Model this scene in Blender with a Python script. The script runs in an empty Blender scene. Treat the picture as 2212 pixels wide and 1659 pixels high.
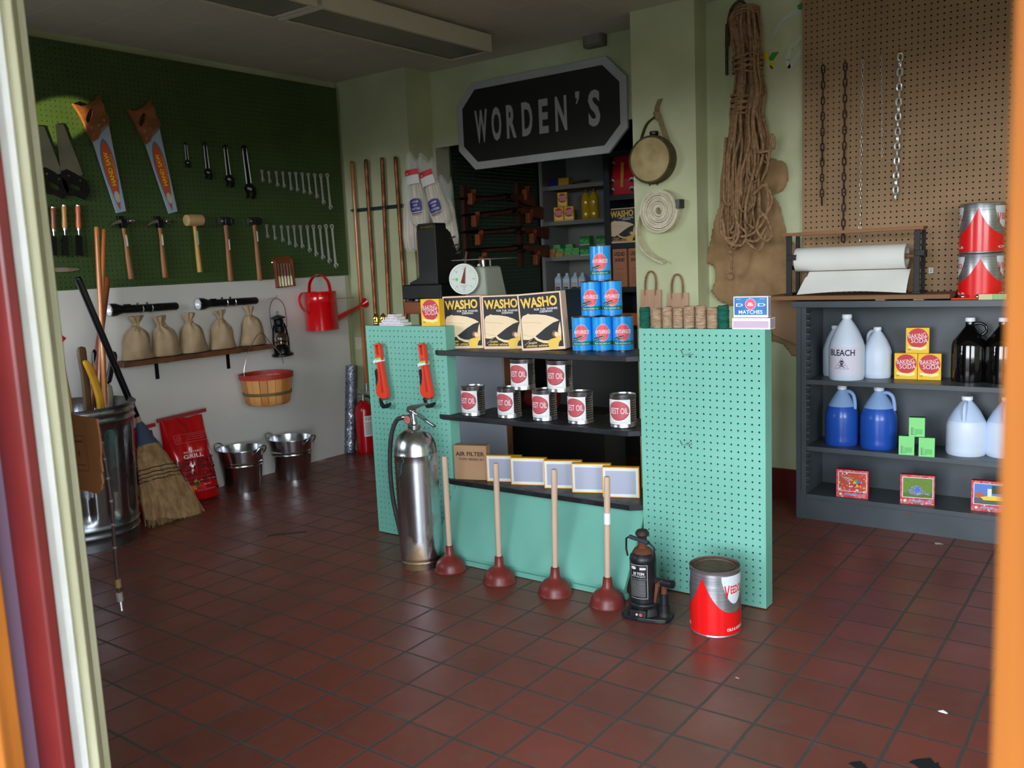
import bpy, bmesh, math, random
from mathutils import Vector, Matrix, noise
random.seed(7)
PI = math.pi
SC = bpy.context.scene
COL = SC.collection

# ---------------------------------------------------------------- camera
CAMH, FPX, YAW, PITCH, ROLL = 1.25, 1910.69, .63909, .137875, -.044469
_f = Vector((-math.sin(YAW)*math.cos(PITCH), math.cos(YAW)*math.cos(PITCH), -math.sin(PITCH)))
_r = Vector((math.cos(YAW), math.sin(YAW), 0)); _u = _r.cross(_f)
CR = _r*math.cos(ROLL) + _u*math.sin(ROLL); CU = _u*math.cos(ROLL) - _r*math.sin(ROLL); CF = _f
cam = bpy.data.cameras.new('camera'); camo = bpy.data.objects.new('camera', cam); COL.objects.link(camo)
cam.sensor_width = 36; cam.lens = 36*FPX/2212; cam.clip_start = .02; cam.clip_end = 200
mw = Matrix((CR, CU, -CF)).transposed().to_4x4(); mw.translation = (0, 0, CAMH); camo.matrix_world = mw
SC.camera = camo
cam.dof.use_dof = True; cam.dof.focus_distance = 3.4; cam.dof.aperture_fstop = 5.0

def at(px, py, ax, v):
    """world point where the sight line through photo pixel px,py meets the plane ax = v"""
    d = CR*((px-1106)/FPX) - CU*((py-829.5)/FPX) + CF
    k = 'xyz'.index(ax); c = Vector((0, 0, CAMH))
    return c + d*((v-c[k])/d[k])
def stand(px, py, z, r=0):
    p = at(px, py, 'z', z); h = Vector((p.x, p.y, 0)).normalized()
    return Vector((p.x, p.y, z)) + h*r

# ---------------------------------------------------------------- light
SC.view_settings.view_transform = 'Standard'; SC.view_settings.look = 'None'
SC.view_settings.exposure = 0.0; SC.view_settings.gamma = 1; SC.view_settings.use_curve_mapping = False
w = bpy.data.worlds.new('sky'); SC.world = w; w.use_nodes = True
bgn = w.node_tree.nodes['Background']; bgn.inputs[0].default_value = (.80, .90, 1, 1); bgn.inputs[1].default_value = 17.0
_n = w.node_tree.nodes; _l = w.node_tree.links; _tc = _n.new('ShaderNodeTexCoord'); _sp = _n.new('ShaderNodeSeparateXYZ'); _rp = _n.new('ShaderNodeValToRGB')
_l.new(_tc.outputs['Generated'], _sp.inputs[0]); _mr = _n.new('ShaderNodeMapRange'); _mr.inputs[1].default_value = -.2; _mr.inputs[2].default_value = .8; _l.new(_sp.outputs['Z'], _mr.inputs[0]); _l.new(_mr.outputs[0], _rp.inputs[0])
_e = _rp.color_ramp.elements; _e[0].position = .18; _e[0].color = (.10, .10, .09, 1); _e[1].position = 1; _e[1].color = (.14, .20, .28, 1)
for _p, _c in ((.205, (.95, .97, 1, 1)), (.34, (.85, .93, 1, 1)), (.5, (.42, .50, .60, 1))): _k = _e.new(_p); _k.color = _c
_l.new(_rp.outputs[0], bgn.inputs[0])
SC.cycles.max_bounces = 8; SC.cycles.diffuse_bounces = 5; SC.cycles.glossy_bounces = 4; SC.cycles.transmission_bounces = 6
SC.cycles.transparent_max_bounces = 12; SC.cycles.caustics_reflective = False; SC.cycles.caustics_refractive = False
SC.cycles.sample_clamp_indirect = 6
def area(name, loc, rot, sx, sy, power, col=(1, 1, 1), portal=False):
    l = bpy.data.lights.new(name, 'AREA'); l.shape = 'RECTANGLE'; l.size = sx; l.size_y = sy; l.energy = power; l.color = col
    if portal: l.cycles.is_portal = True
    o = bpy.data.objects.new(name, l); o.location = loc; o.rotation_euler = rot; COL.objects.link(o); return o
area('door_portal', (-.78, .66, 1.12), (PI/2, 0, 0), 1.5, 2.3, 1, portal=True)
area('side_window_portal', (-3.65, .66, 1.4), (PI/2, 0, 0), 1.2, 1.2, 1, portal=True)
area('window_portal', (1.40, .66, 1.3), (PI/2, 0, 0), 1.8, 1.8, 1, portal=True)

# ---------------------------------------------------------------- materials
def lin(c):
    return tuple(((x/255)/12.92 if x/255 <= .04045 else ((x/255+.055)/1.055)**2.4) for x in c) + (1,)
MATS = {}
def mat(name, c, rough=.5, metal=0, c2=None, scale=8, st=(1, 1, 1), lo=.35, hi=.65, bump=0, bscale=None, trans=0, alpha=1, ior=1.45, coat=0, rough2=None, em=0):
    if name in MATS: return MATS[name]
    m = bpy.data.materials.new(name); m.use_nodes = True; nt = m.node_tree; N = nt.nodes; L = nt.links
    b = N['Principled BSDF']; b.inputs['Base Color'].default_value = lin(c); b.inputs['Roughness'].default_value = rough
    b.inputs['Metallic'].default_value = metal; b.inputs['IOR'].default_value = ior
    if trans: b.inputs['Transmission Weight'].default_value = trans
    if alpha < 1: b.inputs['Alpha'].default_value = alpha
    if coat: b.inputs['Coat Weight'].default_value = coat; b.inputs['Coat Roughness'].default_value = .08
    if em: b.inputs['Emission Color'].default_value = lin(c); b.inputs['Emission Strength'].default_value = em
    if c2 or bump or rough2 is not None:
        tc = N.new('ShaderNodeTexCoord'); mp = N.new('ShaderNodeMapping'); mp.inputs['Scale'].default_value = st
        L.new(tc.outputs['Object'], mp.inputs[0])
        nz = N.new('ShaderNodeTexNoise'); nz.inputs['Scale'].default_value = scale; nz.inputs['Detail'].default_value = 5; L.new(mp.outputs[0], nz.inputs['Vector'])
        rp = N.new('ShaderNodeMapRange'); rp.inputs[1].default_value = lo; rp.inputs[2].default_value = hi; L.new(nz.outputs['Fac'], rp.inputs[0])
        if c2:
            mx = N.new('ShaderNodeMix'); mx.data_type = 'RGBA'; mx.inputs[6].default_value = lin(c); mx.inputs[7].default_value = lin(c2)
            L.new(rp.outputs[0], mx.inputs[0]); L.new(mx.outputs[2], b.inputs['Base Color'])
        if rough2 is not None:
            r2 = N.new('ShaderNodeMapRange'); r2.inputs[3].default_value = rough; r2.inputs[4].default_value = rough2
            L.new(rp.outputs[0], r2.inputs[0]); L.new(r2.outputs[0], b.inputs['Roughness'])
        if bump:
            bz = nz
            if bscale:
                bz = N.new('ShaderNodeTexNoise'); bz.inputs['Scale'].default_value = bscale; bz.inputs['Detail'].default_value = 3; L.new(mp.outputs[0], bz.inputs['Vector'])
            bp = N.new('ShaderNodeBump'); bp.inputs['Strength'].default_value = bump; bp.inputs['Distance'].default_value = .004
            L.new(bz.outputs['Fac'], bp.inputs['Height']); L.new(bp.outputs[0], b.inputs['Normal'])
    MATS[name] = m; return m
def grid_mat(name, c, c2, line, sx, sy, ox, oy, gw, rough, linerough, ax='XY', wear=None, bump=.3, coat=0):
    """square tiles with joints, a random tone per tile and worn patches"""
    m = bpy.data.materials.new(name); m.use_nodes = True; nt = m.node_tree; N = nt.nodes; L = nt.links
    b = N['Principled BSDF']
    tc = N.new('ShaderNodeTexCoord'); sp = N.new('ShaderNodeSeparateXYZ'); L.new(tc.outputs['Object'], sp.inputs[0])
    wn = N.new('ShaderNodeTexNoise'); wn.inputs['Scale'].default_value = 9; wn.inputs['Detail'].default_value = 4; L.new(tc.outputs['Object'], wn.inputs['Vector'])
    def mth(op, a, c=None, d=None):
        n = N.new('ShaderNodeMath'); n.operation = op
        for i, v in enumerate((a, c, d)):
            if v is None: continue
            if isinstance(v, (int, float)): n.inputs[i].default_value = v
            else: L.new(v, n.inputs[i])
        return n.outputs[0]
    outs = []; cells = []
    for k, s, o in ((ax[0], sx, ox), (ax[1], sy, oy)):
        wob = mth('MULTIPLY', mth('SUBTRACT', wn.outputs['Fac'], .5), .006)
        t = mth('DIVIDE', mth('SUBTRACT', mth('ADD', sp.outputs[k], wob), o), s)
        fr = mth('FRACT', t); cells.append(mth('FLOOR', t))
        outs.append(mth('MULTIPLY', mth('ABSOLUTE', mth('SUBTRACT', mth('FRACT', mth('ADD', fr, .5)), .5)), s))
    d = mth('MINIMUM', outs[0], outs[1])
    mk = N.new('ShaderNodeMapRange'); mk.inputs[1].default_value = gw*.35; mk.inputs[2].default_value = gw*.65; L.new(d, mk.inputs[0])
    cb = N.new('ShaderNodeCombineXYZ'); L.new(cells[0], cb.inputs[0]); L.new(cells[1], cb.inputs[1])
    rn = N.new('ShaderNodeTexWhiteNoise'); rn.noise_dimensions = '2D'; L.new(cb.outputs[0], rn.inputs['Vector'])
    n2 = N.new('ShaderNodeTexNoise'); n2.inputs['Scale'].default_value = 3.2; n2.inputs['Detail'].default_value = 8; n2.inputs['Roughness'].default_value = .65; L.new(tc.outputs['Object'], n2.inputs['Vector'])
    f = mth('ADD', mth('MULTIPLY', rn.outputs['Value'], .4), mth('MULTIPLY', mth('SUBTRACT', n2.outputs['Fac'], .3), 1.5))
    m1 = N.new('ShaderNodeMix'); m1.data_type = 'RGBA'; m1.inputs[6].default_value = lin(c); m1.inputs[7].default_value = lin(c2); L.new(f, m1.inputs[0])
    m2 = N.new('ShaderNodeMix'); m2.data_type = 'RGBA'; m2.inputs[6].default_value = lin(line); L.new(m1.outputs[2], m2.inputs[7]); L.new(mk.outputs[0], m2.inputs[0])
    last = m2.outputs[2]
    if wear:
        n3 = N.new('ShaderNodeTexNoise'); n3.inputs['Scale'].default_value = 14; n3.inputs['Detail'].default_value = 9; L.new(tc.outputs['Object'], n3.inputs['Vector'])
        k3 = N.new('ShaderNodeMapRange'); k3.inputs[1].default_value = .56; k3.inputs[2].default_value = .8; k3.inputs[4].default_value = .5; L.new(n3.outputs['Fac'], k3.inputs[0])
        m3 = N.new('ShaderNodeMix'); m3.data_type = 'RGBA'; m3.inputs[7].default_value = lin(wear); L.new(last, m3.inputs[6]); L.new(k3.outputs[0], m3.inputs[0]); last = m3.outputs[2]
    L.new(last, b.inputs['Base Color'])
    rr = N.new('ShaderNodeMapRange'); rr.inputs[1].default_value = .3; rr.inputs[2].default_value = .7; rr.inputs[3].default_value = rough; rr.inputs[4].default_value = rough+.16; L.new(n2.outputs['Fac'], rr.inputs[0])
    r2 = N.new('ShaderNodeMix'); r2.data_type = 'FLOAT'; r2.inputs[2].default_value = linerough; L.new(mk.outputs[0], r2.inputs[0]); L.new(rr.outputs[0], r2.inputs[3]); L.new(r2.outputs[0], b.inputs['Roughness'])
    hh = mth('ADD', mk.outputs[0], mth('MULTIPLY', n2.outputs['Fac'], .7))
    bp = N.new('ShaderNodeBump'); bp.inputs['Strength'].default_value = bump; bp.inputs['Distance'].default_value = .002; L.new(hh, bp.inputs['Height']); L.new(bp.outputs[0], b.inputs['Normal'])
    MATS[name] = m; return m
M = mat
WHITE = M('white_print', (235, 235, 235), .6); BLACK = M('black_print', (22, 22, 24), .55)
WRS = M('bright_tool_steel', (226, 229, 232), .3, .65); GLASSP = M('window_glass', (240, 246, 246), .02, alpha=.07); LENS = M('bright_reflector', (236, 238, 240), .35, .3); STEEL = M('polished_steel', (200, 202, 205), .22, 1); CHROME = M('chrome', (225, 228, 232), .08, 1)
DKSTEEL = M('dark_steel', (60, 62, 66), .38, 1); GALV = M('galvanised_steel', (168, 174, 180), .3, 1, (120, 126, 134), 9, rough2=.45)
BLKPL = M('black_plastic', (16, 16, 18), .35); BLKPAINT = M('black_paint', (24, 25, 30), .45, c2=(44, 45, 52), scale=30, lo=.5, hi=.8)
TEAL = M('teal_paint', (124, 190, 170), .55, c2=(116, 182, 162), scale=3); GREENB = M('dark_green_board', (66, 88, 46), .5, c2=(58, 80, 40), scale=3)
TAN = M('brown_hardboard', (160, 128, 92), .6, c2=(146, 116, 82), scale=4); PANELW = M('white_board', (222, 219, 211), .5, c2=(214, 212, 205), scale=2)
PAINT = M('mottled_green_paint', (208, 212, 172), .7, c2=(172, 178, 134), scale=1.8, lo=.35, hi=.7, bump=.1, bscale=40)
WOODL = M('pale_wood', (206, 176, 140), .55, c2=(176, 140, 104), scale=14, st=(1, 1, .08)); WOODM = M('brown_wood', (120, 76, 46), .5, c2=(82, 50, 30), scale=12, st=(.08, 1, 1), bump=.2)
WOODH = M('hammer_handle_wood', (186, 132, 86), .5, c2=(150, 98, 60), scale=16, st=(1, 1, .08)); WOODR = M('reddish_wood', (138, 80, 50), .4, c2=(116, 54, 28), scale=18, st=(.2, 1, 1))
VARN = M('varnished_pine', (152, 88, 30), .7, c2=(104, 56, 20), scale=22, st=(1, 1, .05), bump=.15, ior=1.2)
COPPER = M('copper_pipe', (160, 100, 66), .38, .8, (116, 72, 48), 14, rough2=.55); BRASS = M('brass', (214, 176, 84), .14, 1)
JUTE = M('jute_cord', (176, 140, 98), .9, c2=(132, 100, 66), scale=60, bump=.5); BURLAP = M('burlap_cloth', (166, 134, 96), .95, c2=(140, 110, 76), scale=10, bump=.5, bscale=500)
SACK = M('sack_cloth', (184, 158, 124), .95, c2=(160, 134, 104), scale=9, bump=.5, bscale=450)
RED = M('glossy_red_paint', (206, 14, 20), .2, coat=.6); KRAFT = M('kraft_paper', (188, 148, 112), .8, c2=(178, 138, 104), scale=6)
REDM = M('matt_red_print', (200, 22, 30), .45); YEL = M('yellow_card', (246, 196, 24), .5); RUBBER = M('red_brown_rubber', (126, 48, 40), .38, c2=(110, 40, 34), scale=9)
CARDW = M('white_card', (238, 236, 232), .6); GREY = M('grey_enamel', (78, 84, 88), .38, c2=(68, 74, 78), scale=5); DKGREY = M('dark_grey_paint', (40, 44, 50), .45)

# ---------------------------------------------------------------- mesh builder
def frame_of(d):
    d = Vector(d).normalized(); up = Vector((0, 0, 1)) if abs(d.z) < .95 else Vector((1, 0, 0))
    a = d.cross(up).normalized(); return a, d.cross(a).normalized(), d
class MB:
    def __init__(s): s.V = []; s.F = []; s.I = []; s.S = []; s.m = []; s.T = Matrix()
    def put(s, vs, fs, mt, sm=False):
        if mt not in s.m: s.m.append(mt)
        i = s.m.index(mt); o = len(s.V); T = s.T
        s.V += [tuple(T @ Vector(v)) for v in vs]; s.F += [tuple(k+o for k in f) for f in fs]
        s.I += [i]*len(fs); s.S += [sm]*len(fs); return s
    def box(s, c, d, mt, R=None):
        x, y, z = d[0]/2, d[1]/2, d[2]/2; c = Vector(c)
        vs = [Vector((a*x, b*y, e*z)) for a in (-1, 1) for b in (-1, 1) for e in (-1, 1)]
        if R is not None: vs = [R @ v for v in vs]
        return s.put([v+c for v in vs], [(0, 1, 3, 2), (4, 6, 7, 5), (0, 4, 5, 1), (2, 3, 7, 6), (0, 2, 6, 4), (1, 5, 7, 3)], mt)
    def bb(s, x0, x1, y0, y1, z0, z1, mt): return s.box(((x0+x1)/2, (y0+y1)/2, (z0+z1)/2), (abs(x1-x0), abs(y1-y0), abs(z1-z0)), mt)
    def cyl(s, a, b, r0, mt, r1=None, n=16, caps=True, sm=True):
        a = Vector(a); b = Vector(b); r1 = r0 if r1 is None else r1; p, q, _ = frame_of(b-a)
        vs = []
        for c, r in ((a, r0), (b, r1)):
            vs += [c + p*(r*math.cos(2*PI*k/n)) + q*(r*math.sin(2*PI*k/n)) for k in range(n)]
        fs = [(k, (k+1) % n, n+(k+1) % n, n+k) for k in range(n)]
        s.put(vs, fs, mt, sm)
        if caps: s.put(vs, [tuple(range(n))[::-1], tuple(range(n, 2*n))], mt)
        return s
    def lathe(s, prof, mt, n=32, c=(0, 0, 0), ax='z', sx=1, sy=1, fn=None):
        vs = []; fs = []; c = Vector(c); R = {'z': Matrix.Identity(3), 'x': Matrix(((0, 0, 1), (0, 1, 0), (-1, 0, 0))), 'y': Matrix(((1, 0, 0), (0, 0, 1), (0, -1, 0)))}[ax]
        for r, z in prof:
            for k in range(n):
                t = 2*PI*k/n; v = Vector((r*sx*math.cos(t), r*sy*math.sin(t), z))
                if fn: v = fn(v, t, r, z)
                vs.append(R @ v + c)
        for j in range(len(prof)-1):
            for k in range(n):
                a = j*n+k; b = j*n+(k+1) % n; fs.append((a, b, b+n, a+n))
        s.put(vs, fs, mt, True)
        r0_, r1_ = prof[0][0], prof[-1][0]; ring = math.dist(prof[0], prof[-1]) < .03 and len(prof) > 3
        for j, (r, z) in ((0, prof[0]), (len(prof)-1, prof[-1])):
            if min(r0_, r1_) > .002 and not ring: s.put(vs[j*n:(j+1)*n], [tuple(range(n))], mt)
        return s
    def tube(s, pts, r, mt, n=8, flat=1, closed=False):
        pts = [Vector(p) for p in pts]; N = len(pts); vs = []; a = None
        for i, p in enumerate(pts):
            if closed: d = pts[(i+1) % N]-pts[i-1]
            else: d = pts[min(i+1, N-1)]-pts[max(i-1, 0)]
            d = d.normalized() if d.length > 1e-9 else Vector((0, 0, 1))
            if a is None: a = frame_of(d)[0]
            a = (a - d*a.dot(d)); a = a.normalized() if a.length > 1e-6 else frame_of(d)[0]
            b = d.cross(a); rr = r[i] if isinstance(r, (list, tuple)) else r
            vs += [p + a*(rr*math.cos(2*PI*k/n)) + b*(rr*flat*math.sin(2*PI*k/n)) for k in range(n)]
        fs = []
        for i in range(N if closed else N-1):
            o = i*n; o2 = ((i+1) % N)*n
            fs += [(o+k, o+(k+1) % n, o2+(k+1) % n, o2+k) for k in range(n)]
        s.put(vs, fs, mt, True)
        if not closed: s.put(vs[:n], [tuple(range(n))], mt); s.put(vs[-n:], [tuple(range(n))], mt)
        return s
    def ribbon(s, pts, wv, th, mt):
        """flat strap: points, width vector, thickness"""
        pts = [Vector(p) for p in pts]; wv = Vector(wv)/2; vs = []
        for i, p in enumerate(pts):
            d = (pts[min(i+1, len(pts)-1)]-pts[max(i-1, 0)]).normalized(); nn = d.cross(wv).normalized()*(th/2)
            vs += [p-wv-nn, p+wv-nn, p+wv+nn, p-wv+nn]
        fs = [(4*i+k, 4*i+(k+1) % 4, 4*i+4+(k+1) % 4, 4*i+4+k) for i in range(len(pts)-1) for k in range(4)]
        fs += [(0, 1, 2, 3), tuple(4*(len(pts)-1)+k for k in range(4))]
        return s.put(vs, fs, mt, True)
    def prism(s, poly, y0, y1, mt, sm=False):
        """polygon in the XZ plane extruded along Y"""
        n = len(poly); vs = [(p[0], y0, p[1]) for p in poly]+[(p[0], y1, p[1]) for p in poly]
        return s.put(vs, [tuple(range(n)), tuple(range(n, 2*n))[::-1]]+[(k, (k+1) % n, n+(k+1) % n, n+k) for k in range(n)], mt, sm)
    def slab(s, poly, z0, z1, mt):
        n = len(poly); vs = [(p[0], p[1], z0) for p in poly]+[(p[0], p[1], z1) for p in poly]
        return s.put(vs, [tuple(range(n)), tuple(range(n, 2*n))[::-1]]+[(k, (k+1) % n, n+(k+1) % n, n+k) for k in range(n)], mt)
    def flat(s, poly, mt, y=0): return s.put([(p[0], y, p[1]) for p in poly], [tuple(range(len(poly)))], mt)
    def disc(s, cx, cz, rx, rz, mt, y=0, n=28): return s.flat([(cx+rx*math.cos(2*PI*k/n), cz+rz*math.sin(2*PI*k/n)) for k in range(n)], mt, y)
    def rect(s, x0, x1, z0, z1, mt, y=0): return s.flat([(x0, z0), (x1, z0), (x1, z1), (x0, z1)], mt, y)
    def line(s, pts, wd, mt, y=0):
        for a, b in zip(pts, pts[1:]):
            d = Vector((b[0]-a[0], b[1]-a[1])); d = d.normalized() if d.length else Vector((1, 0)); nn = Vector((-d.y, d.x))*wd/2
            s.flat([(a[0]+nn.x, a[1]+nn.y), (a[0]-nn.x, a[1]-nn.y), (b[0]-nn.x, b[1]-nn.y), (b[0]+nn.x, b[1]+nn.y)], mt, y)
        return s
    def ball(s, c, r, mt, n=20, m=12, sc=(1, 1, 1)):
        vs = []; c = Vector(c)
        for j in range(m+1):
            t = PI*j/m
            for k in range(n):
                u = 2*PI*k/n; vs.append(c+Vector((r*sc[0]*math.sin(t)*math.cos(u), r*sc[1]*math.sin(t)*math.sin(u), r*sc[2]*math.cos(t))))
        return s.put(vs, [(j*n+k, j*n+(k+1) % n, (j+1)*n+(k+1) % n, (j+1)*n+k) for j in range(m) for k in range(n)], mt, True)
    def text(s, t, h, cx, cz, mt, w=None, y=0, rot=0, sp=1, off=0, shear=0, arc=0):
        """lettering of cap height h centred at cx,cz, squeezed to width w"""
        vs, fs = glyphs(t, sp, off, shear); k = h/.73
        x0 = min(v[0] for v in vs); x1 = max(v[0] for v in vs); kx = (w/(x1-x0)) if w else k
        c, q = math.cos(rot), math.sin(rot); out = []
        for v in vs:
            a = (v[0]-(x0+x1)/2)*kx; b = (v[1]-.365)*k + arc*(a/((x1-x0)*kx/2))**2*h
            out.append((cx+a*c-b*q, y, cz+a*q+b*c))
        return s.put(out, fs, mt)
    def bend(s, R, step=.1):
        """wrap the flat XZ artwork round a cylinder of radius R about Z (x = arc length, front = -Y)"""
        xs = [v[0] for v in s.V]; bm = bmesh.new()
        vv = [bm.verts.new(v) for v in s.V]
        for f, i in zip(s.F, s.I):
            try: g = bm.faces.new([vv[k] for k in f]); g.material_index = i
            except ValueError: pass
        st = R*step; k = math.ceil(min(xs)/st)
        while k*st < max(xs):
            bmesh.ops.bisect_plane(bm, geom=bm.verts[:]+bm.edges[:]+bm.faces[:], plane_co=(k*st, 0, 0), plane_no=(1, 0, 0)); k += 1
        bm.verts.index_update()
        s.V = []; s.F = []; s.I = []; s.S = []
        for v in bm.verts:
            a = v.co.x/R; r = R-v.co.y; s.V.append((r*math.sin(a), -r*math.cos(a), v.co.z))
        for f in bm.faces: s.F.append(tuple(v.index for v in f.verts)); s.I.append(f.material_index); s.S.append(True)
        bm.free(); return s
    def build(s, name, parent=None, bevel=0, sub=0, fix=True, kind=None, loc=None, ang=40, label=None):
        me = bpy.data.meshes.new(name); me.from_pydata(s.V, [], s.F)
        for m_ in s.m: me.materials.append(m_)
        me.polygons.foreach_set('material_index', s.I); me.polygons.foreach_set('use_smooth', s.S)
        if fix and len(s.F) < 20000:
            bm = bmesh.new(); bm.from_mesh(me); bmesh.ops.recalc_face_normals(bm, faces=bm.faces); bm.to_mesh(me); bm.free()
        if any(s.S): me.set_sharp_from_angle(angle=math.radians(ang))
        me.update(); o = bpy.data.objects.new(name, me); COL.objects.link(o)
        if bevel:
            b = o.modifiers.new('bevel', 'BEVEL'); b.width = bevel; b.segments = 2; b.limit_method = 'ANGLE'; b.angle_limit = math.radians(50)
        if sub: b = o.modifiers.new('subdivision', 'SUBSURF'); b.levels = sub; b.render_levels = sub
        if parent: o.parent = parent
        if kind: o['kind'] = kind
        if loc is not None: o.location = loc
        if label: o['label'] = label
        return o
GC = {}
def glyphs(t, sp=1, off=0, shear=0):
    k = (t, sp, off, shear)
    if k not in GC:
        cu = bpy.data.curves.new('lettering', 'FONT'); cu.body = t; cu.size = 1; cu.space_character = sp; cu.offset = off; cu.shear = shear; cu.resolution_u = 3
        o = bpy.data.objects.new('lettering', cu); me = o.to_mesh()
        GC[k] = ([tuple(v.co) for v in me.vertices], [tuple(p.vertices) for p in me.polygons]); o.to_mesh_clear()
        bpy.data.objects.remove(o); bpy.data.curves.remove(cu)
    return GC[k]
def thing(name, label, cat, loc=(0, 0, 0), rz=0, group=None, rx=0, ry=0):
    o = bpy.data.objects.new(name, None); COL.objects.link(o); o.empty_display_size = .05
    o.location = loc; o.rotation_euler = (rx, ry, rz); o['label'] = label; o['category'] = cat
    if group: o['group'] = group
    return o
def tag(o, label, cat, group=None, kind=None, loc=None, rz=0, rx=0, ry=0):
    o['label'] = label; o['category'] = cat
    if group: o['group'] = group
    if kind: o['kind'] = kind
    if loc is not None: o.location = loc; o.rotation_euler = (rx, ry, rz)
    return o
def dup(r, loc, rz=0, label=None, group=None, rx=0, ry=0, scale=1):
    n = r.copy(); COL.objects.link(n); n.location = loc; n.rotation_euler = (rx, ry, rz); n.scale = (scale,)*3
    if label: n['label'] = label
    if group: n['group'] = group
    for ch in r.children:
        c = ch.copy(); COL.objects.link(c); c.parent = n
        for g in ch.children: d = g.copy(); COL.objects.link(d); d.parent = c
    return n
def struct(mb, name, **k): return mb.build(name, kind='structure', **k)
def arc(cx, cy, r, a0, a1, n=12, ry=None):
    return [(cx+r*math.cos(math.radians(a0+(a1-a0)*k/n)), cy+(ry or r)*math.sin(math.radians(a0+(a1-a0)*k/n))) for k in range(n+1)]
def spline(pts, n=8):
    P = [Vector(p) for p in pts]; P = [P[0]*2-P[1]]+P+[P[-1]*2-P[-2]]; out = []
    for i in range(1, len(P)-2):
        for k in range(n):
            t = k/n; a, b, c, d = P[i-1:i+3]
            out.append(.5*((2*b)+(-a+c)*t+(2*a-5*b+4*c-d)*t*t+(-a+3*b-3*c+d)*t**3))
    out.append(P[-2]); return out
def pegboard(name, u0, u1, v0, v1, mt, parent, hu0, hv0, nu, nv, s=.0254, r=.0034, d=.0055, back=None, loc=None, rz=0, gap=.01):
    """board in local XZ, front y=0, with a grid of real drilled holes"""
    mb = MB(); h = s/2; V = []; F = []
    for i in range(nu):
        for j in range(nv):
            cx = hu0+i*s; cz = hv0+j*s; o = len(V)
            V += [(cx-h, 0, cz-h), (cx+h, 0, cz-h), (cx+h, 0, cz+h), (cx-h, 0, cz+h)]
            oc = [(cx+r*math.cos(PI/8+PI/4*k), cz+r*math.sin(PI/8+PI/4*k)) for k in range(8)]
            V += [(x, 0, z) for x, z in oc]+[(x, d, z) for x, z in oc]
            c = [o+4+k for k in range(8)]   # 0: right-up, 1: up-right ... ccw from +x
            F += [(o+2, o+3, c[2], c[1]), (o+3, o, c[4], c[3]), (o, o+1, c[6], c[5]), (o+1, o+2, c[0], c[7]), (o+2, c[1], c[0]), (o+3, c[3], c[2]), (o, c[5], c[4]), (o+1, c[7], c[6])]
            F += [(o+4+k, o+4+(k+1) % 8, o+12+(k+1) % 8, o+12+k) for k in range(8)]
    mb.put(V, F, mt)
    a0, a1, b0, b1 = hu0-h, hu0+(nu-.5)*s, hv0-h, hv0+(nv-.5)*s
    for x0, x1, z0, z1 in ((u0, a0, v0, v1), (a1, u1, v0, v1), (a0, a1, v0, b0), (a0, a1, b1, v1)):
        if x1 > x0 and z1 > z0: mb.rect(x0, x1, z0, z1, mt)
    for x in (u0, u1): mb.put([(x, 0, v0), (x, d, v0), (x, d, v1), (x, 0, v1)], [(0, 1, 2, 3)], mt)
    for z in (v0, v1): mb.put([(u0, 0, z), (u0, d, z), (u1, d, z), (u1, 0, z)], [(0, 1, 2, 3)], mt)
    if back: mb.bb(u0, u1, d+gap, d+gap+.004, v0, v1, back)
    o = mb.build(name, parent, fix=False, loc=loc); o.rotation_euler = (0, 0, rz); return o
# ================================================================ THE SETTING
XW, XB = -4.50, -4.46           # left wall, face of the boards on it
YP, YL, YR, ZC = 4.235, 4.47, 4.30, 2.47
b = MB(); b.bb(-4.7, 2.6, .55, 6.9, -.1, 0, grid_mat('quarry_tile', (148, 76, 61), (120, 66, 55), (86, 78, 74), .160, .1612, -1.3125, 1.974, .009, .27, .6, wear=(128, 102, 88), bump=.3)); struct(b, 'floor')
b = MB(); b.bb(-45, 45, -14, .55, -.16, -.005, M('concrete_pavement', (150, 148, 142), .9, c2=(128, 126, 120), scale=5)); struct(b, 'trim_1')
CEIL = grid_mat('ceiling_tile', (212, 206, 190), (202, 196, 180), (226, 221, 206), .305, .305, -3.26, 2.77, .004, .8, .8, bump=.15)
b = MB(); b.bb(-4.7, 2.6, .6, 4.75, ZC, ZC+.08, CEIL); struct(b, 'ceiling')
b = MB(); b.bb(XW-.12, XW, .6, YP+.4, 0, ZC, PAINT); struct(b, 'wall_left')
b = MB(); b.bb(XW, -3.87, YP, YL+.13, 0, ZC, PAINT); struct(b, 'wall_back_left')
b = MB(); b.bb(-3.87, -2.25, YL, YL+.13, 2.02, ZC, PAINT); struct(b, 'wall_back')
b = MB(); b.bb(-2.25, -1.90, 4.165, YL+.13, 0, ZC, PAINT); struct(b, 'wall_back_pier')
b = MB(); b.bb(-1.90, 2.6, YR, YR+.3, 0, ZC, PAINT)
YELL = M('yellow_mural_paint', (220, 200, 40), .7); LEAF = M('green_mural_paint', (60, 150, 60), .7); WSTR = M('white_mural_paint', (196, 206, 186), .7); BRN = M('brown_mural_paint', (110, 80, 50), .7)
def RW(px, py): p = at(px, py, 'y', YR-.002); return (p.x, p.z)
def mural(pts, mt): b.flat([RW(*p) for p in pts], mt, YR-.002)
mural([(1650, 112), (1657, 110), (1661, 120), (1660, 130), (1652, 132), (1647, 122)], YELL); mural([(1660, 135), (1675, 133), (1674, 142), (1664, 145)], YELL)
mural([(1661, 125), (1668, 113), (1683, 112), (1676, 122), (1670, 131), (1662, 131)], LEAF); mural([(1662, 140), (1668, 143), (1671, 150), (1665, 148)], BRN)
mural([(1722, 12), (1736, 2), (1736, 22), (1724, 20)], LEAF); mural([(1728, 0), (1736, -6), (1736, 4)], YELL)
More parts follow.
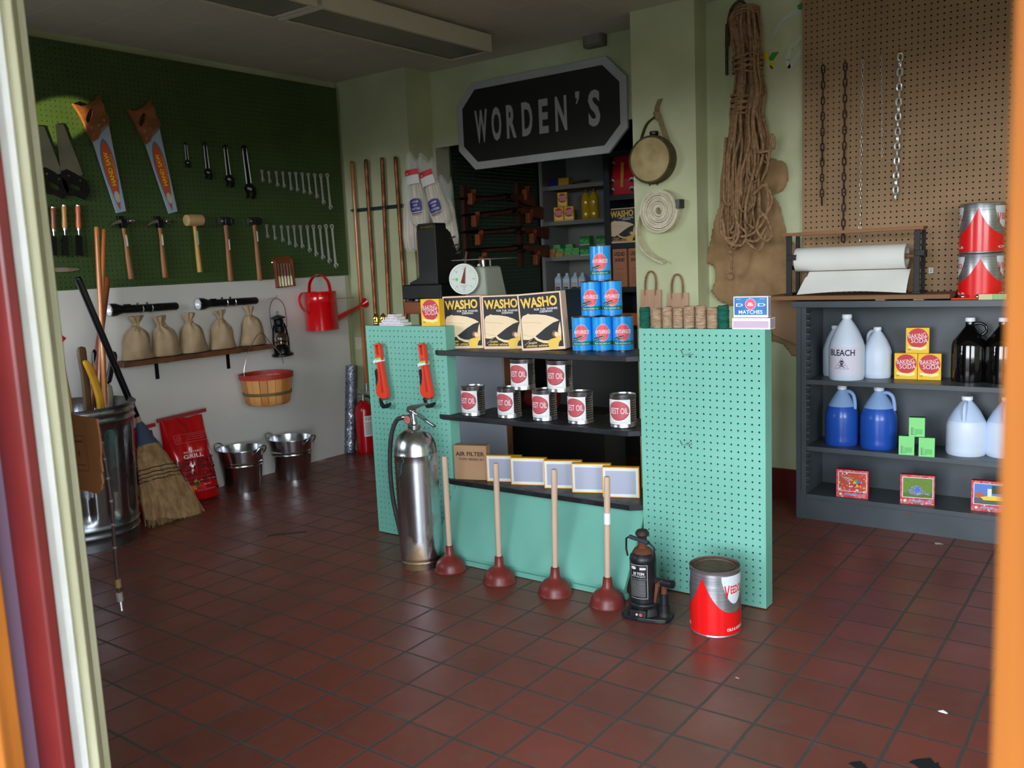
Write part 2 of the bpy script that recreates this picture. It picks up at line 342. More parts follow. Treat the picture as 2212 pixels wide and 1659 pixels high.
for ln, wd in (([(1672, 75), (1690, 45), (1712, 28), (1734, 24)], .018), ([(1704, 148), (1700, 130), (1708, 105), (1732, 78)], .02), ([(1704, 148), (1716, 130), (1734, 108)], .02)):
    b.line([RW(*p) for p in ln], wd, WSTR, YR-.002)
struct(b, 'wall_back_right')
b = MB(); b.bb(2.4, 2.52, .6, 4.3, 0, ZC, PAINT); struct(b, 'wall_right')
b = MB(); F0, F1 = .72, .84       # shop front
b.bb(-4.7, -4.25, F0, F1, 0, ZC, PAINT); b.bb(-4.25, -3.1, F0, F1, 0, .85, PAINT); b.bb(-4.25, -3.1, F0, F1, 2.05, ZC, PAINT); b.bb(-3.1, -1.80, F0, F1, 0, ZC, PAINT); b.bb(-1.80, 0, F0, F1, 2.05, ZC, PAINT); b.bb(.0, .50, F0, F1, 0, ZC, PAINT)
b.bb(.50, 2.3, F0, F1, 0, .40, PAINT); b.bb(.50, 2.3, F0, F1, 2.05, ZC, PAINT); b.bb(2.3, 2.52, F0, F1, 0, ZC, PAINT); struct(b, 'wall_front')
b = MB(); fr = M('window_frame_wood', (150, 90, 50), .5)
b.bb(.50, 2.3, F0, F0+.06, .40, .46, fr); b.bb(.50, 2.3, F0, F0+.06, 1.99, 2.05, fr); b.bb(.50, .56, F0, F0+.06, .46, 1.99, fr); b.bb(2.24, 2.30, F0, F0+.06, .46, 1.99, fr)
wf = struct(b, 'window_1'); b = MB(); b.bb(.56, 2.24, F0+.02, F0+.026, .46, 1.99, GLASSP); b.build('pane', wf)
b = MB(); b.bb(-4.25, -3.1, F0, F0+.06, .85, .91, fr); b.bb(-4.25, -3.1, F0, F0+.06, 1.99, 2.05, fr); b.bb(-4.25, -4.19, F0, F0+.06, .91, 1.99, fr); b.bb(-3.16, -3.1, F0, F0+.06, .91, 1.99, fr)
wf = struct(b, 'window_2'); b = MB(); b.bb(-4.19, -3.16, F0+.02, F0+.026, .91, 1.99, GLASSP); b.build('pane', wf)
b = MB(); b.bb(-4.7, 2.5, -.8, .72, 2.47, 2.6, M('added_awning_board', (120, 112, 100), .8)); struct(b, 'trim_2')  # unseen awning added to shade the posts, ceiling and upper walls

# red skirting board on the back right wall
b = MB(); b.bb(-1.90, -1.2, YR-.018, YR, 0, .155, M('dark_red_paint', (96, 24, 22), .4)); struct(b, 'baseboard_back')
CR8 = M('cream_trim', (196, 196, 172), .6)
b = MB(); b.bb(XW+.04, -3.87, YP-.012, YP, .70, .775, CR8); b.bb(XW+.04, -3.87, YP-.02, YP, .765, .785, CR8); struct(b, 'trim_3')
b = MB(); b.bb(-3.868, -3.845, YL-.012, YL+.12, 0, 2.02, CR8); b.bb(-3.87, -2.3, YL-.008, YL+.0, 1.995, 2.03, CR8); struct(b, 'trim_4')
# room behind
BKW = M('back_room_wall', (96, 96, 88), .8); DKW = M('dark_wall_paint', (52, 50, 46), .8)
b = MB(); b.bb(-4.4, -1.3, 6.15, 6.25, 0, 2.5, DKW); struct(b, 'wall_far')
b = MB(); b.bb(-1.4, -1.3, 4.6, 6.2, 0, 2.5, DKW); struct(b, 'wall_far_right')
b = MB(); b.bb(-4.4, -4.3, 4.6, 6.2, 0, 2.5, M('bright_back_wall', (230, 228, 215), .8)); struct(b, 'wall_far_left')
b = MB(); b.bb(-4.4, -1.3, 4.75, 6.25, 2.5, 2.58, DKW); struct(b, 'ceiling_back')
gl = bpy.data.lights.new('sun_glint', 'SPOT'); gl.energy = 3000; gl.color = (1, .86, .42); gl.spot_size = math.radians(2.7); gl.spot_blend = .35; gl.shadow_soft_size = .01
go = bpy.data.objects.new('sun_glint', gl); go.location = (-2.2, -1.5, .5); COL.objects.link(go)
_g = at(116, 262, 'x', -4.46); go.rotation_euler = (_g-go.location).to_track_quat('-Z', 'Y').to_euler()
# left wall boards
pg = pegboard('drilled_board', 1.2, 4.205, 1.205, 2.425, GREENB, None, 1.2127, 1.2177, 118, 48, back=M('board_backing', (30, 40, 26), .8), loc=(XB, 0, 0), rz=PI/2)
tag(pg, 'dark green pegboard covering the top of the left wall, hung with saws, hammers and wrenches', 'pegboard')
b = MB(); b.bb(XW+.002, XB, 1.2, 4.17, .002, 1.203, PANELW); tag(b.build('wall_panel'), 'off-white board on the lower left wall behind the burlap sack shelf', 'wall panel')
# ceiling lights
HOUS = M('lamp_housing', (206, 198, 176), .5); DIFF = M('lamp_diffuser', (120, 120, 108), .4)
def fixture(y0, y1, lab):
    t = thing('ceiling_light', lab, 'ceiling light', (-3.115, (y0+y1)/2, ZC), group='surface mounted ceiling lights')
    L = (y1-y0)/2; b = MB()
    for x in (-.145, .137): b.bb(x, x+.008, -L, L, -.108, -.018, HOUS)
    for y in (-L, L-.008): b.bb(-.137, .137, y, y+.008, -.108, -.018, HOUS)
    b.bb(-.137, .137, -L+.008, L-.008, -.026, -.018, HOUS); b.bb(-.1, .1, -L+.04, L-.04, -.018, -.001, HOUS)
    for x in (-.137, .125): b.bb(x, x+.012, -L+.008, L-.008, -.108, -.102, HOUS)
    for y in (-L+.008, L-.02): b.bb(-.125, .125, y, y+.012, -.108, -.102, HOUS)
    b.build('housing', t); b = MB(); b.bb(-.125, .125, -L+.02, L-.02, -.100, -.096, DIFF); b.build('diffuser', t)
fixture(2.755, 3.95, 'long pale boxed ceiling light with grey diffuser, nearer the back wall')
fixture(1.52, 2.73, 'long boxed ceiling light cut off by the top edge, nearer the street')
t = thing('emergency_light', 'small grey metal box high on the wall above the black shop sign', 'light box', (-2.62, YL, 2.455))
b = MB(); b.bb(-.062, .062, -.06, 0, -.048, .048, M('box_grey', (104, 102, 92), .4)); b.build('body', t, bevel=.006)
b = MB(); b.bb(-.05, .05, -.064, -.06, -.036, .036, M('box_lens', (130, 126, 112), .25)); b.build('lens', t)
# door posts, left post seen from outside to inside
PW = M('white_gloss_paint', (232, 232, 226), .4, c2=(214, 212, 200), scale=6); PR = M('oxblood_paint', (100, 26, 24), .35, c2=(84, 20, 18), scale=4); PG = M('aged_cream_paint', (206, 204, 170), .5, c2=(180, 176, 140), scale=9, st=(1, 1, .2))
def px_x(px, y, row=1300): return at(px, row, 'y', y).x
a = [px_x(-60, .56), px_x(11, .575), px_x(28, .60), px_x(91, .61), px_x(94, .64), px_x(133, .66), px_x(151, .685), px_x(175, .70), px_x(178, .712), px_x(184, .74)]
def post(poly, z0, z1, mt, name): q = MB(); q.slab(poly, z0, z1, mt); return struct(q, name, bevel=.003)
X0 = -2.6
post([(X0, .50), (a[0], .50), (a[1], .545), (a[1], .575), (X0, .60)], 0, 2.4, VARN, 'door_1')
b = MB(); b.slab([(a[1]-.02, .575), (a[2], .585), (a[2], .60), (a[1]-.02, .62)], 0, 2.4, M('purple_strip', (96, 74, 92), .5)); struct(b, 'trim_5')
post([(X0, .585), (a[2]-.004, .60), (a[3], .612), (a[3]+.002, .63), (X0, .66)], 0, 2.4, PR, 'trim_6')
post([(X0, .63), (a[4], .64), (a[5], .662), (a[5]+.004, .672), (a[6]-.006, .68), (X0, .72)], 0, 2.4, PW, 'trim_7')
post([(X0, .68), (a[6], .685), (a[6]+.004, .69), (a[7], .70), (a[8], .712), (a[9], .74), (px_x(185, .80), .80), (X0, .80)], 0, 2.4, PG, 'trim_8')
x1 = px_x(199, .86); post([(X0, .83), (x1-.02, .83), (x1, .86), (px_x(200, .89), .89), (X0, .89)], .155, 2.4, PG, 'trim_9')
# right post: varnished wood near the lens
xr = at(2139, 1500, 'y', .50).x
post([(xr, .50), (xr+.16, .44), (xr+.2, .55), (xr+.045, .60)], -.0, 2.4, VARN, 'door_2')
# trim around the opening above
b = MB(); b.bb(-1.7, .1, .6, .72, 2.05, 2.2, PW); struct(b, 'trim_10')

# ================================================================ LEFT WALL
R90 = PI/2
def WL(px, py, d=.02): p = at(px, py, 'x', XB+d); return Vector((XB, p.y, p.z))
def ang(p, q): return math.atan2(-(q.y-p.y), -(q.z-p.z))
def keyhole(o, n):
    i, j = min(((i, j) for i in range(len(o)) for j in range(len(n))), key=lambda q: math.dist(o[q[0]], n[q[1]]))
    def sg(p): return sum(a[0]*c[1]-c[0]*a[1] for a, c in zip(p, p[1:]+p[:1])) > 0
    o = o[i:]+o[:i]; n = n[j:]+n[:j]
    if sg(o) == sg(n): n = [n[0]]+n[:0:-1]
    return o+[o[0]]+n+[n[0]]
BLADE = M('saw_blade', (196, 200, 202), .3, 1, (170, 174, 178), 6); SLEEVE = M('pale_blue_sleeve', (168, 182, 200), .5); ORNG = M('orange_print', (204, 88, 42), .5); BLUEG = M('blue_grey_print', (96, 112, 160), .5); YELP = M('yellow_print', (250, 214, 40), .5)
SAWH = M('saw_handle_wood', (158, 96, 58), .4, c2=(122, 68, 38), scale=20, st=(.3, 1, 1), coat=.4)
def handsaw(p, q, lab):
    L = (q-p).length; t = thing('hand_saw', lab, 'hand saw', p, R90, 'wooden handled hand saws', ry=ang(p, q))
    out = [(-.05, -.195), (-.064, -.15), (-.068, -.10), (-.08, -.05), (-.098, -.005), (-.06, -.022), (-.02, -.014), (.02, .004), (.052, .028), (.052, 0), (.062, -.03), (.056, -.055), (.07, -.085), (.066, -.115), (.04, -.125), (.01, -.14), (-.004, -.165), (-.022, -.185)]
    inn = [(x, z) for x, z in [(-.03+.026*math.cos(k*PI/8)+.012*math.sin(k*PI/8), -.07+.03*math.sin(k*PI/8)+.012*math.cos(k*PI/8)) for k in range(16)]]
    b = MB(); b.prism(keyhole(out, inn), -.028, -.006, SAWH); b.build('handle', t)
    b = MB(); b.prism([(-.054, -.17), (.066, -.09), (.018, -L), (-.03, -L)], -.018, -.0165, BLADE); b.build('blade', t)
    b = MB(); z0 = -.20
    b.prism([(-.05, z0), (.004, -.16), (.058, -.13), (.02, -L-.004), (-.034, -L-.004)], -.022, -.0125, SLEEVE)
    def oval(za, zb, wa, wb, mt, y): b.flat([((.004-.014*k/24)+(wa+(wb-wa)*k/24)*math.sin(PI*k/24)**.6, za+(zb-za)*k/24) for k in range(25)]+[((.004-.014*k/24)-(wa+(wb-wa)*k/24)*math.sin(PI*k/24)**.6, za+(zb-za)*k/24) for k in range(23, 0, -1)], mt, y)
    oval(-.185, -L+.006, .05, .017, BLUEG, -.0222); oval(-.20, -L+.012, .042, .013, ORNG, -.0226)
    b.text('HAND SAW', .024, -.004, -.34, YELP, w=.17, y=-.023, rot=PI/2-.0, off=.02)
    for k in range(4): b.rect(.016+k*.004, .0175+k*.004, -.40+.004*k, -.27, M('tan_print', (226, 150, 100), .5), -.0228)
    b.disc(-.006, -L+.075, .015, .03, M('silver_print', (190, 192, 196), .4), -.0232); b.text('18', .02, -.006, -L+.075, YELP, y=-.0236, rot=PI/2, off=.02)
    b.build('sleeve', t)
    for x, z in ((-.04, -.165), (-.042, -.13), (.0, -.12), (.035, -.10)):
        b = MB(); b.cyl((x, -.031, z), (x, -.027, z), .0055, CHROME, n=12); b.build('screw', t)
handsaw(WL(196, 218, .02), WL(264, 456, .02), 'wooden handled hand saw in an orange sleeve, left one nearest the window glow')
handsaw(WL(308, 228, .02), WL(376, 457, .02), 'wooden handled hand saw in an orange sleeve, right one beside the adjustable wrenches')
def smallsaw(p, q, lab):  # p = tip at the top, q = handle end
    L = (q-p).length; t = thing('panel_saw', lab, 'saw', p, R90, 'black handled saws', ry=ang(p, q)); b = MB()
    hz = L-.13; te = [(.022+(.05*k/40), -.01-(hz)*k/40-(.004 if k % 2 else 0)) for k in range(41)]
    b.prism([(-.02, 0), (.02, 0)]+[(x+(.003 if i % 2 else 0), z) for i, (x, z) in enumerate(te)]+[(.07, -hz-.02), (-.04, -hz-.02)], -.012, -.0105, BLADE); b.build('blade', t)
    o = [(-.045, -hz+.0), (-.01, -hz+.012), (.03, -hz-.01), (.08, -hz-.05), (.09, -hz-.10), (.06, -hz-.14), (.02, -hz-.12), (-.03, -hz-.11), (-.045, -hz-.07)]
    i = [(.022+.032*math.cos(k*PI/7), -hz-.078+.017*math.sin(k*PI/7)-.012*math.cos(k*PI/7)) for k in range(14)]
    b = MB(); b.prism(keyhole(o, i), -.024, -.002, BLKPL); b.build('handle', t)
    for x, z in ((-.01, -hz-.02), (.045, -hz-.045)): b = MB(); b.cyl((x, -.027, z), (x, -.023, z), .005, CHROME, n=10); b.build('screw', t)
smallsaw(WL(88, 272), WL(112, 425), 'black handled saw with blade pointing up, left one beside the door post')
smallsaw(WL(130, 268), WL(160, 428), 'black handled saw with blade pointing up, right one under the light patch')
# chisels
t0 = None
for (x, y0, y1, c, s) in ((94, 447, 548, 'dark brown', 0), (114, 448, 552, 'dull brown', 1), (138, 444, 552, 'yellow-brown', 2), (168, 444, 552, 'orange-red', 3)):
    p = WL(x, y0); q = WL(x+4, y1); L = (q-p).length
    t = thing('wood_chisel', ('%s handled wood chisel with steel blade hanging under the black handled saws' % c) if s else 'dark wood chisel half hidden behind the white door post', 'chisel', p, R90, 'wood chisels', ry=ang(p, q))
    hm = M('chisel_handle_%s' % c.replace('-', '_').replace(' ', '_'), ((110, 66, 34), (140, 84, 52), (206, 146, 80), (222, 112, 60))[s], .4, coat=.3); w_ = (.011, .013, .015, .017)[s]
    b = MB(); b.lathe([(.006, 0), (.011, -.004), (.013, -.02), (.011, -.05), (.013, -.09), (.012, -L*.45), (.009, -L*.46)], hm, n=14, c=(0, -.02, 0)); b.build('handle', t)
    b = MB(); b.lathe([(.012, 0), (.0125, .006), (.009, .009)], CHROME, n=14, c=(0, -.02, -.004)); b.build('striking_cap', t); b = MB(); b.cyl((0, -.02, -L*.45), (0, -.02, -L*.5), .011, STEEL, n=14); b.build('ferrule', t)
    b = MB(); b.cyl((0, -.02, -L*.49), (0, -.02, -L*.6), .005, STEEL, n=10); b.prism([(-.006, -L*.58), (.006, -L*.58), (w_, -L*.63), (w_, -L*.97), (-w_, -L*.97), (-w_, -L*.63)], -.024, -.017, DKSTEEL); b.bb(-w_, w_, -.027, -.015, -L, -L*.955, BLKPL); b.build('blade', t)
p = WL(105, 583, .005); b = MB(); b.prism([(0, .008), (.10, .01), (.17, .004), (.19, -.002), (.15, -.012), (.08, -.013), (.05, -.008), (.02, -.013), (0, -.008)], -.006, -.004, STEEL)
tag(b.build('knife'), 'small bare knife blade lying flat on the pegboard below the chisels', 'knife', loc=(XB, p.y-.03, p.z), rz=R90)
# adjustable wrenches
def adj(p, q, k, lab):
    L = (q-p).length; t = thing('adjustable_wrench', lab, 'adjustable wrench', p, R90, 'adjustable wrenches', ry=ang(p, q)); w_ = L*.055; HL = L*.70
    b = MB(); b.bb(-w_*.55, w_*.55, -.010, -.006, -HL, -.004, DKSTEEL)
    for s_ in (-1, 1): b.cyl((s_*w_*.8, -.009, -.004), (s_*w_*1.0, -.009, -HL), L*.0085+.001, WRS, n=8)  # rims in brighter steel put the edge reflections into the colour
    b.lathe([(w_*.5, -.0025), (w_*1.25, -.0025), (w_*1.25, .0025), (w_*.5, .0025)], DKSTEEL, n=18, c=(0, -.009, -.004), ax='y'); b.build('handle', t)
    h = L*.30; o = [(-w_*.9, -HL+.004), (w_*.9, -HL+.004), (h*.42, -HL-h*.25), (h*.5, -HL-h*.62), (h*.30, -HL-h), (h*.05, -HL-h*.98), (h*.22, -HL-h*.66), (h*.12, -HL-h*.42), (-h*.25, -HL-h*.42), (-h*.40, -HL-h*.2)]
    b = MB(); b.prism(o, -.013, -.003, DKSTEEL); hd_ = b.build('head', t, bevel=.001)
    b = MB(); b.prism([(-h*.42, -HL-h*.30), (-h*.02, -HL-h*.46), (-h*.10, -HL-h*.85), (-h*.36, -HL-h*.95), (-h*.25, -HL-h*.6)], -.012, -.004, DKSTEEL); b.build('jaw', t)
    b = MB(); b.cyl((-h*.2, -.0125, -HL-h*.28), (h*.08, -.0125, -HL-h*.36), h*.09, WRS, n=12); b.build('knurl', hd_)
for i, (x0, y0, x1, y1, lab) in enumerate(((403, 308, 409, 362, 'smallest adjustable wrench, hanging left of the row of four'), (445, 310, 454, 388, 'second smallest adjustable wrench in the row beside the hand saws'), (489, 316, 500, 405, 'second largest adjustable wrench in the row of four on the green board'), (530, 319, 545, 430, 'largest adjustable wrench with black head, rightmost of the four'))):
    adj(WL(x0, y0), WL(x1, y1), i, lab)
# combination wrenches
def combo(p, q, lab, grp):
    L = (q-p).length; w_ = .0045+L*.014; r = .007+L*.03; b = MB()
    b.lathe([(r*.55, -.004), (r, -.004), (r, .004), (r*.55, .004), (r*.55, -.004)], WRS, n=16, c=(0, -.012, -r), ax='y')
    b.prism([(-w_, -r*1.9), (w_, -r*1.9), (w_*.75, -L*.5), (w_*1.1, -L+r*1.6), (-w_*1.1, -L+r*1.6), (-w_*.75, -L*.5)], -.014, -.010, WRS)
    c = (w_*.4, -L+r*.9); o = [(c[0]+r*1.1*math.cos(math.radians(a_)), c[1]+r*1.1*math.sin(math.radians(a_))) for a_ in range(-35, 266, 20)]
    i = [(c[0]+r*.5*math.cos(math.radians(a_)), c[1]+r*.5*math.sin(math.radians(a_))) for a_ in range(235, -6, -24)]
    b.prism(o+i, -.016, -.008, WRS); return tag(b.build('combination_wrench'), lab, 'wrench', grp, loc=p, rz=R90, ry=ang(p, q))
up = [(567, 366, 26), (582, 369, 26), (598, 369, 33), (612, 370, 35), (627, 371, 40), (640, 371, 42), (654, 372, 46), (667, 373, 47), (681, 374, 54), (694, 375, 66), (708, 374, 78)]
lo = [(577, 484, 30), (593, 486, 32), (609, 486, 36), (623, 487, 42), (636, 486, 48), (650, 486, 50), (665, 486, 58), (678, 485, 68), (692, 486, 74), (705, 484, 84), (718, 484, 94)]
ordn = ['smallest', 'second smallest', 'third smallest', 'fourth smallest', 'fifth smallest', 'middle sized sixth', 'fifth largest', 'fourth largest', 'third largest', 'second largest', 'largest']
for k in range(11):
    x, y, l = up[k]; combo(WL(x, y), WL(x+l*.10, y+l), 'steel combination wrench, %s in the upper row on the green board' % ordn[k], 'upper row of combination wrenches')
    x, y, l = lo[k]; combo(WL(x, y), WL(x+l*.10, y+l), 'steel combination wrench, %s in the lower row above the watering can' % ordn[k], 'lower row of combination wrenches')
# hammers
def handle(b, z0, L, r0, r1, mt): b.lathe([(r0*.9, z0), (r0, z0-.01), (r0*.8, z0-L*.25), (r1*.95, z0-L*.6), (r1, z0-L*.85), (r1*1.05, z0-L+.004), (r1*.9, z0-L)], mt, n=14, c=(0, -.022, 0), sy=.75)
def claw(p, q, lab):
    L = (q-p).length; t = thing('claw_hammer', lab, 'claw hammer', p, R90, 'claw hammers', ry=ang(p, q))
    b = MB(); b.bb(-.016, .016, -.036, -.008, -.035, .008, DKSTEEL); b.cyl((.014, -.022, 0), (.04, -.022, 0), .010, STEEL, n=14); b.cyl((.038, -.022, 0), (.062, -.022, 0), .014, CHROME, n=16)
    b.prism([(-.014, .011), (-.04, .006), (-.068, -.008), (-.088, -.03), (-.07, -.022), (-.045, -.013), (-.014, -.010)], -.034, -.026, STEEL); b.prism([(-.014, .011), (-.04, .006), (-.068, -.008), (-.088, -.03), (-.07, -.022), (-.045, -.013), (-.014, -.010)], -.018, -.010, STEEL)
    b.bb(-.02, .012, -.02, -.002, .006, .028, DKSTEEL); b.build('head', t, bevel=.0015)
    b = MB(); handle(b, -.03, L-.03, .012, .0155, WOODH); b.build('handle', t)
    b = MB(); b.rect(-.005, .006, -.13, -.07, CARDW, -.0325); lb = b.build('label', t); b = MB(); b.rect(-.005, .006, -.08, -.07, YEL, -.0328); b.build('label_stripe', lb)
claw(WL(265, 478, .022), WL(284, 603, .022), 'claw hammer with wooden handle, left one under the first hand saw')
claw(WL(344, 478, .022), WL(357, 600, .022), 'claw hammer with wooden handle, right one beside the wooden mallet')
p, q = WL(418, 476, .03), WL(431, 588, .03); L = (q-p).length
t = thing('wooden_mallet', 'pale wooden mallet with barrel head and yellow wood handle', 'mallet', p, R90, ry=ang(p, q)); MW = M('mallet_wood', (206, 170, 118), .6, c2=(184, 148, 98), scale=20, st=(.2, 1, 1))
b = MB(); b.lathe([(.028, -.052), (.032, -.048), (.0335, 0), (.032, .048), (.028, .052)], MW, n=24, c=(0, -.034, 0), ax='x'); b.build('head', t)
b = MB(); b.lathe([(.011, -.02), (.012, -.12), (.014, -.2), (.015, -L)], M('yellow_wood', (216, 170, 84), .4, c2=(190, 140, 60), scale=14, st=(1, 1, .1)), n=14, c=(0, -.034, 0)); b.build('handle', t)
b = MB(); b.rect(-.0075, .0075, -.135, -.06, M('pale_green_label', (190, 196, 156), .5), -.0475); b.build('label', t)
def sledge(p, q, lab, dz):
    L = (q-p).length; t = thing('sledge_hammer', lab, 'sledge hammer', p, R90, 'short handled sledge hammers', ry=ang(p, q))
    b = MB(); b.cyl((-.032, -.026, 0), (.032, -.026, 0), .024, BLKPAINT, n=8, sm=False); b.cyl((-.046, -.026, 0), (-.032, -.026, 0), .018, STEEL, r1=.022, n=20); b.cyl((.046, -.026, 0), (.032, -.026, 0), .018, BLKPAINT, r1=.022, n=20)
    for x in (-.018, .022): b.disc(x, 0, .0055, .016, STEEL, -.0505)
    b.build('head', t)
    b = MB(); handle(b, -.012, L-.012, .015, .0165, WOODH); b.build('handle', t)
    b = MB(); b.rect(-.004, .007, dz-.06, dz, CARDW, -.037); lb = b.build('label', t); b = MB(); b.rect(-.006, -.003, dz-.055, dz-.004, REDM, -.0372); b.build('label_stripe', lb)
sledge(WL(487, 478, .024), WL(499, 607, .024), 'black headed sledge hammer, left one with a darker brown handle', -.105)
sledge(WL(549, 478, .024), WL(562, 606, .024), 'black headed sledge hammer, right one beside the rows of wrenches', -.06)
# carving tools in a wooden case
p = WL(592, 556, .02); q = WL(600, 622, .02); L = (q-p).length; a_ = ang(p, q); wc = .135
t = thing('tool_case', 'open reddish wooden case of white handled carving tools pinned to the green board', 'tool case', p, R90, ry=a_)
b = MB(); b.bb(0, wc, -.012, 0, -L, 0, WOODR); b.bb(0, wc, -.03, -.012, -L, -L+.006, WOODR); b.bb(0, .005, -.03, -.012, -L, -.02, WOODR); b.bb(wc-.005, wc, -.03, -.012, -L, -.02, WOODR); b.build('box', t)
b = MB(); b.lathe([(.004, 0), (.009, .004), (.004, .012)], CHROME, n=10, c=(-.004, -.01, -.03), ax='y'); b.build('clasp', t)
for k in range(5):
    c = thing('carving_chisel', 'white handled carving tool, %s in the reddish wooden case' % ('leftmost', 'second from the left', 'middle one', 'second from the right', 'rightmost')[k], 'carving tool', p+Vector((.02, .022+k*.0235, -.03)), R90, 'carving tools in the wooden case', ry=a_)
    b = MB(); b.lathe([(.004, -L*.45), (.0085, -L*.52), (.009, -L*.8), (.006, -L+.045), (.002, -L+.04)], M('ivory_handle', (232, 214, 176), .25, coat=.6), n=10); b.build('handle', c)
    b = MB(); b.cyl((0, 0, -.01), (0, 0, -L*.46), .003, STEEL, n=8); b.build('shank', c)
# flashlights
def flashlight(p, q, lab):
    L = (q-p).length; t = thing('flashlight', lab, 'flashlight', p, R90, 'black flashlights on the white board', ry=math.atan2(-(q.z-p.z), q.y-p.y))
    b = MB(); b.lathe([(.001, .07), (.019, .07), (.021, .09), (.021, L*.40), (.0205, L*.42), (.0205, L*.66), (.021, L*.68), (.021, L-.008), (.016, L)], BLKPL, n=22, c=(0, -.04, 0), ax='x')
    b.lathe([(.001, .03), (.028, .02), (.031, .0), (.033, .0), (.034, .012), (.033, .035), (.027, .052), (.021, .075)], BLKPL, n=28, c=(0, -.04, 0), ax='x'); b.bb(.085, .115, -.052, -.03, .015, .026, BLKPL); b.build('barrel', t)
    b = MB(); b.lathe([(.031, -.001), (.024, .010), (.008, .018), (.004, .012)], LENS, n=24, c=(0, -.04, 0), ax='x'); b.build('reflector', t)
    b = MB(); b.lathe([(.0335, -.003), (.0335, .002), (.030, .001), (.030, -.003), (.0335, -.003)], STEEL, n=24, c=(0, -.04, 0), ax='x'); b.build('bezel', t)
    for x in (L*.46, L*.60): b = MB(); b.tube([(x, 0, -.01), (x, -.02, -.024), (x, -.05, -.022), (x, -.062, -.005), (x, -.055, .012)], .004, STEEL, n=6); b.bb(x-.006, x+.006, -.004, 0, -.02, .03, STEEL); b.build('clip', t)
    t.rotation_euler = (0, math.atan2(-(q.z-p.z), q.y-p.y), R90)
flashlight(WL(236, 670, .04), WL(383, 661, .04), 'black metal flashlight clipped above the leftmost burlap sacks')
flashlight(WL(428, 657, .04), WL(555, 649, .04), 'black metal flashlight clipped to the board left of the lantern')
# shelf with burlap sacks
zs = at(420, 765, 'x', XB+.15).z; ya = at(262, 778, 'x', XB+.13).y; yb = at(592, 752, 'x', XB+.14).y
t = thing('wall_shelf', 'rough brown wooden shelf on the white board holding burlap sacks', 'shelf', (XB, 0, zs))
b = MB(); b.bb(0, .145, ya, yb, -.026, 0, WOODM); b.build('board', t, bevel=.004)
for px, py in ((340, 815), (494, 795)):
    y = at(px, py-20, 'x', XB+.01).y; b = MB(); b.bb(0, .004, y-.011, y+.011, -.026-.10, -.026, DKSTEEL); b.bb(0, .11, y-.011, y+.011, -.031, -.026, DKSTEEL); b.build('bracket', t)
random.seed(3)
sk = ((296, 686, 780, 'leftmost, with a wide floppy neck'), (359, 682, 775, 'second from the left, neck flopping left'), (416, 681, 770, 'middle one, with a knotted cord'), (480, 677, 762, 'second from the right, narrow neck'), (545, 671, 755, 'rightmost, beside the black lantern'))
for i, (px, yt, yb_, lab) in enumerate(sk):
    p = at(px+2, yb_, 'x', XB+.075); H_ = (yb_-yt)/ (FPX/((p.x*-.5962)+p.y*.8028))
    t = thing('burlap_sack', 'small tied burlap sack on the wooden shelf, '+lab, 'sack', (XB+.075, p.y, zs), R90+random.uniform(-.2, .2), 'burlap sacks on the wall shelf')
    off = Vector((i*3.7, i, 0)); sw = (.0, -.014, -.006, -.002, -.02)[i]
    def fn(v, t_, r, z, off=off, sw=sw):
        n_ = noise.noise(v*13+off)*.020+noise.noise(v*34+off)*.007; bs = max(0, 1-z/.05); v = Vector((v.x*(1+.16*bs*abs(math.cos(t_))**3+(.14*bs if v.x > 0 else 0)), v.y, z)); lean_ = (.012, -.010, .004, .006, .016)[int(off.y)]*z/.2; n_ += lean_
        fold = .20*math.sin(7*t_+off.x+z*14)*max(0, min(1, (z-.10)/.06)) if z > .10 else 0
        d = 1+fold; up_ = max(0, z-.16)
        return Vector((v.x*d+n_+sw*max(0, z-.1)*8, v.y*d+n_*.6, z+n_*.5 if z > .01 else z))
    s = H_/.255
    prof = [(.001, .001), (.055, .001), (.084, .004), (.087, .02), (.08, .06), (.077, .10), (.070, .135), (.052, .163), (.028, .183), (.015, .194), (.016, .205), (.027, .220), (.036, .236), (.038, .250), (.030, .247), (.014, .232), (.001, .226)]
    b = MB(); b.lathe([(r*s, z*s) for r, z in prof], SACK, n=36, sy=.72, fn=fn); b.build('bag', t, sub=1)
    b = MB(); c_ = Vector((sw*.75, 0, .197*s)); b.tube([c_+Vector((.0175*s*math.cos(a2), .0145*s*math.sin(a2), 0)) for a2 in [k*PI/6 for k in range(12)]], .003, JUTE, n=6, closed=True)
    b.ball(c_+Vector((.006, -.017, 0)), .006, JUTE, 8, 6); b.tube([c_+Vector((.006, -.018, 0)), c_+Vector((.016, -.026, -.014)), c_+Vector((.02, -.03, -.03))], .0022, JUTE, n=5)
    b.tube([c_+Vector((.006, -.018, 0)), c_+Vector((-.006, -.027, -.012)), c_+Vector((-.012, -.032, -.024))], .0022, JUTE, n=5); b.build('cord', t)
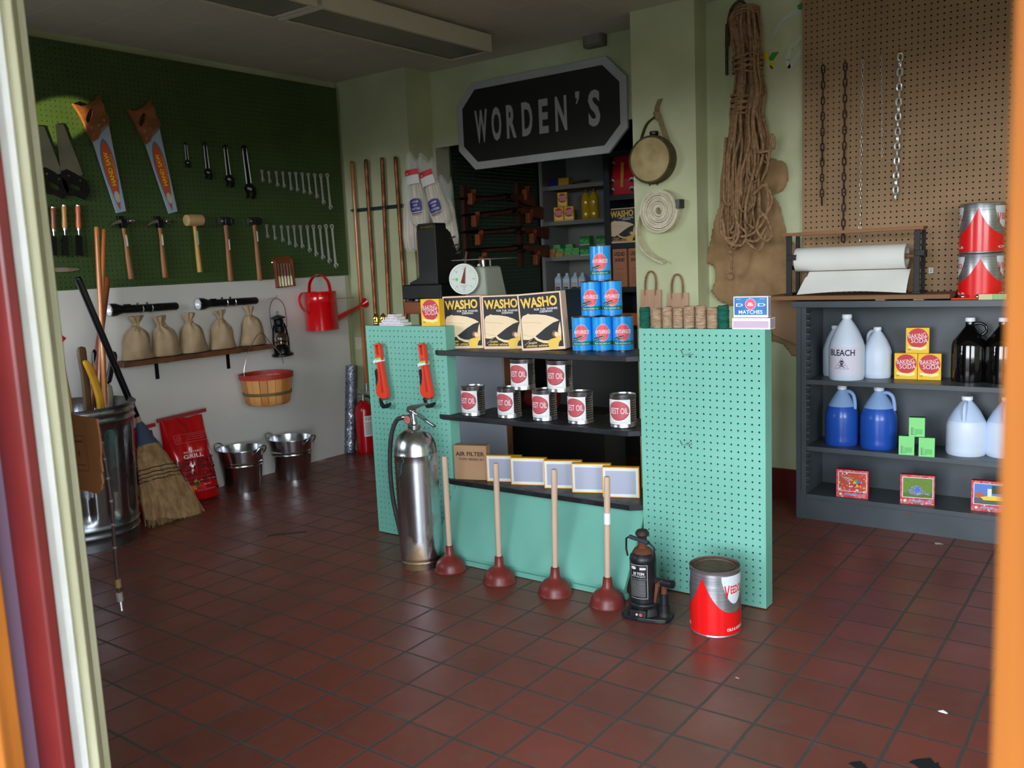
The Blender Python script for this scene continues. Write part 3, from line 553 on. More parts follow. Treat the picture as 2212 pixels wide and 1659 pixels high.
# lantern
p = WL(610, 768, .07); top = WL(600, 672, .07); H_ = (top-p).length; bail = WL(585, 637, .05)
t = thing('storm_lantern', 'black storm lantern hanging by its wire bail right of the shelf', 'lantern', (XB+.075, p.y, p.z), R90, ry=-.06)
s = H_/.28; BK = M('lantern_black', (28, 32, 34), .3, .6)
b = MB(); b.lathe([(.066, 0), (.068, .004), (.066, .012), (.05, .02), (.047, .045), (.05, .055), (.03, .065)], BK, n=28); b.build('fuel_tank', t)
b = MB(); b.lathe([(.026, .068), (.04, .085), (.044, .11), (.036, .135), (.024, .15)], M('clear_glass', (245, 250, 250), .02, trans=1, ior=1.45), n=28); b.build('globe', t)
b = MB(); b.lathe([(.026, .064), (.028, .072), (.02, .076)], BK, n=24); b.cyl((0, 0, .07), (0, 0, .095), .006, BRASS, n=10); b.build('burner', t)
b = MB(); b.lathe([(.026, .148), (.032, .155), (.032, .185), (.022, .192), (.03, .2), (.03, .225), (.02, .235)], BK, n=24); b.lathe([(.046, .236), (.044, .243), (.012, .256), (.002, .258)], BK, n=24); b.build('chimney', t)
for s_ in (-1, 1): b = MB(); b.tube([(s_*.055, 0, .02), (s_*.058, 0, .10), (s_*.05, 0, .17), (s_*.04, 0, .195), (s_*.028, 0, .2)], .0055, BK, n=8); b.build('side_tube', t)
b = MB()
for z in (.095, .125): b.tube([(.047*math.cos(k*PI/10), .047*math.sin(k*PI/10), z) for k in range(20)], .0015, BK, n=5, closed=True)
b.build('guard', t)
b = MB(); b.tube(spline([(.058, 0, .17), (.064, .0, .23), (.058, -.0, .31), (.02, 0, .355), (-.02, 0, .355), (-.052, 0, .31), (-.06, 0, .23), (-.055, 0, .17)], 5), .002, DKSTEEL, n=6); b.tube([(.0, 0, .262), (.01, 0, .272), (0, 0, .28), (-.01, 0, .272), (0, 0, .262)], .0015, DKSTEEL, n=5); b.build('bail', t)
b = MB(); b.cyl((0, 0, 0), (0, -.085, .012), .002, STEEL, n=6); b.cyl((0, -.083, .010), (0, -.086, .022), .002, STEEL, n=6); tag(b.build('wall_hook'), 'thin wire hook carrying the black storm lantern', 'hook', loc=(XB, p.y-.02, p.z+.35), rz=R90)
t.scale = (s, s, s)
# watering can
c1 = WL(696, 712, .11); c0 = WL(694, 630, .11); H_ = (c0-c1).length
t = thing('watering_can', 'glossy red metal watering can with long spout hung on the white board', 'watering can', (XB+.112, c1.y, c1.z), R90); R_ = .103
b = MB(); b.lathe([(.001, .002), (R_, .002), (R_+.002, .0), (R_+.002, .008), (R_, .01), (R_, H_*.72), (R_+.002, H_*.73), (R_, H_*.74), (R_, H_-.004), (R_+.003, H_), (R_-.003, H_), (R_-.004, .02)], RED, n=48); b.build('body', t)
b = MB(); e = WL(783, 652, .11); ex = e.y-c1.y; ez = e.z-c1.z
b.cyl((R_-.006, 0, H_*.20), (ex-.01, 0, ez-.02), .021, RED, r1=.011, n=18); b.cyl((R_, 0, H_*.78), (ex*.8, 0, H_*.78), .002, RED, n=6); b.build('spout', t)
b = MB(); d_ = Vector((ex-R_, 0, ez-H_*.2)).normalized(); c_ = Vector((ex-.012, 0, ez-.02)); b.cyl(c_, c_+d_*.03, .012, RED, r1=.038, n=24); b.cyl(c_+d_*.03, c_+d_*.034, .038, RED, r1=.034, n=24); b.build('rose', t)
b = MB(); b.ribbon(spline([(-R_, 0, H_*.42), (-R_-.05, 0, H_*.62), (-R_-.066, 0, H_*.85), (-R_-.04, 0, H_*1.0), (-R_, 0, H_*1.0)], 6), (0, .022, 0), .003, RED); b.build('side_handle', t)
b = MB(); b.ribbon(spline([(-.002, -R_, H_-.01), (.0, -.085, H_+.06), (0, -.03, H_+.105), (0, .03, H_+.105), (0, .085, H_+.06), (.002, R_, H_-.01)], 6), (.024, 0, 0), .003, RED); b.build('top_handle', t)
b = MB(); b.tube([(0, 0, .0), (0, -.1, .0), (0, -.125, .02)], .002, STEEL, n=6); tag(b.build('wall_hook'), 'thin wire hook carrying the red watering can', 'hook', loc=(XB, c1.y, c1.z+H_+.098), rz=R90)
# basket
c0 = WL(571, 806, .15); c1 = WL(573, 872, .15); H_ = c0.z-c1.z; R_ = .158
t = thing('bushel_basket', 'slatted wooden basket with a red rim hanging below the shelf', 'basket', (XB+.165, c0.y, c1.z), R90); BW = M('basket_wood', (226, 164, 96), .5, c2=(200, 134, 72), scale=7, st=(1, 1, .15))
BW2 = M('basket_wood_dark', (206, 138, 76), .5, c2=(186, 118, 62), scale=7, st=(1, 1, .15)); b = MB(); ns = 20
for k in range(ns):
    t0_, t1_ = 2*PI*k/ns, 2*PI*(k+.93)/ns; o = .002*(k % 2)
    pr = [(.06, .003), (.115+o, .0), (.128+o, .012), (.134+o, H_*.3), (.15+o, H_)]; vs = []
    for r, z in pr:
        for a2 in (t0_, (t0_+t1_)/2, t1_): vs += [(r*math.cos(a2), r*math.sin(a2), z), ((r-.003)*math.cos(a2), (r-.003)*math.sin(a2), z+.002)]
    fs = []
    for j in range(4):
        for i in range(2):
            a2 = j*6+i*2; fs += [(a2, a2+2, a2+8, a2+6), (a2+1, a2+7, a2+9, a2+3)]
        fs += [(j*6, j*6+6, j*6+7, j*6+1), (j*6+4, j*6+5, j*6+11, j*6+10)]
    b.put(vs, fs, BW if k % 3 else BW2)
b.lathe([(.001, .004), (.118, .006), (.118, .012), (.001, .012)], BW2, n=32); b.build('slats', t)
b = MB(); b.lathe([(.152, H_-.026), (.157, H_-.026), (.159, H_+.002), (.145, H_+.002), (.143, H_-.022), (.147, H_-.022)], M('dull_red_band', (170, 48, 40), .5), n=48); b.build('rim', t)
b = MB(); b.lathe([(.138, H_*.33), (.1405, H_*.33), (.1435, H_*.43), (.141, H_*.43)], M('olive_band', (110, 92, 52), .5), n=48); b.build('band', t)
b = MB(); b.tube(spline([(-.155, 0, H_-.01), (-.15, 0, H_+.05), (-.10, .0, H_+.16), (0, .02, H_+.24), (.07, .02, H_+.17), (.12, 0, H_+.10), (.135, 0, H_+.04)], 6), .0018, STEEL, n=6); b.build('wire_handle', t)
# ================================================================ FLOOR BELOW THE LEFT WALL
# galvanised trash can
TC = Vector((-4.165, 2.085, 0)); TH = .665
t = thing('trash_can', 'ribbed galvanised steel trash can standing by the door post, holding tool handles', 'trash can', TC)
def rib(v, t_, r, z):
    if .13 < z < TH-.10:
        e = min(1, (z-.13)/.03, (TH-.10-z)/.03); k = max(0, math.sin(t_*13)); q_ = -.075*k**.5*e; return Vector((v.x*(1+q_), v.y*(1+q_), v.z))
    return v
b = MB(); pr = [(.001, .03), (.235, .03), (.238, .0), (.245, .0), (.246, .03), (.248, .055), (.253, .06), (.248, .066), (.249, .09), (.254, .096), (.249, .102)]
pr += [(.249+.02*(z-.10)/.5, z) for z in [.12+.02*i for i in range(23)]]
pr += [(.274, TH-.075), (.28, TH-.068), (.274, TH-.06), (.275, TH-.04), (.281, TH-.034), (.275, TH-.026), (.276, TH-.012), (.286, TH-.012), (.288, TH-.002), (.282, TH+.003), (.272, TH-.002), (.265, TH-.1), (.25, .2), (.235, .04)]
GAL2 = M('can_galvanised', (176, 180, 186), .2, 1, (140, 146, 154), 6, rough2=.42)
b.lathe(pr, GAL2, n=104, fn=rib); b.build('body', t, ang=60)
for a_ in (-.35, 2.8):
    c, s_ = math.cos(a_), math.sin(a_); b = MB()
    b.tube([(c*.275-s_*k, s_*.275+c*k, TH-.16+dz) if dz == 0 else (c*.315-s_*k, s_*.315+c*k, TH-.16+dz) for k, dz in ((-.06, 0), (-.05, -.02), (.05, -.02), (.06, 0))], .005, GAL2, n=8); b.build('handle', t)
def stick(name, lab, cat, p0, pa, pb, r0, r1, mt, grp=None, n=14, xa=-4.2, xb=-4.25, base=.05):
    """pole from the can's bottom region through photo points"""
    a_ = at(pa[0], pa[1], 'x', xa); c_ = at(pb[0], pb[1], 'x', xb); d = (c_-a_).normalized()
    k = (a_.z-base)/d.z if abs(d.z) > .1 else 1; s0 = a_-d*k
    b = MB(); b.tube([(0, 0, 0), d*((c_-s0).length*.5), d*((c_-s0).length-.01), d*(c_-s0).length], [r0, (r0+r1)/2, r1, r1*.85], mt, n=n)
    return tag(b.build(name), lab, cat, grp, loc=s0), d
GOLDW = M('glossy_orange_wood', (204, 122, 58), .25, c2=(160, 88, 40), scale=14, st=(1, 1, .1), coat=.5)
stick('wooden_pole', 'tall glossy orange-brown wooden pole, the left one rising from the trash can', 'pole', None, (226, 850), (209, 490), .0125, .0125, GOLDW, 'tall poles in the trash can', xa=-4.2, xb=-4.2)
stick('wooden_pole', 'tall glossy orange-brown wooden pole, the right one crossing behind the black pipe', 'pole', None, (214, 850), (225, 495), .0115, .0105, GOLDW, 'tall poles in the trash can', xa=-4.28, xb=-4.3)
stick('paddle_handle', 'flat reddish wooden handle leaning between the tall poles and the flashlight', 'tool handle', None, (207, 800), (232, 600), .014, .017, WOODR, xa=-4.32, xb=-4.4)
stick('black_pipe', 'shiny black metal pipe leaning left out of the trash can', 'pipe', None, (276, 855), (168, 600), .0165, .0165, M('glossy_black_paint', (14, 14, 18), .12, coat=.5), xa=-4.14, xb=-4.08, base=.56)
def grip(name, lab, pts, w0, mt, th=.022):
    """a shaped flat tool handle along photo points (px, py, plane x, width)"""
    P = [at(a_[0], a_[1], 'x', a_[2]) for a_ in pts]; o = P[0].copy(); v = []; f = []
    for i, p in enumerate(P):
        wd = pts[i][3]/2; vs = [Vector((-th/2, -wd*.7, 0)), Vector((-th/2, wd*.7, 0)), Vector((0, wd, 0)), Vector((th/2, wd*.7, 0)), Vector((th/2, -wd*.7, 0)), Vector((0, -wd, 0))]
        v += [p-o+q for q in vs]
    for i in range(len(P)-1):
        f += [(i*6+k, i*6+(k+1) % 6, i*6+6+(k+1) % 6, i*6+6+k) for k in range(6)]
    f += [tuple(range(6)), tuple(6*(len(P)-1)+k for k in range(6))]
    b = MB(); b.put(v, f, mt, True); return tag(b.build(name, sub=1), lab, 'tool handle', 'shaped tool handles in the trash can', loc=o)
grip('axe_handle', 'dark brown flared axe handle standing left of the yellow handle in the can', [(196, 1010, -4.2, .04), (190, 870, -4.2, .045), (182, 800, -4.2, .045), (176, 765, -4.2, .055), (175, 747, -4.2, .055)], 0, M('dark_axe_wood', (104, 74, 46), .5, c2=(82, 56, 34), scale=16, st=(1, 1, .1)))
grip('axe_handle', 'curved bright yellow fibreglass axe handle in the trash can', [(226, 1000, -4.1, .035), (222, 880, -4.1, .04), (207, 830, -4.1, .04), (194, 795, -4.1, .045), (182, 776, -4.1, .04)], 0, M('yellow_fibreglass', (222, 168, 40), .35, c2=(196, 140, 30), scale=8, coat=.4), th=.03)
grip('axe_handle', 'pale wooden axe handle at the left edge of the trash can beside the post', [(170, 1000, -4.0, .04), (152, 890, -4.0, .04), (138, 820, -4.0, .035), (128, 760, -4.0, .035)], 0, M('pale_axe_wood', (196, 156, 104), .5, c2=(166, 122, 76), scale=16, st=(1, 1, .1)))
grip('axe_handle', 'greyish wooden handle with black wrapped grip behind the black pipe', [(240, 1000, -4.25, .04), (238, 870, -4.25, .045), (235, 826, -4.25, .045)], 0, M('grey_wood', (156, 142, 120), .6))
grip('shovel_grip', 'black plastic D shaped grip behind the black pipe', [(234, 832, -4.25, .045), (238, 800, -4.25, .03), (246, 780, -4.25, .05), (244, 757, -4.25, .045)], 0, BLKPL)
grip('shovel_grip', 'small black handle top between the dark brown handle and the tall poles', [(210, 900, -4.33, .03), (206, 800, -4.33, .035), (203, 750, -4.33, .035)], 0, BLKPL)
b = MB(); p = at(126, 732, 'x', -4.3); b.ball((0, 0, 0), .03, M('bright_red_cloth', (236, 40, 60), .7), 12, 8, (.4, 1, .8)); b.prism([(-.05, -.01), (.0, .03), (.035, 0), (0, -.03)], -.01, .01, M('bright_red_cloth', (236, 40, 60), .7))
rt = thing('flag_pole', 'thin pole with a small bright red tip at the edge of the door post', 'flag', (p.x, p.y, .05)); o = b.build('red_tip', rt); o.location = (0, 0, p.z-.05); o.rotation_euler = (0, 0, R90)
b = MB(); b.cyl((0, 0, 0), (0, 0, p.z-.07), .006, WOODL, n=8); b.build('pole', rt)
# broom
p0 = stand(372, 1126, 0); p1 = at(306, 925, 'x', -4.33)
t = thing('corn_broom', 'straw broom with dark stitching leaning behind the trash can', 'broom', p0+Vector((-.02, .03, .012)))
d = (p1-t.location); ln = d.length; d.normalize(); side = Vector((0, 1, 0)); side = (side-d*side.dot(d)).normalized(); nn = d.cross(side)
STR = M('broom_straw', (186, 150, 106), .85, c2=(146, 110, 72), scale=40, st=(1, 1, .12), bump=.6); b = MB(); random.seed(11)
def bp(u, v, k): return d*(ln*u)+side*v+nn*k
v = []; f = []; us = [-.02, .0, .1, .25, .4, .55, .68, .8, .9, 1.0]; ws = [.150, .158, .156, .145, .125, .105, .085, .06, .036, .026]; n_ = 28
for i, (u, wd) in enumerate(zip(us, ws)):
    for k in range(n_):
        a_ = 2*PI*k/n_; j = random.uniform(-.004, .004); sk_ = -.05*(1-u)*math.cos(a_) if i < 2 else 0
        v.append(bp(u+sk_+(random.uniform(-.02, .02) if i < 1 else 0), (wd+j)*math.cos(a_), (.018+.016*(1-abs(u-.4)))*math.sin(a_)+j))
for i in range(len(us)-1): f += [(i*n_+k, i*n_+(k+1) % n_, i*n_+n_+(k+1) % n_, i*n_+n_+k) for k in range(n_)]
f.append(tuple(range(n_))); b.put(v, f, STR, True)
for k in range(260):
    x = random.uniform(-.155, .155); y = random.uniform(-.022, .022); u0 = random.uniform(.15, .5); q = x*(.125/.155)
    b.tube([bp(-.06+random.uniform(-.04, .05), x*1.03, y*1.3), bp(u0, q if abs(q) < .1 else q*.93, y*1.8)], .0011, STR, n=4)
b.build('bristles', t, ang=80)
for i, u in enumerate((.42, .46, .50, .545)):
    wd = .126-.09*(u-.4); b = MB(); pts = [bp(u+.004*math.sin(a_*9), wd*math.cos(a_), .034*math.sin(a_)) for a_ in [2*PI*k/40 for k in range(40)]]
    b.tube(pts, .0022, BLACK, n=5, closed=True); b.build('stitching', t)
b = MB(); v = []; f = []
for i, (u, wd, th) in enumerate(((.80, .064, .036), (.9, .042, .032), (1.0, .028, .026), (1.06, .016, .016))):
    for k in range(20): a_ = 2*PI*k/20; v.append(bp(u, wd*math.cos(a_), th*math.sin(a_)))
for i in range(3): f += [(i*20+k, i*20+(k+1) % 20, i*20+20+(k+1) % 20, i*20+20+k) for k in range(20)]
b.put(v, f, M('faded_blue_binding', (70, 84, 110), .6), True); b.build('binding', t)
b = MB(); b.cyl(bp(1.0, 0, 0), bp(1.36, 0, 0), .012, WOODL, n=12); b.build('handle', t)
# charcoal bags
BAGR = M('red_plastic_bag', (206, 20, 28), .22, c2=(188, 14, 22), scale=10, bump=.35, bscale=22, coat=.3)
def bag(p, rz, W_, H_, T_, lab, lean, seed, text=True):
    t = thing('charcoal_bag', lab, 'bag', p, rz, 'red charcoal bags', rx=lean); off = Vector((seed, 0, 0)); nx, nz = 20, 30; b = MB(); v = []; f = []
    for s_ in (-1, 1):
        for j in range(nz+1):
            z = H_*j/nz; tp = max(0, (z/H_-.62)/.38); tk = T_/2*(1-tp**1.4)*min(1, .55+z/H_*4); wd = W_/2*(1+.05*math.sin(z*9+seed))*(1-.10*tp)
            for i in range(nx+1):
                u = -1+2*i/nx; e = (1-abs(u)**5)**.5 if abs(u) < 1 else 0
                q = noise.noise(Vector((u*3, z*9, s_))+off)*.014*e*(0.4+e)
                v.append((u*wd, s_*(tk*e+.002)+q, z+(.004*math.sin(u*7+seed) if j == nz else 0)))
    st = (nx+1)*(nz+1)
    for s_ in (0, 1):
        for j in range(nz):
            for i in range(nx): a_ = s_*st+j*(nx+1)+i; f.append((a_, a_+1, a_+nx+2, a_+nx+1))
    for j in range(nz): f += [(j*(nx+1), (j+1)*(nx+1), st+(j+1)*(nx+1), st+j*(nx+1)), (j*(nx+1)+nx, (j+1)*(nx+1)+nx, st+(j+1)*(nx+1)+nx, st+j*(nx+1)+nx)]
    f += [(i, i+1, st+i+1, st+i) for i in range(nx)]
    b.put(v, f, BAGR, True); b.build('bag_body', t, ang=80)
    b = MB(); b.put([(x, y, z) for x in (-W_*.5, W_*.56) for y in (-.006, .006) for z in (H_-.008+.02*(x > 0), H_+.012+.02*(x > 0))], [(0, 1, 3, 2), (4, 5, 7, 6), (0, 1, 5, 4), (2, 3, 7, 6), (0, 2, 6, 4), (1, 3, 7, 5)], M('dull_red_seam', (150, 40, 44), .5)); b.build('top_seam', t)
    b = MB(); y = -T_/2-.016; k = W_/.27; MR = M('maroon_print', (74, 8, 16), .5)
    if text:
        b.text('BACKYARD', .012*k, .0, H_*.585, WHITE, W_*.38); b.text('GRILL', .022*k, 0, H_*.535, WHITE, W_*.42, off=.02)
        for i, (s_, h) in enumerate((('INSTANT', .031), ('LIGHTING', .029), ('CHARCOAL', .029), ('BRIQUETS', .029))): b.text(s_, h*k, .005, H_*(.465-.074*i), MR, W_*.82, off=.03)
        b.rect(-W_*.42, W_*.45, H_*.105, H_*.135, BLACK); b.text('READY TO LIGHT', .008, 0, H_*.12, M('grey_print', (150, 150, 150), .5), W_*.7)
        b.disc(-.01, H_*.205, .018, .016, M('leaf_print', (70, 90, 30), .5)); b.flat([(-.02, H_*.22), (-.01, H_*.26), (0, H_*.225), (.005, H_*.25), (.008, H_*.21)], YELP)
        b.text('EXTENDED', .009, -.05, H_*.175, YELP, W_*.25); b.text('DESIGN', .012, -.05, H_*.15, YELP, W_*.25); b.text('NET WT', .007, .05, H_*.18, WHITE, .04)
        b.line([(-W_*.35, H_*.235), (W_*.4, H_*.235)], .0015, WHITE)
    PK = M('pink_print', (222, 120, 124), .5); b.line([(-W_*.3, H_*.80), (W_*.38, H_*.80), (W_*.38, H_*.70), (-W_*.3, H_*.70), (-W_*.3, H_*.80)], .0015, PK)
    for i in range(3): b.line([(-W_*.05, H_*(.78-.025*i)), (W_*.33, H_*(.78-.025*i))], .0018, PK)
    b.line([(-W_*.22+.013*math.cos(k_*PI/6), H_*.75+.013*math.sin(k_*PI/6)) for k_ in range(13)], .0015, PK); b.line([(-W_*.25, H_*.73), (-W_*.19, H_*.77)], .0015, PK)
    # drape the print on the bulging front
    for i_, (x, yy, z) in enumerate(b.V):
        tp = max(0, (z/H_-.62)/.38); tk = T_/2*(1-tp**1.4)*min(1, .55+z/H_*4); u = x/(W_/2); e = max(0, 1-abs(min(.999, abs(u)))**5)**.5
        b.V[i_] = (x, -(tk*e+.002)-.011+.002*(b.V[i_][1]), z)
    b.build('print', t)
bag(Vector((-4.30, 2.79, .006)), R90-.15, .27, .47, .12, 'red bag of instant lighting charcoal with white and yellow print, in front', -.20, 2.3)
bag(Vector((-4.35, 2.51, .006)), R90-.05, .26, .43, .11, 'red charcoal bag half hidden behind the broom and the front bag', -.16, 5.1)
# buckets
def bucket(px, py, rz, lab, sc=1):
    p = stand(px, py, 0, .085); t = thing('steel_bucket', lab, 'bucket', p, rz, 'shiny steel buckets'); h = .245; BK_ = M('bright_tin', (215, 218, 222), .2, 1)
    pr = [(.001, .004), (.092, .004), (.094, 0), (.097, 0), (.098, .006), (.113, h*.6), (.117, h*.62), (.114, h*.64), (.115, h*.68), (.119, h*.70), (.116, h*.72), (.126, h-.004), (.131, h-.002), (.131, h+.003), (.124, h+.002), (.096, .012), (.001, .010)]
    b = MB(); b.lathe(pr, BK_, n=56, sx=1.08); b.build('body', t)
    for s_ in (-1, 1):
        b = MB(); b.tube(spline([(s_*.128, -.045, h-.03), (s_*.150, -.04, h-.005), (s_*.165, -.02, h+.018), (s_*.165, .02, h+.018), (s_*.150, .04, h-.005), (s_*.128, .045, h-.03)], 5), .0045, BK_, n=8); b.build('handle', t)
    t.scale = (sc,)*3; return t
bucket(527, 1064, .25, 'shiny steel bucket nearest the charcoal bags'); bucket(634, 1037, .25, 'shiny steel bucket farther from the charcoal bags', 1.0)
# wire mesh roll
a_ = at(749, 978, 'z', 0); top = at(766, 790, 'x', -4.40); d = top-a_
t = thing('wire_mesh_roll', 'roll of silver wire mesh leaning in the corner beside the red extinguisher', 'wire mesh roll', (a_.x+.03, a_.y, .005)); MESH = M('silver_mesh', (176, 184, 200), .35, .9, (110, 118, 136), 130, lo=.42, hi=.58, bump=1)
b = MB(); top = Vector((-4.43, top.y, top.z))-t.location; dn = top.normalized(); L = top.length; s1, s2, _ = frame_of(dn)
v = []; f = []; rings = 46; n_ = 24
for j in range(rings+1):
    for k in range(n_):
        a2 = 2*PI*k/n_; r = .036*(1+.10*math.sin(j*2.2+a2*3)*math.cos(a2*5)+.05*noise.noise(Vector((a2*2, j*.6, 0)))); v.append(dn*(L*j/rings)+s1*r*math.cos(a2)+s2*r*math.sin(a2))
for j in range(rings): f += [(j*n_+k, j*n_+(k+1) % n_, j*n_+n_+(k+1) % n_, j*n_+n_+k) for k in range(n_)]
b.put(v, f, MESH, True)
for w_ in range(10):
    for sg in (-1, 1): b.tube([dn*(L*j/30)+(s1*math.cos(w_*PI/5+sg*j*.42)+s2*math.sin(w_*PI/5+sg*j*.42))*.0395 for j in range(31)], .0012, STEEL, n=4)
b.tube([dn*(L*j/12)+(s1*math.cos(j*1.2)+s2*math.sin(j*1.2))*.02 for j in range(13)], .012, MESH, n=6); b.build('mesh', t, ang=80)
# red extinguisher
p = stand(788, 979, 0, .055)+Vector((.03, -.01, 0)); t = thing('fire_extinguisher', 'small bright red fire extinguisher on the floor behind the left teal panel', 'fire extinguisher', p, .3)
RX = M('extinguisher_red', (190, 10, 22), .22, coat=.5); b = MB(); h = .36; b.lathe([(.001, .0), (.06, 0), (.062, .004), (.062, .02), (.0615, h-.07), (.055, h-.035), (.035, h-.012), (.02, h), (.001, h)], RX, n=36); b.build('cylinder', t)
b = MB(); b.cyl((0, 0, h-.005), (0, 0, h+.045), .014, STEEL, n=16); vl_ = b.build('valve', t)
b = MB(); b.bb(-.045, .03, -.008, .008, h+.052, h+.058, STEEL); b.build('lever', vl_); b = MB(); b.bb(-.045, .02, -.008, .008, h+.028, h+.034, STEEL); b.build('grip', vl_)
b = MB(); b.tube(spline([(.01, 0, h+.03), (.05, .0, h+.02), (.075, 0, h-.03), (.075, 0, .16)], 6), .007, BLKPL, n=8); b.build('hose', t)
b = MB(); b.tube([(-.01, -.01, h+.05), (-.03, -.015, h+.075), (-.045, -.012, h+.07)], .001, WHITE, n=5); b.build('pin_tag', t)
b = MB(); b.rect(-.05, .045, .12, .26, CARDW, -.0006); b.text('FIRE', .02, 0, .24, REDM, .07, -.0008)
for i in range(7): b.line([(-.04, .21-.012*i), (.036, .21-.012*i)], .003, BLACK, -.0008)
b.bend(.0618); o = b.build('label', t); o.rotation_euler = (0, 0, 1.2)
b = MB(); b.slab([(0, 0), (.05, .012), (.058, .03), (.012, .022)], 0, .002, M('cream_scrap', (206, 186, 150), .8)); p = at(686, 997, 'z', 0); tag(b.build('paper_scrap'), 'torn cream paper scrap on the floor right of the buckets', 'paper scrap', loc=(p.x, p.y, 0), rz=.8)

# ================================================================ PIPES ON THE LEFT PIER
def YPp(px, py, v=YP-.03): return at(px, py, 'y', v)
pipes = ((760, 348, 792, 842, 'leftmost, behind the watering can spout'), (790, 344, 812, 690, 'second from the left'), (825, 340, 841, 690, 'third from the left'), (854, 338, 875, 655, 'rightmost, beside the cotton mops'))
for i, (x0, y0, x1, y1, lab) in enumerate(pipes):
    a_ = YPp(x0, y0); c_ = YPp(x1, y1); d = (a_-c_).normalized(); zb = .42 if i == 0 else .03; bt = a_-d*((a_.z-zb)/d.z)
    t = thing('broom_pole', 'copper coloured pole standing against the green pier, '+lab, 'pole', bt, group='copper coloured poles on the left pier')
    b = MB(); e = a_-bt; b.cyl(e.normalized()*.05, e-e.normalized()*.012, .0125, GOLDW if i == 0 else COPPER, n=16); b.cyl(e-e.normalized()*.012, e, .0125, COPPER, r1=.008, n=16); b.build('shaft', t)
    b = MB(); b.cyl((0, 0, 0), e.normalized()*.052, .0135, STEEL, n=14); b.build('tip', t)
a_ = YPp(755, 453); c_ = YPp(873, 446); t = thing('wall_bracket', 'dark metal bracket strip clamping the four copper poles to the pier', 'bracket', (0, 0, 0)); zm = (a_.z+c_.z)/2
b = MB(); b.bb(a_.x, c_.x, YP-.006, YP, zm-.012, zm+.012, M('zinc_blue', (72, 104, 104), .35, .8)); b.build('rail', t)
for px, py, _, _, _ in pipes:
    x = YPp(px+4, 450).x; b = MB(); b.tube([(x-.03, YP-.008, zm), (x-.022, YP-.02, zm), (x-.012, YP-.045, zm), (x+.012, YP-.045, zm), (x+.022, YP-.02, zm), (x+.03, YP-.008, zm)], .0045, M('zinc_blue', (72, 104, 104), .35, .8), n=6); b.build('clip', t)

# ================================================================ BACK COUNTER WITH REGISTER, SCALE AND MOPS
YC = 3.42; x0 = at(872, 653, 'y', YC).x; zt = at(872, 653, 'y', YC).z; x1 = at(1103, 775, 'y', YC+.0).x
t = thing('sales_counter', 'grey fronted counter with a reddish wooden top behind the teal display', 'counter', (0, 0, 0))
b = MB(); b.bb(x0, -2.56, YC, YC+.47, zt-.062, zt, WOODR); b.build('top', t, bevel=.003)
b = MB(); xg = at(1083, 770, 'y', YC+.02).x; b.bb(x0+.2, xg, YC+.018, YC+.038, 0, zt-.062, M('blue_grey_board', (168, 172, 184), .5)); b.build('front_panel', t)
b = MB(); b.bb(xg-.03, xg, YC+.038, YC+.085, 0, zt-.062, WOODM); b.build('post', t)
b = MB(); b.bb(x0+.2, x0+.22, YC+.038, YC+.40, 0, zt-.062, WOODM); b.build('side_panel', t)
# register
rp = at(945, 640, 'y', YC+.06); rx0 = at(872, 640, 'y', YC+.06).x; xr_ = at(945, 600, 'y', YC+.06).x; xl_ = at(905, 600, 'y', YC+.06).x; zr = at(925, 482, 'y', YC+.06).z-zt
BR = M('register_black', (20, 20, 22), .35, coat=.3)
t = thing('cash_register', 'old black cash register seen from behind on the wooden counter', 'cash register', (xr_, YC+.05, zt))
W_ = xr_-rx0; Wt = xr_-xl_
b = MB(); b.bb(-W_, .03, 0, .27, .012, zr*.22, BR); b.bb(-W_+.02, -W_+.05, .02, .05, 0, .012, BR); b.build('drawer_base', t, bevel=.006)
b = MB(); b.prism([(-W_*.82, zr*.22), (-W_*.80, zr*.25), (-Wt-.01, zr*.30), (-Wt, zr*.34), (-Wt, zr*.97), (-Wt+.012, zr), (-.006, zr), (0, zr*.97), (0, zr*.22)], .012, .10, BR); b.build('cabinet', t, bevel=.003)
b = MB(); b.put([(0, .1, zr*.22), (0, .1, zr*.93), (0, .13, zr*.88), (0, .20, zr*.5), (0, .25, zr*.36), (0, .26, zr*.22), (-W_*.8, .1, zr*.22), (-W_*.8, .1, zr*.6), (-W_*.8, .13, zr*.55), (-W_*.8, .20, zr*.5), (-W_*.8, .25, zr*.36), (-W_*.8, .26, zr*.22)], [(0, 1, 2, 3, 4, 5), (6, 7, 8, 9, 10, 11), (0, 1, 7, 6), (1, 2, 8, 7), (2, 3, 9, 8), (3, 4, 10, 9), (4, 5, 11, 10)], BR); kh_ = b.build('keyboard_housing', t)
b = MB(); b.rect(-Wt+.008, -.008, zr*.93, zr*.975, M('dark_brass_plate', (44, 36, 22), .3, .6), .0112); b.text('00076', .013, -.035, zr*.952, BRASS, .05, .0108); b.line([(-Wt+.03, zr*.95), (-Wt+.075, zr*.95)], .003, BRASS, .0108); b.build('serial_plate', t)
for k in range(5): b = MB(); b.cyl((0, .125+.022*k, zr*(.80-.10*k)), (.03, .135+.022*k, zr*(.82-.10*k)), .005, CHROME, n=8); b.build('key', kh_)
b = MB(); b.tube([(0, .2, zr*.45), (.03, .2, zr*.45), (.03, .22, zr*.62)], .006, CHROME, n=8); b.build('crank', t)
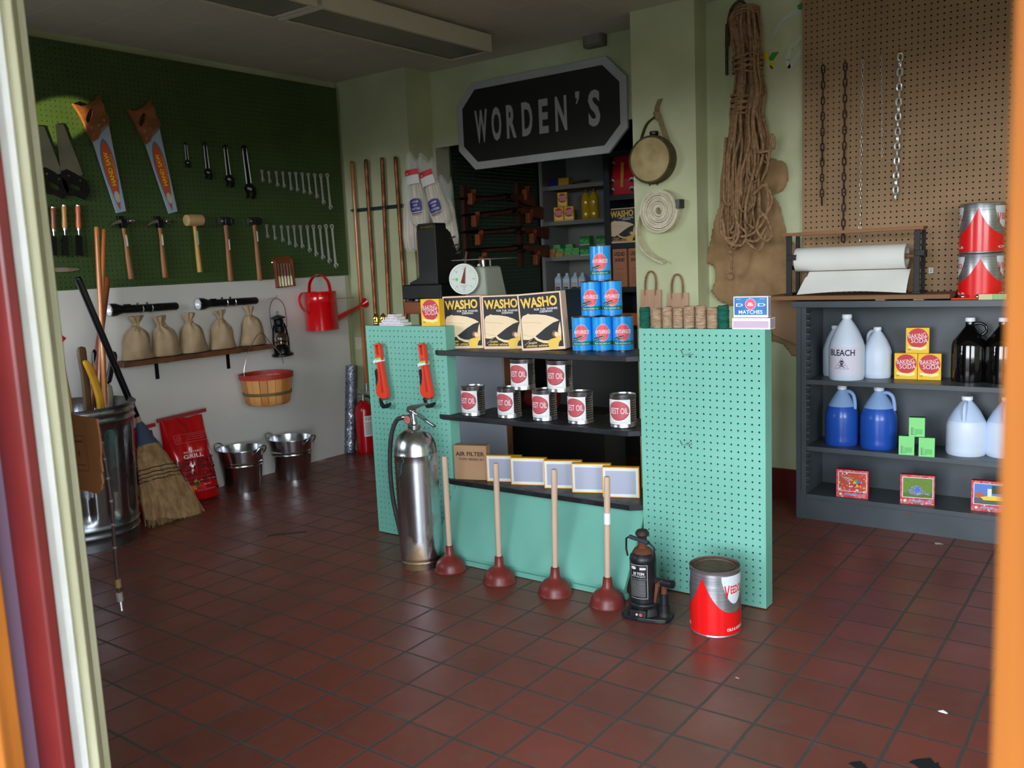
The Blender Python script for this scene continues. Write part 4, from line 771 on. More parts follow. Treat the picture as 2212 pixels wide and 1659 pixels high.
# scale
sp_ = at(1032, 648, 'y', YC+.10); t = thing('shop_scale', 'grey dial scale with white clock face standing on the counter', 'scale', (sp_.x, YC+.11, zt))
SG = M('scale_grey', (160, 166, 150), .4); zk = 1/ (FPX/((sp_.x*-.5962)+(YC+.1)*.8028)); hb = (650-572)*zk
b = MB(); b.put([(-.07, -.03, .0), (.075, -.03, 0), (.075, .15, 0), (-.07, .15, 0), (-.045, -.02, hb*.92), (.06, -.02, hb*.92), (.06, .12, hb*.92), (-.045, .12, hb*.92)], [(0, 1, 2, 3), (4, 5, 6, 7), (0, 1, 5, 4), (1, 2, 6, 5), (2, 3, 7, 6), (3, 0, 4, 7)], SG); b.build('body', t, bevel=.012)
r_ = 33*zk; cz = (650-603)*zk; cx = (1010-1032)*zk*1.1; hd = bpy.data.objects.new('dial', None)
b = MB(); b.cyl((0, -.02, 0), (0, -.05, 0), r_, SG, n=40); b.cyl((0, -.05, 0), (0, -.055, 0), r_*.98, CARDW, n=40)
b.disc(0, 0, r_*.9, r_*.9, M('dial_face', (226, 232, 222), .4), -.0555, 36)
for k in range(40): a2 = 2*PI*k/40; b.line([(r_*.88*math.cos(a2), r_*.88*math.sin(a2)), (r_*(.76 if k % 5 == 0 else .82)*math.cos(a2), r_*(.76 if k % 5 == 0 else .82)*math.sin(a2))], .0012, BLACK, -.056)
for k in range(8): a2 = PI/2-2*PI*k/8; b.text(str(k*5), .007, r_*.66*math.cos(a2), r_*.66*math.sin(a2), BLACK, y=-.056)
b.rect(-r_*.55, -r_*.38, -.008, .006, M('green_sticker', (60, 230, 60), .5), -.0562)
b.text('NOT LEGAL FOR USE', .004, 0, -r_*.42, BLACK, .04, -.056); b.text('IN TRADE', .004, 0, -r_*.52, BLACK, .02, -.056)
dial = b.build('dial', t); dial.location = (cx, -.02, cz); dial.rotation_euler = (0, 0, .40)
b = MB(); b.prism([(-.012, -.022), (.012, -.022), (.009, -.005), (.001, r_*.78), (-.001, r_*.78), (-.009, -.005)], -.059, -.0575, M('dark_red_needle', (120, 30, 26), .4)); nd = b.build('needle', dial); nd.rotation_euler = (0, .2, 0)
b = MB(); b.cyl((0, .05, hb*.9), (0, .05, hb*1.10), .010, STEEL, n=12); b.build('stem', t)
b = MB(); b.cyl((.045, .05, hb*.9), (.045, .05, hb*1.10), .004, STEEL, n=8); b.build('guide_rod', t)
b = MB(); b.bb(-.12, .13, -.06, .17, hb*1.10, hb*1.10+.006, STEEL); b.build('pan', t, bevel=.002)
b = MB(); b.lathe([(.007, 0), (.009, .004), (.004, .012)], CARDW, n=12, c=(.01, -.0, hb*.93)); b.build('zero_knob', t)
# cotton mops in plastic bags
MOP = M('cotton_yarn', (206, 196, 176), .95, c2=(176, 164, 140), scale=60, st=(1, 1, .05), bump=.7); PLAS = M('clear_plastic', (240, 242, 244), .12, alpha=.16); MR1 = M('mop_red_print', (190, 36, 44), .5); MB1 = M('mop_purple_print', (44, 34, 110), .5)
def mop(px, py, h, rx, lean, y, lab, scl=1, txt=True):
    p = at(px, py, 'y', y); t = thing('bagged_mop', lab, 'mop', p, 0, 'cotton mop heads in clear bags', ry=lean); t.rotation_euler = (0, lean, rx); t.scale = (.9, .9, .9)
    b = MB(); off = Vector((px, 0, 0))
    def fn(v, t_, r, z): q = 1+.10*math.sin(t_*17)+.12*noise.noise(Vector((t_*2, z*10, 0))+off); return Vector((v.x*q, v.y*q*.6, z))
    b.lathe([(.001, 0), (.03, .0), (.055, .02), (.062, .08), (.056, .16), (.048, .24), (.036, .29), (.02, .31), (.001, .312)], MOP, n=52, fn=fn); b.build('mop_head', t)
    b = MB(); b.lathe([(.001, -.012), (.05, -.010), (.068, .02), (.072, .1), (.064, .2), (.056, .3), (.058, .38), (.052, .43)], PLAS, n=36, fn=lambda v, t_, r, z: Vector((v.x*(1+.04*math.sin(t_*5+z*20)), v.y*.66, z+(.03*math.sin(t_*3) if z > .4 else 0)))); b.build('plastic_bag', t)
    if txt:
        b = MB(); b.rect(-.052, .052, .31, .345, MR1); b.text('*', .02, -.03, .318, WHITE, .018, -.0003); b.rect(-.052, .052, .255, .31, M('mop_card', (208, 206, 200), .6), .0)
        b.bend(.072, .3); b.V = [(x, yy*.66-.001, z) for x, yy, z in b.V]; b.build('header_card', t); b = MB()
        b.flat([(-.038, .16), (-.045, .14), (-.045, .10), (-.038, .085), (.038, .085), (.045, .10), (.045, .14), (.038, .16), (0, .168)], MB1); b.text('4-STAR', .012, 0, .146, WHITE, .05, -.0004); b.text('MOP', .012, 0, .125, WHITE, .03, -.0004); b.text('COTTON', .013, 0, .103, WHITE, .06, -.0004)
        b.line([(-.04, .075), (.04, .075)], .006, MB1); b.line([(-.03, .065), (.03, .065)], .004, MR1)
        b.bend(.072, .3); b.V = [(x, yy*.66-.001, z) for x, yy, z in b.V]; b.build('label', t)
zc_ = zt
mop(912, 487, .4, .15, -.10, YC+.38, 'bagged cotton mop with red and purple label, left one above the register'); mop(958, 487, .4, .15, -.26, YC+.38, 'bagged cotton mop with red and purple label, right one leaning over the register')
mop(893, 540, .4, .1, -.02, YC+.42, 'bagged mop at the far left, mostly hidden behind the register', txt=False); mop(972, 540, .4, .1, -.04, YC+.42, 'bagged mop at the far right, mostly hidden behind the register', txt=False)
bx_ = at(925, 487, 'y', YC+.38).x; b = MB(); b.bb(-.06, .06, 0, .09, 0, at(925, 492, 'y', YC+.38).z-zt-.02, M('cardboard_plain', (150, 120, 88), .8)); tag(b.build('cardboard_box'), 'dark cardboard box on the counter behind the register, under the mops', 'box', loc=(bx_, YC+.34, zt))
# ================================================================ TEAL DISPLAY
YD = 2.885; DH = .985
def panel(name, x0, x1, lab, hu, nu, dp=.06):
    t = thing(name, lab, 'display panel', (x0, YD, 0)); W_ = x1-x0
    s = .0254; m = (W_-(nu-1)*s)/2; nv = 38; mv = (DH-(nv-1)*s)/2
    pegboard('perforated_face', 0, W_, .004, DH, TEAL, t, m, mv, nu, nv, r=.0036)
    b = MB(); 
    for xa, xb, za, zb in ((0, .018, .004, DH), (W_-.018, W_, .004, DH), (.018, W_-.018, .004, .022), (.018, W_-.018, DH-.018, DH)): b.bb(xa, xb, .0056, dp, za, zb, TEAL)
    b.build('frame', t); b = MB(); b.bb(.018, W_-.018, dp-.006, dp, .022, DH-.018, M('panel_back_board', (30, 70, 62), .7)); b.build('back_board', t); return t
LP = panel('pegboard_stand', -2.972, -2.488, 'teal pegboard display panel on the left, holding two red pipe wrenches', 0, 18)
RP = panel('pegboard_stand', -1.553, -1.078, 'teal pegboard display panel on the right, behind the red oil can', 0, 18)
t = thing('front_board', 'plain teal painted board under the lowest black shelf', 'board', (0, 0, 0))
b = MB(); zt_ = .292; vs = [(x, y, z) for x in (-2.486, -1.556) for y, z in ((2.735, .002), (2.728, .035), (2.905, zt_), (2.917, zt_), (2.748, .035), (2.75, .002))]
b.put(vs, [tuple(range(6)), tuple(range(6, 12))]+[(k, (k+1) % 6, 6+(k+1) % 6, 6+k) for k in range(6)], TEAL); b.build('board', t)
b = MB(); b.bb(-2.46, -1.54, 2.719, 2.735, .002, .022, TEAL); b.build('toe_strip', t)
BW_ = M('worn_black_wood', (26, 26, 30), .42, c2=(40, 40, 44), scale=22, lo=.45, hi=.75, rough2=.6, bump=.15); SHY = 3.12
SHZ = (.882, .600, .315)
for z, lab, y0, xl in ((SHZ[0], 'top black wooden shelf of the teal display, under the soap boxes and blue cans', 2.868, -2.552), (SHZ[1], 'middle black wooden shelf of the teal display, carrying the oil tins', 2.868, -2.548), (SHZ[2], 'lowest black wooden shelf of the teal display, with the yellow edged boxes', 2.862, -2.52)):
    b = MB(); th = .021; b.slab([(xl, 2.8835), (xl+.03, y0), (-1.60, y0), (-1.556, y0+.03), (-1.556, SHY), (-2.425, SHY), (-2.425, 2.948), (-2.486, 2.948), (-2.486, 2.8835)], z-th, z, BW_)
    tag(b.build('display_shelf', bevel=.002), lab, 'shelf', 'black shelves of the teal display')
# soap boxes
SOAPB = M('soap_box_black', (46, 46, 48), .55); SOAPC = M('soap_box_cream', (250, 214, 184), .55); SOAPY = M('soap_box_yellow', (250, 206, 96), .55); SKIN = M('soap_box_sheet', (250, 222, 182), .55); HAIR = M('soap_box_brown', (120, 70, 40), .55)
def washo(loc, rz, lab, ry=0, W_=.183, H_=.228, D_=.062, grp='boxes of soap powder on the top display shelf'):
    t = thing('soap_box', lab, 'soap box', loc, rz, grp, ry=ry); k = W_/.183
    b = MB(); b.bb(-W_/2, W_/2, 0, D_, 0, H_, SOAPC); b.build('carton', t, bevel=.0015)
    b = MB(); Y = -.0004; w2 = W_/2; b.rect(-w2+.007, w2-.006, .012, H_-.006, SOAPB, Y)
    S = lambda u, v: (-w2+u*W_, v*H_); S0 = S
    S = lambda u, v: S0(u-(.03 if u > .08 else 0), v-.045)
    b.flat([S(.05, .60), S(.12, .66), S(.22, .685), S(.25, .70), S(.28, .683), S(.45, .675), S(.65, .65), S(.83, .60), S(.95, .545), S(.80, .51), S(.62, .43), S(.44, .33), S(.36, .29), S(.22, .24), S(.05, .25)], SKIN, Y*2)
    b.line([S(.07, .55), S(.3, .54), S(.55, .52)], .0007, HAIR, Y*3); b.line([S(.07, .34), S(.2, .31), S(.33, .30)], .0007, HAIR, Y*3)
    b.flat([S(.32, .29), S(.40, .22), S(.55, .17), S(.66, .16), S(.66, .21), S(.55, .215), S(.44, .25), S(.37, .30)], SKIN, Y*3)
    b.flat([S(.93, .46), S(.90, .36), S(.88, .20), S(.96, .20), S(.975, .36), S(.965, .53)], SKIN, Y*3)
    b.flat([S(.64, .205), S(.74, .235), S(.84, .25), S(.95, .29), S(.955, .22), S(.90, .16), S(.87, .06), S(.68, .06)], SOAPY, Y*4)
    b.disc(*S(.83, .315), .0135*k, .0145*k, HAIR, Y*5); b.disc(*S(.86, .305), .008*k, .010*k, SKIN, Y*6)
    for i_ in range(3): b.line([S(.78, .335-.02*i_), S(.83, .35-.02*i_), S(.88, .345-.02*i_)], .0009, SKIN, Y*6.5)
    b.line([S(.08, .15), S(.35, .29)], .0012, SKIN, Y*4)
    S = S0; b.text('WASHO', .038*k, *S(.485, .845), SOAPY, w=W_*.84, y=Y*3, off=.035, rot=.03)
    b.text('FOR TUB, WASHER', .0085*k, *S(.64, .715), WHITE, w=W_*.54, y=Y*3, off=.02); b.text('DISHPAN', .0085*k, *S(.64, .672), WHITE, w=W_*.28, y=Y*3, off=.02)
    b.text('soaks', .010*k, *S(.27, .145), SOAPY, w=W_*.20, y=Y*4, off=.02, shear=.3); b.text('clothes whiter', .010*k, *S(.38, .09), SOAPY, w=W_*.52, y=Y*4, off=.02, shear=.3)
    b.build('front_print', t, fix=False); return t
def onshelf(px, py, z): return at(px, py, 'z', z)
def corner_loc(px, py, z, rz, W_):   # px,py = front bottom left corner
    p = at(px, py, 'z', z); return Vector((p.x+math.cos(rz)*W_/2, p.y+math.sin(rz)*W_/2, z))
washo(corner_loc(962, 753, SHZ[0], .27, .183), .27, 'black and cream soap powder box, leftmost of three, beside the yellow box', ry=-.008)
washo(corner_loc(1046, 754, SHZ[0], .27, .18), .27, 'black and cream soap powder box, middle one, partly covered by its right neighbour', ry=-.008, W_=.18)
washo(corner_loc(1129, 757, SHZ[0], .24, .19)+Vector((0, -.004, .001)), .24, 'black and cream soap powder box, rightmost of three and tilted to the left', ry=-.055, W_=.19, H_=.236)
# antifreeze cans
AFB = M('can_blue', (22, 160, 240), .3, c2=(18, 146, 232), scale=3, coat=.2); AFR = M('can_red_disc', (240, 96, 104), .4); AFG = M('can_green_band', (24, 110, 90), .4); AFL = M('can_light_blue', (90, 200, 240), .4); TIN = M('tin_lid', (190, 192, 196), .25, 1)
t = thing('antifreeze_can', '', 'can', (0, 0, 0)); R_, H_ = .0405, .137
b = MB(); b.lathe([(R_-.004, .005), (R_, .003), (R_, H_-.003), (R_-.004, H_-.005)], AFB, n=48); b.build('can_body', t)
b = MB(); b.lathe([(R_+.0008, H_-.003), (R_+.0012, H_-.001), (R_+.0006, H_), (R_-.003, H_-.001), (R_-.004, H_-.004), (.001, H_-.004)], TIN, n=48); b.build('lid', t)
b = MB(); b.lathe([(.001, 0), (R_-.002, 0), (R_+.001, .001), (R_+.0012, .003), (R_, .0045)], TIN, n=48); b.build('bottom_rim', t)
b = MB(); b.disc(.004, .074, .0275, .0335, WHITE, -.0003, 40); b.disc(.004, .074, .0265, .0325, AFR, -.0005, 40)
b.text('DIXIE', .010, .004, .094, M('can_dark_pink', (196, 60, 84), .4), w=.022, y=-.0008); b.text('ANTI-FREEZE', .0145, .004, .0775, WHITE, w=.066, y=-.0010, off=.015)
c_, s_ = math.cos(.28), math.sin(.28)
b.flat([(-.014+x*c_-z*s_, .052+x*s_+z*c_) for x, z in ((-.021, -.0055), (.021, -.0055), (.021, .0055), (-.021, .0055))], BLACK, -.0009); b.text('Arctic Tested', .0065, -.014, .052, WHITE, w=.038, y=-.0012, rot=.28)
b.rect(-PI*R_*.6, PI*R_*.6, .025, .0395, AFG, -.0006); b.text('Rust not want not', .0075, .002, .0322, M('can_pale_text', (200, 230, 210), .4), w=.066, y=-.0010, off=.01)
def flake(cx, cz, r, k0=0):
    for k in range(6):
        a_ = k0+k*PI/3; e = (cx+r*math.cos(a_), cz+r*math.sin(a_)); b.line([(cx, cz), e], .0007, AFL, -.0007); m_ = (cx+r*.6*math.cos(a_), cz+r*.6*math.sin(a_))
        for s2 in (-.6, .6): b.line([m_, (m_[0]+r*.35*math.cos(a_+s2), m_[1]+r*.35*math.sin(a_+s2))], .0006, AFL, -.0007)
flake(.036, .056, .011); flake(-.030, .113, .011, .5); flake(.028, .045, .006, .2); flake(-.036, .098, .006)
b.bend(R_, .12); b.build('label', t, fix=False)
af = t; ra = .31; sp_ = .0828; p0 = stand(1347, 759, SHZ[0], R_); ux, uy = math.cos(ra), math.sin(ra); first = True
names = {(0, 0): 'bottom right corner', (0, 1): 'bottom row middle', (0, 2): 'bottom left corner', (1, 0): 'right one of the middle row', (1, 1): 'left one of the middle row', (2, 0): 'single one on top'}
for r_ in range(3):
    for k in range(3-r_):
        q = Vector((p0.x-ux*sp_*(k+r_*.5), p0.y-uy*sp_*(k+r_*.5), SHZ[0]+.0005+r_*(H_+.0008))); lab = 'blue anti-freeze can with red disc, %s of the pyramid' % names[(r_, k)]
        if first: t.location = q; t.rotation_euler = (0, 0, .42); t['label'] = lab; t['group'] = 'blue anti-freeze cans stacked in a pyramid'; first = False
        else: dup(af, q, .42+(.05 if (r_+k) % 2 else -.04), lab)
# oil tins
OTIN = M('oil_tin_steel', (170, 170, 172), .3, 1); OILR = M('oil_red', (196, 84, 92), .45); OILD = M('oil_dark_red', (110, 30, 40), .45)
t = thing('oil_tin', '', 'oil tin', (0, 0, 0)); R_, H_ = .0505, .125; n_ = 56
pr = [(.001, 0), (R_-.002, 0), (R_+.001, .001), (R_+.001, .004), (R_, .006), (R_, .016)]+[(R_-(.0022 if k % 2 else 0), .018+.0046*k) for k in range(20)]+[(R_, .110), (R_, H_-.006), (R_+.001, H_-.004), (R_+.0013, H_), (R_-.002, H_), (R_-.003, H_-.006), (R_-.012, H_-.006), (R_-.013, H_-.004), (R_-.014, H_-.006), (.001, H_-.006)]
b = MB(); b.lathe(pr, OTIN, n=n_); b.build('tin_body', t, ang=35)
b = MB(); b.rect(-R_*1.15, R_*.92, .014, H_-.016, CARDW, -.0005); b.disc(-.001, .066, .043, .037, OILD, -.0008, 44); b.disc(-.003, .0675, .0425, .0365, OILR, -.0010, 44); b.text('BEST OIL', .024, .0, .067, WHITE, w=.074, y=-.0013, off=.0)
b.text('DETERGENT MOTOR OIL', .004, 0, .021, M('grey_blue_print', (150, 160, 190), .5), w=.07, y=-.0008); b.bend(R_+.0003, .12); b.build('label', t, fix=False)
ot = t; first = True
for i, (px, py, lab) in enumerate(((1024, 899, 'leftmost of the bottom row'), (1102, 904, 'second of the bottom row from the left'), (1178, 910, 'middle of the bottom row'), (1255, 917, 'fourth of the bottom row from the left'), (1347, 925, 'rightmost, standing apart'), (1131, 843, 'left tin of the upper pair'), (1211, 848, 'right tin of the upper pair'))):
    z = SHZ[1]+.0005+(0 if i < 5 else H_+.001); q = stand(px, py, z, R_); lab = 'tin with red oval label, '+lab; rz = (.10, .07, .05, .06, .16, .12, .10)[i]
    if first: t.location = q; t.rotation_euler = (0, 0, rz); t['label'] = lab; t['group'] = 'oil tins on the middle black shelf'; first = False
    else: dup(ot, q, rz, lab)
# air filter carton and five yellow edged boxes
t = thing('filter_carton', 'plain brown air filter carton on the left end of the lowest shelf', 'carton', corner_loc(983, 1035, SHZ[2], .33, .15), .33)
b = MB(); b.bb(-.075, .075, 0, .05, 0, .152, KRAFT); b.build('carton', t, bevel=.001)
b = MB(); DB = M('dark_brown_print', (58, 48, 44), .6); b.text('AIR FILTER', .018, 0, .115, DB, w=.132, y=-.0004, off=.03); b.text('TYPE 980001A1', .0105, .005, .091, DB, w=.115, y=-.0004, off=.02); b.build('front_print', t, fix=False)
GRM = M('pale_lavender_panel', (180, 184, 202), .35, coat=.2); YE = M('orange_yellow_edge', (246, 176, 40), .5)
for i, (px, py, w_, h_, rz, lab) in enumerate(((1052, 1040, .165, .115, .36, 'leftmost one, next to the air filter carton'), (1104, 1047, .165, .117, .35, 'second from the left'), (1176, 1055, .165, .118, .40, 'middle one, behind a plunger handle'), (1236, 1064, .165, .120, .38, 'second from the right'), (1302, 1074, .168, .122, .36, 'rightmost one, touching the right teal panel'))):
    w_ = (.155, .155, .158, .158, .145)[i]; p = corner_loc(px, py, SHZ[2], rz, w_)
    t = thing('flat_box', 'yellow edged grey faced box, '+lab, 'box', p, rz, 'yellow edged flat boxes leaning in a row')
    b = MB(); b.bb(-w_/2, w_/2, .0012, .026, 0, h_, YE); b.build('box', t, bevel=.001)
    b = MB(); b.rect(-w_/2+.004, w_/2-.004, .004, h_-.004, CARDW, 0.0005); b.rect(-w_/2+.013, w_/2-.013, .015, h_-.015, GRM, .0001); b.build('face_print', t, fix=False)
    b = MB(); b.bb(-w_/2-.0006, -w_/2, .004, .02, .005, .03, REDM); b.build('red_corner_mark', t)
# pipe wrenches on hooks
PWR = M('wrench_orange_red', (238, 66, 36), .35, coat=.3)
def pipe_wrench(px0, py0, px1, py1, lab, dz):
    p = at(px0, py0, 'y', YD-.03); q = at(px1, py1, 'y', YD-.03); L = (q-p).length; a_ = math.atan2(-(q.x-p.x), -(q.z-p.z))
    t = thing('pipe_wrench', lab, 'pipe wrench', (p.x, YD-.004, p.z), 0, 'red pipe wrenches on the teal panel', ry=a_); k = L/.31
    b = MB(); o = [(-.014, 0), (-.017, -.010), (-.016, -.06), (-.013, -.13), (-.017, -.165), (-.034, -.19), (-.036, -.218), (-.022, -.237), (.012, -.245), (.028, -.238), (.031, -.215), (.024, -.17), (.017, -.10), (.016, -.012), (.012, 0), (.006, .006), (-.006, .006)]
    i_ = [(-.007, -.006), (-.007, -.042), (-.003, -.047), (.003, -.047), (.006, -.042), (.006, -.006), (0, -.001)][::-1]
    b.prism(keyhole([(x*k, z*k) for x, z in o], [(x*k, z*k) for x, z in i_]), -.034, -.012, PWR); b.build('handle', t, bevel=.002)
    b = MB(); b.prism([(x*k, z*k) for x, z in ((-.001, -.06), (.005, -.06), (.012, -.215), (.0, -.215))], -.0352, -.034, M('wrench_groove', (190, 44, 26), .4)); b.build('channel', t)
    b = MB(); b.prism([(x*k, z*k) for x, z in ((-.036, -.115), (-.026, -.11), (-.021, -.12), (-.019, -.175), (-.03, -.18), (-.034, -.165))], -.030, -.016, DKSTEEL); b.build('jaw_shank', t, bevel=.003)
    b = MB(); b.cyl((-.027*k, -.023, -.162*k), (-.026*k, -.023, -.185*k), .011, DKSTEEL, n=16); b.build('adjusting_nut', t)
    b = MB(); b.prism([(x*k, z*k) for x, z in ((-.016, -.243), (.020, -.24), (.024, -.246), (-.01, -.252))], -.032, -.014, STEEL); b.build('heel_jaw', t)
    b = MB(); b.prism([(x*k, z*k) for x, z in ((-.026, -.24), (-.018, -.24), (-.016, -.262), (-.006, -.272), (.018, -.266), (.036, -.262), (.034, -.272), (.018, -.286), (-.01, -.288), (-.024, -.274))], -.031, -.015, DKSTEEL); b.build('hook_jaw', t, bevel=.002)
    b = MB(); b.prism([(x*k, (z+dz)*k) for x, z in ((-.016, 0), (.016, .002), (.017, -.016), (-.015, -.02))], -.0365, -.009, CARDW); b.prism([(x*k, (z+dz)*k) for x, z in ((-.0165, 0), (.0165, .003), (.0168, -.006), (-.016, -.008))], -.0372, -.0365, M('lime_print', (130, 210, 60), .5))
    b.prism([(x*k, (z+dz)*k) for x, z in ((-.03, -.012), (-.012, -.003), (-.012, -.018), (-.028, -.024))], -.038, -.0368, CARDW); b.build('paper_tag', t)
    b = MB(); b.tube([(0, .003, .0), (0, -.04, .001), (-.0, -.055, .012)], .002, STEEL, n=6); tag(b.build('peg_hook'), 'wire peg hook holding the %s pipe wrench' % ('left' if px0 < 850 else 'right'), 'hook', loc=(p.x, YD-.004, p.z-.009))
pipe_wrench(816, 744, 832, 893, 'red pipe wrench hanging on the teal panel, left one with tag near its top', -.06)
pipe_wrench(911, 744, 928, 892, 'red pipe wrench hanging on the teal panel, right one above the steel extinguisher', -.075)
for px, py, lab in ((1492, 765, 'upper bare wire hook on the right teal panel'), (1490, 958, 'lower bare wire hook on the right teal panel'), (888, 905, 'bare wire hook on the left teal panel behind the extinguisher head')):
    p = at(px, py, 'y', YD); b = MB(); b.tube([(0, -.002, 0), (-.004, -.03, .0), (-.006, -.05, .004), (-.010, -.058, .022)], .0016, STEEL, n=6); b.bb(-.010, .010, -.0035, -.001, -.0015, .0015, STEEL); b.bb(-.0015, .0015, -.003, -.001, -.012, .006, STEEL)
    tag(b.build('peg_hook'), lab, 'hook', loc=(p.x, YD, p.z))
# on top of the left panel
for i, (px, lab) in enumerate(((813, 'left of the two on the teal panel'), (828, 'right of the two on the teal panel'))):
    p = stand(px-1+(0), 705, DH, .0); p.y = YD+.03; p.x = at(px, 690, 'y', YD+.03).x
    t = thing('brass_lamp', 'small polished brass fitting with round top, '+lab, 'brass fitting', (p.x, p.y, DH+.0005), .3, 'polished brass fittings')
    b = MB(); b.lathe([(.001, 0), (.012, 0), (.0135, .002), (.0135, .010), (.0125, .012), (.0145, .014), (.0145, .034), (.0135, .04), (.010, .046), (.006, .05), (.005, .056), (.001, .057)], BRASS, n=24); b.build('body', t)
    b = MB(); b.lathe([(.001, -.003), (.006, -.002), (.007, .002), (.004, .004), (.001, .004)], BRASS, n=14, c=(0, -.0145, .028), ax='y'); b.build('knob', t)
MBW = M('matchbox_lilac', (206, 178, 200), .6)
t = thing('matchbox', '', 'matchbox', (0, 0, 0)); w_, d_, h_ = .0365, .055, .0125
b = MB(); b.bb(-w_/2, w_/2, 0, d_, .0003, h_, CARDW); b.bb(-w_/2+.0025, w_/2-.0025, -.0004, 0, .003, h_-.003, MBW); b.build('sleeve', t); mb_ = t
pz = at(805+20, 705, 'y', YD+.002); xs0 = at(818, 703, 'y', YD+.003).x; first = True; rows = ('bottom', 'second', 'third', 'top'); cnt = ('first', 'second', 'third', 'fourth')
for r_ in range(4):
    for k in range(4-r_):
        q = Vector((xs0+.022+(w_+.0012)*(k+r_*.5), YD+.003, DH+.0003+r_*(h_+.0003))); lab = 'lilac sided matchbox in the small stack, %s row, %s from the left' % (rows[r_], cnt[k])
        if r_ == 3: lab = 'single small lilac sided matchbox on top of the matchbox stack'
        if first: t.location = q; t['label'] = lab; t['group'] = 'small matchboxes stacked on the left teal panel'; first = False
        else: dup(mb_, q, 0, lab)
# baking soda boxes
BKR = M('soda_red', (206, 40, 50), .5)
def soda(loc, rz, w_, h_, d_, lab, grp=None):
    t = thing('baking_soda_box', lab, 'box', loc, rz, grp); b = MB(); b.bb(-w_/2, w_/2, 0, d_, .0004, h_, YEL); b.build('carton', t, bevel=.0012); k = w_/.07
    b = MB(); b.disc(.001*k, h_*.60, w_*.455, w_*.455, BKR, -.0004, 36); b.text('BAKING', .0155*k, -.001*k, h_*.69, WHITE, w=w_*.76, y=-.0008, rot=.10, off=.0, arc=.12); b.text('SODA', .0155*k, .006*k, h_*.505, WHITE, w=w_*.72, y=-.0008, off=.0)
    b.line([(w_*.02, h_*.615), (w_*.2, h_*.595), (w_*.36, h_*.62), (w_*.42, h_*.68)], .0016*k, WHITE, -.0008)
    b.flat([(-w_*.40, h_*.27), (-w_*.1, h_*.25), (w_*.15, h_*.23), (w_*.40, h_*.29), (w_*.40, h_*.18), (w_*.15, h_*.13), (-w_*.1, h_*.15), (-w_*.38, h_*.17)], M('soda_cream', (252, 236, 170), .5), -.0008)
    b.disc(-w_*.34, h_*.15, w_*.08, w_*.045, M('soda_tan', (190, 150, 70), .5), -.0010, 14); b.rect(-w_*.44, w_*.44, h_*.93, h_*.935, M('soda_ochre', (226, 168, 20), .5), -.0004); b.rect(-w_*.44, w_*.44, h_*.055, h_*.06, M('soda_ochre', (226, 168, 20), .5), -.0004)
    b.build('front_print', t, fix=False); return t
p = at(908, 705, 'z', DH); soda((at(930, 704, 'y', YD+.006).x, YD+.008, DH), .10, .098, .118, .035, 'yellow baking soda box on the left teal panel beside the matchbox stack')
# spools and matches on the right panel
TW = M('jute_twine', (186, 158, 128), .95, c2=(150, 122, 94), scale=40, st=(1, 1, 6), bump=.8); TG = M('green_twine', (14, 104, 82), .9, c2=(8, 78, 62), scale=40, st=(1, 1, 6), bump=.8)
sx_ = (1395, 1421, 1444, 1467, 1491, 1516, 1541, 1564); sh = (46, 43, 47, 45, 48, 49, 45, 49)
for i, (px, h) in enumerate(zip(sx_, sh)):
    x = at(px, 700, 'y', YD+.03).x; H_ = h/610; r_ = .0197 if i not in (4,) else .021; g = i in (0, 7)
    nm = ('dark green twine spool at the left end of the row', 'first jute twine spool right of the left green one', 'second jute twine spool from the left', 'third jute twine spool from the left, near the middle of the row', 'fourth jute twine spool, slightly wider, near the middle of the row', 'fifth and tallest jute twine spool from the left', 'last jute twine spool left of the right green one', 'dark green twine spool at the right end beside the matches')[i]
    b = MB(); N_ = int(H_/.0022); b.lathe([(.003, H_-.012), (.004, H_-.001), (r_*.8, H_)]+[(r_-.0008*(k % 2)-(.002 if k in (0, N_-1) else 0), H_-.001-(H_-.002)*k/(N_-1)) for k in range(N_)]+[(r_*.8, 0), (.001, 0)], TG if g else TW, n=28, fn=lambda v, t_, r, z, i=i: Vector((v.x, v.y, z+.0012*math.sin(t_*2+i)*(r > .015))))
    random.seed(i)
    for k in range(14): z0 = random.uniform(.006, H_-.006); b.tube([((r_+.0004)*math.cos(a_), (r_+.0004)*math.sin(a_), max(.002, min(H_-.002, z0+random.uniform(-.2, .2)*.02*math.sin(a_)+.004*math.sin(a_*.5+k)))) for a_ in [2*PI*j/24 for j in range(25)]], .0008, TG if g else TW, n=4)
    tag(b.build('twine_spool', ang=80), nm, 'twine spool', 'twine spools in a row on the right teal panel', loc=(x, YD+.025, DH+.0005), rz=i)
x0 = at(1582, 705, 'y', YD+.004).x; MBL = M('match_blue', (44, 110, 176), .5, c2=(70, 140, 200), scale=12); MPK = M('match_pink', (236, 100, 130), .5)
t = thing('large_matchbox', 'white matchbox with a lilac striking strip, lying under the blue one', 'matchbox', (x0+.066, YD+.004, DH+.0004), .02, 'large matchboxes on the right teal panel')
b = MB(); b.bb(-.066, .066, 0, .05, 0, .038, CARDW); b.rect(-.062, .061, .005, .028, MBW, -.0004); b.bb(-.060, .060, .002, .048, .038, .0386, REDM); b.build('sleeve', t); b = MB(); b.bb(.0662, .0665, .003, .047, .003, .035, M('match_tray_grey', (170, 160, 176), .6)); b.build('tray_end', t)
x1 = at(1584, 690, 'y', YD+.01).x
t = thing('large_matchbox', 'blue and white D & D matches box standing on top of the other matchbox', 'matchbox', (x1+.061, YD+.012, DH+.0395), .06, 'large matchboxes on the right teal panel')
b = MB(); b.bb(-.0595, .0595, 0, .033, 0, .072, CARDW); b.build('sleeve', t, bevel=.001); b = MB(); b.bb(.0597, .060, .003, .030, .003, .068, M('match_tray_grey', (170, 160, 176), .6)); b.build('tray_end', t)
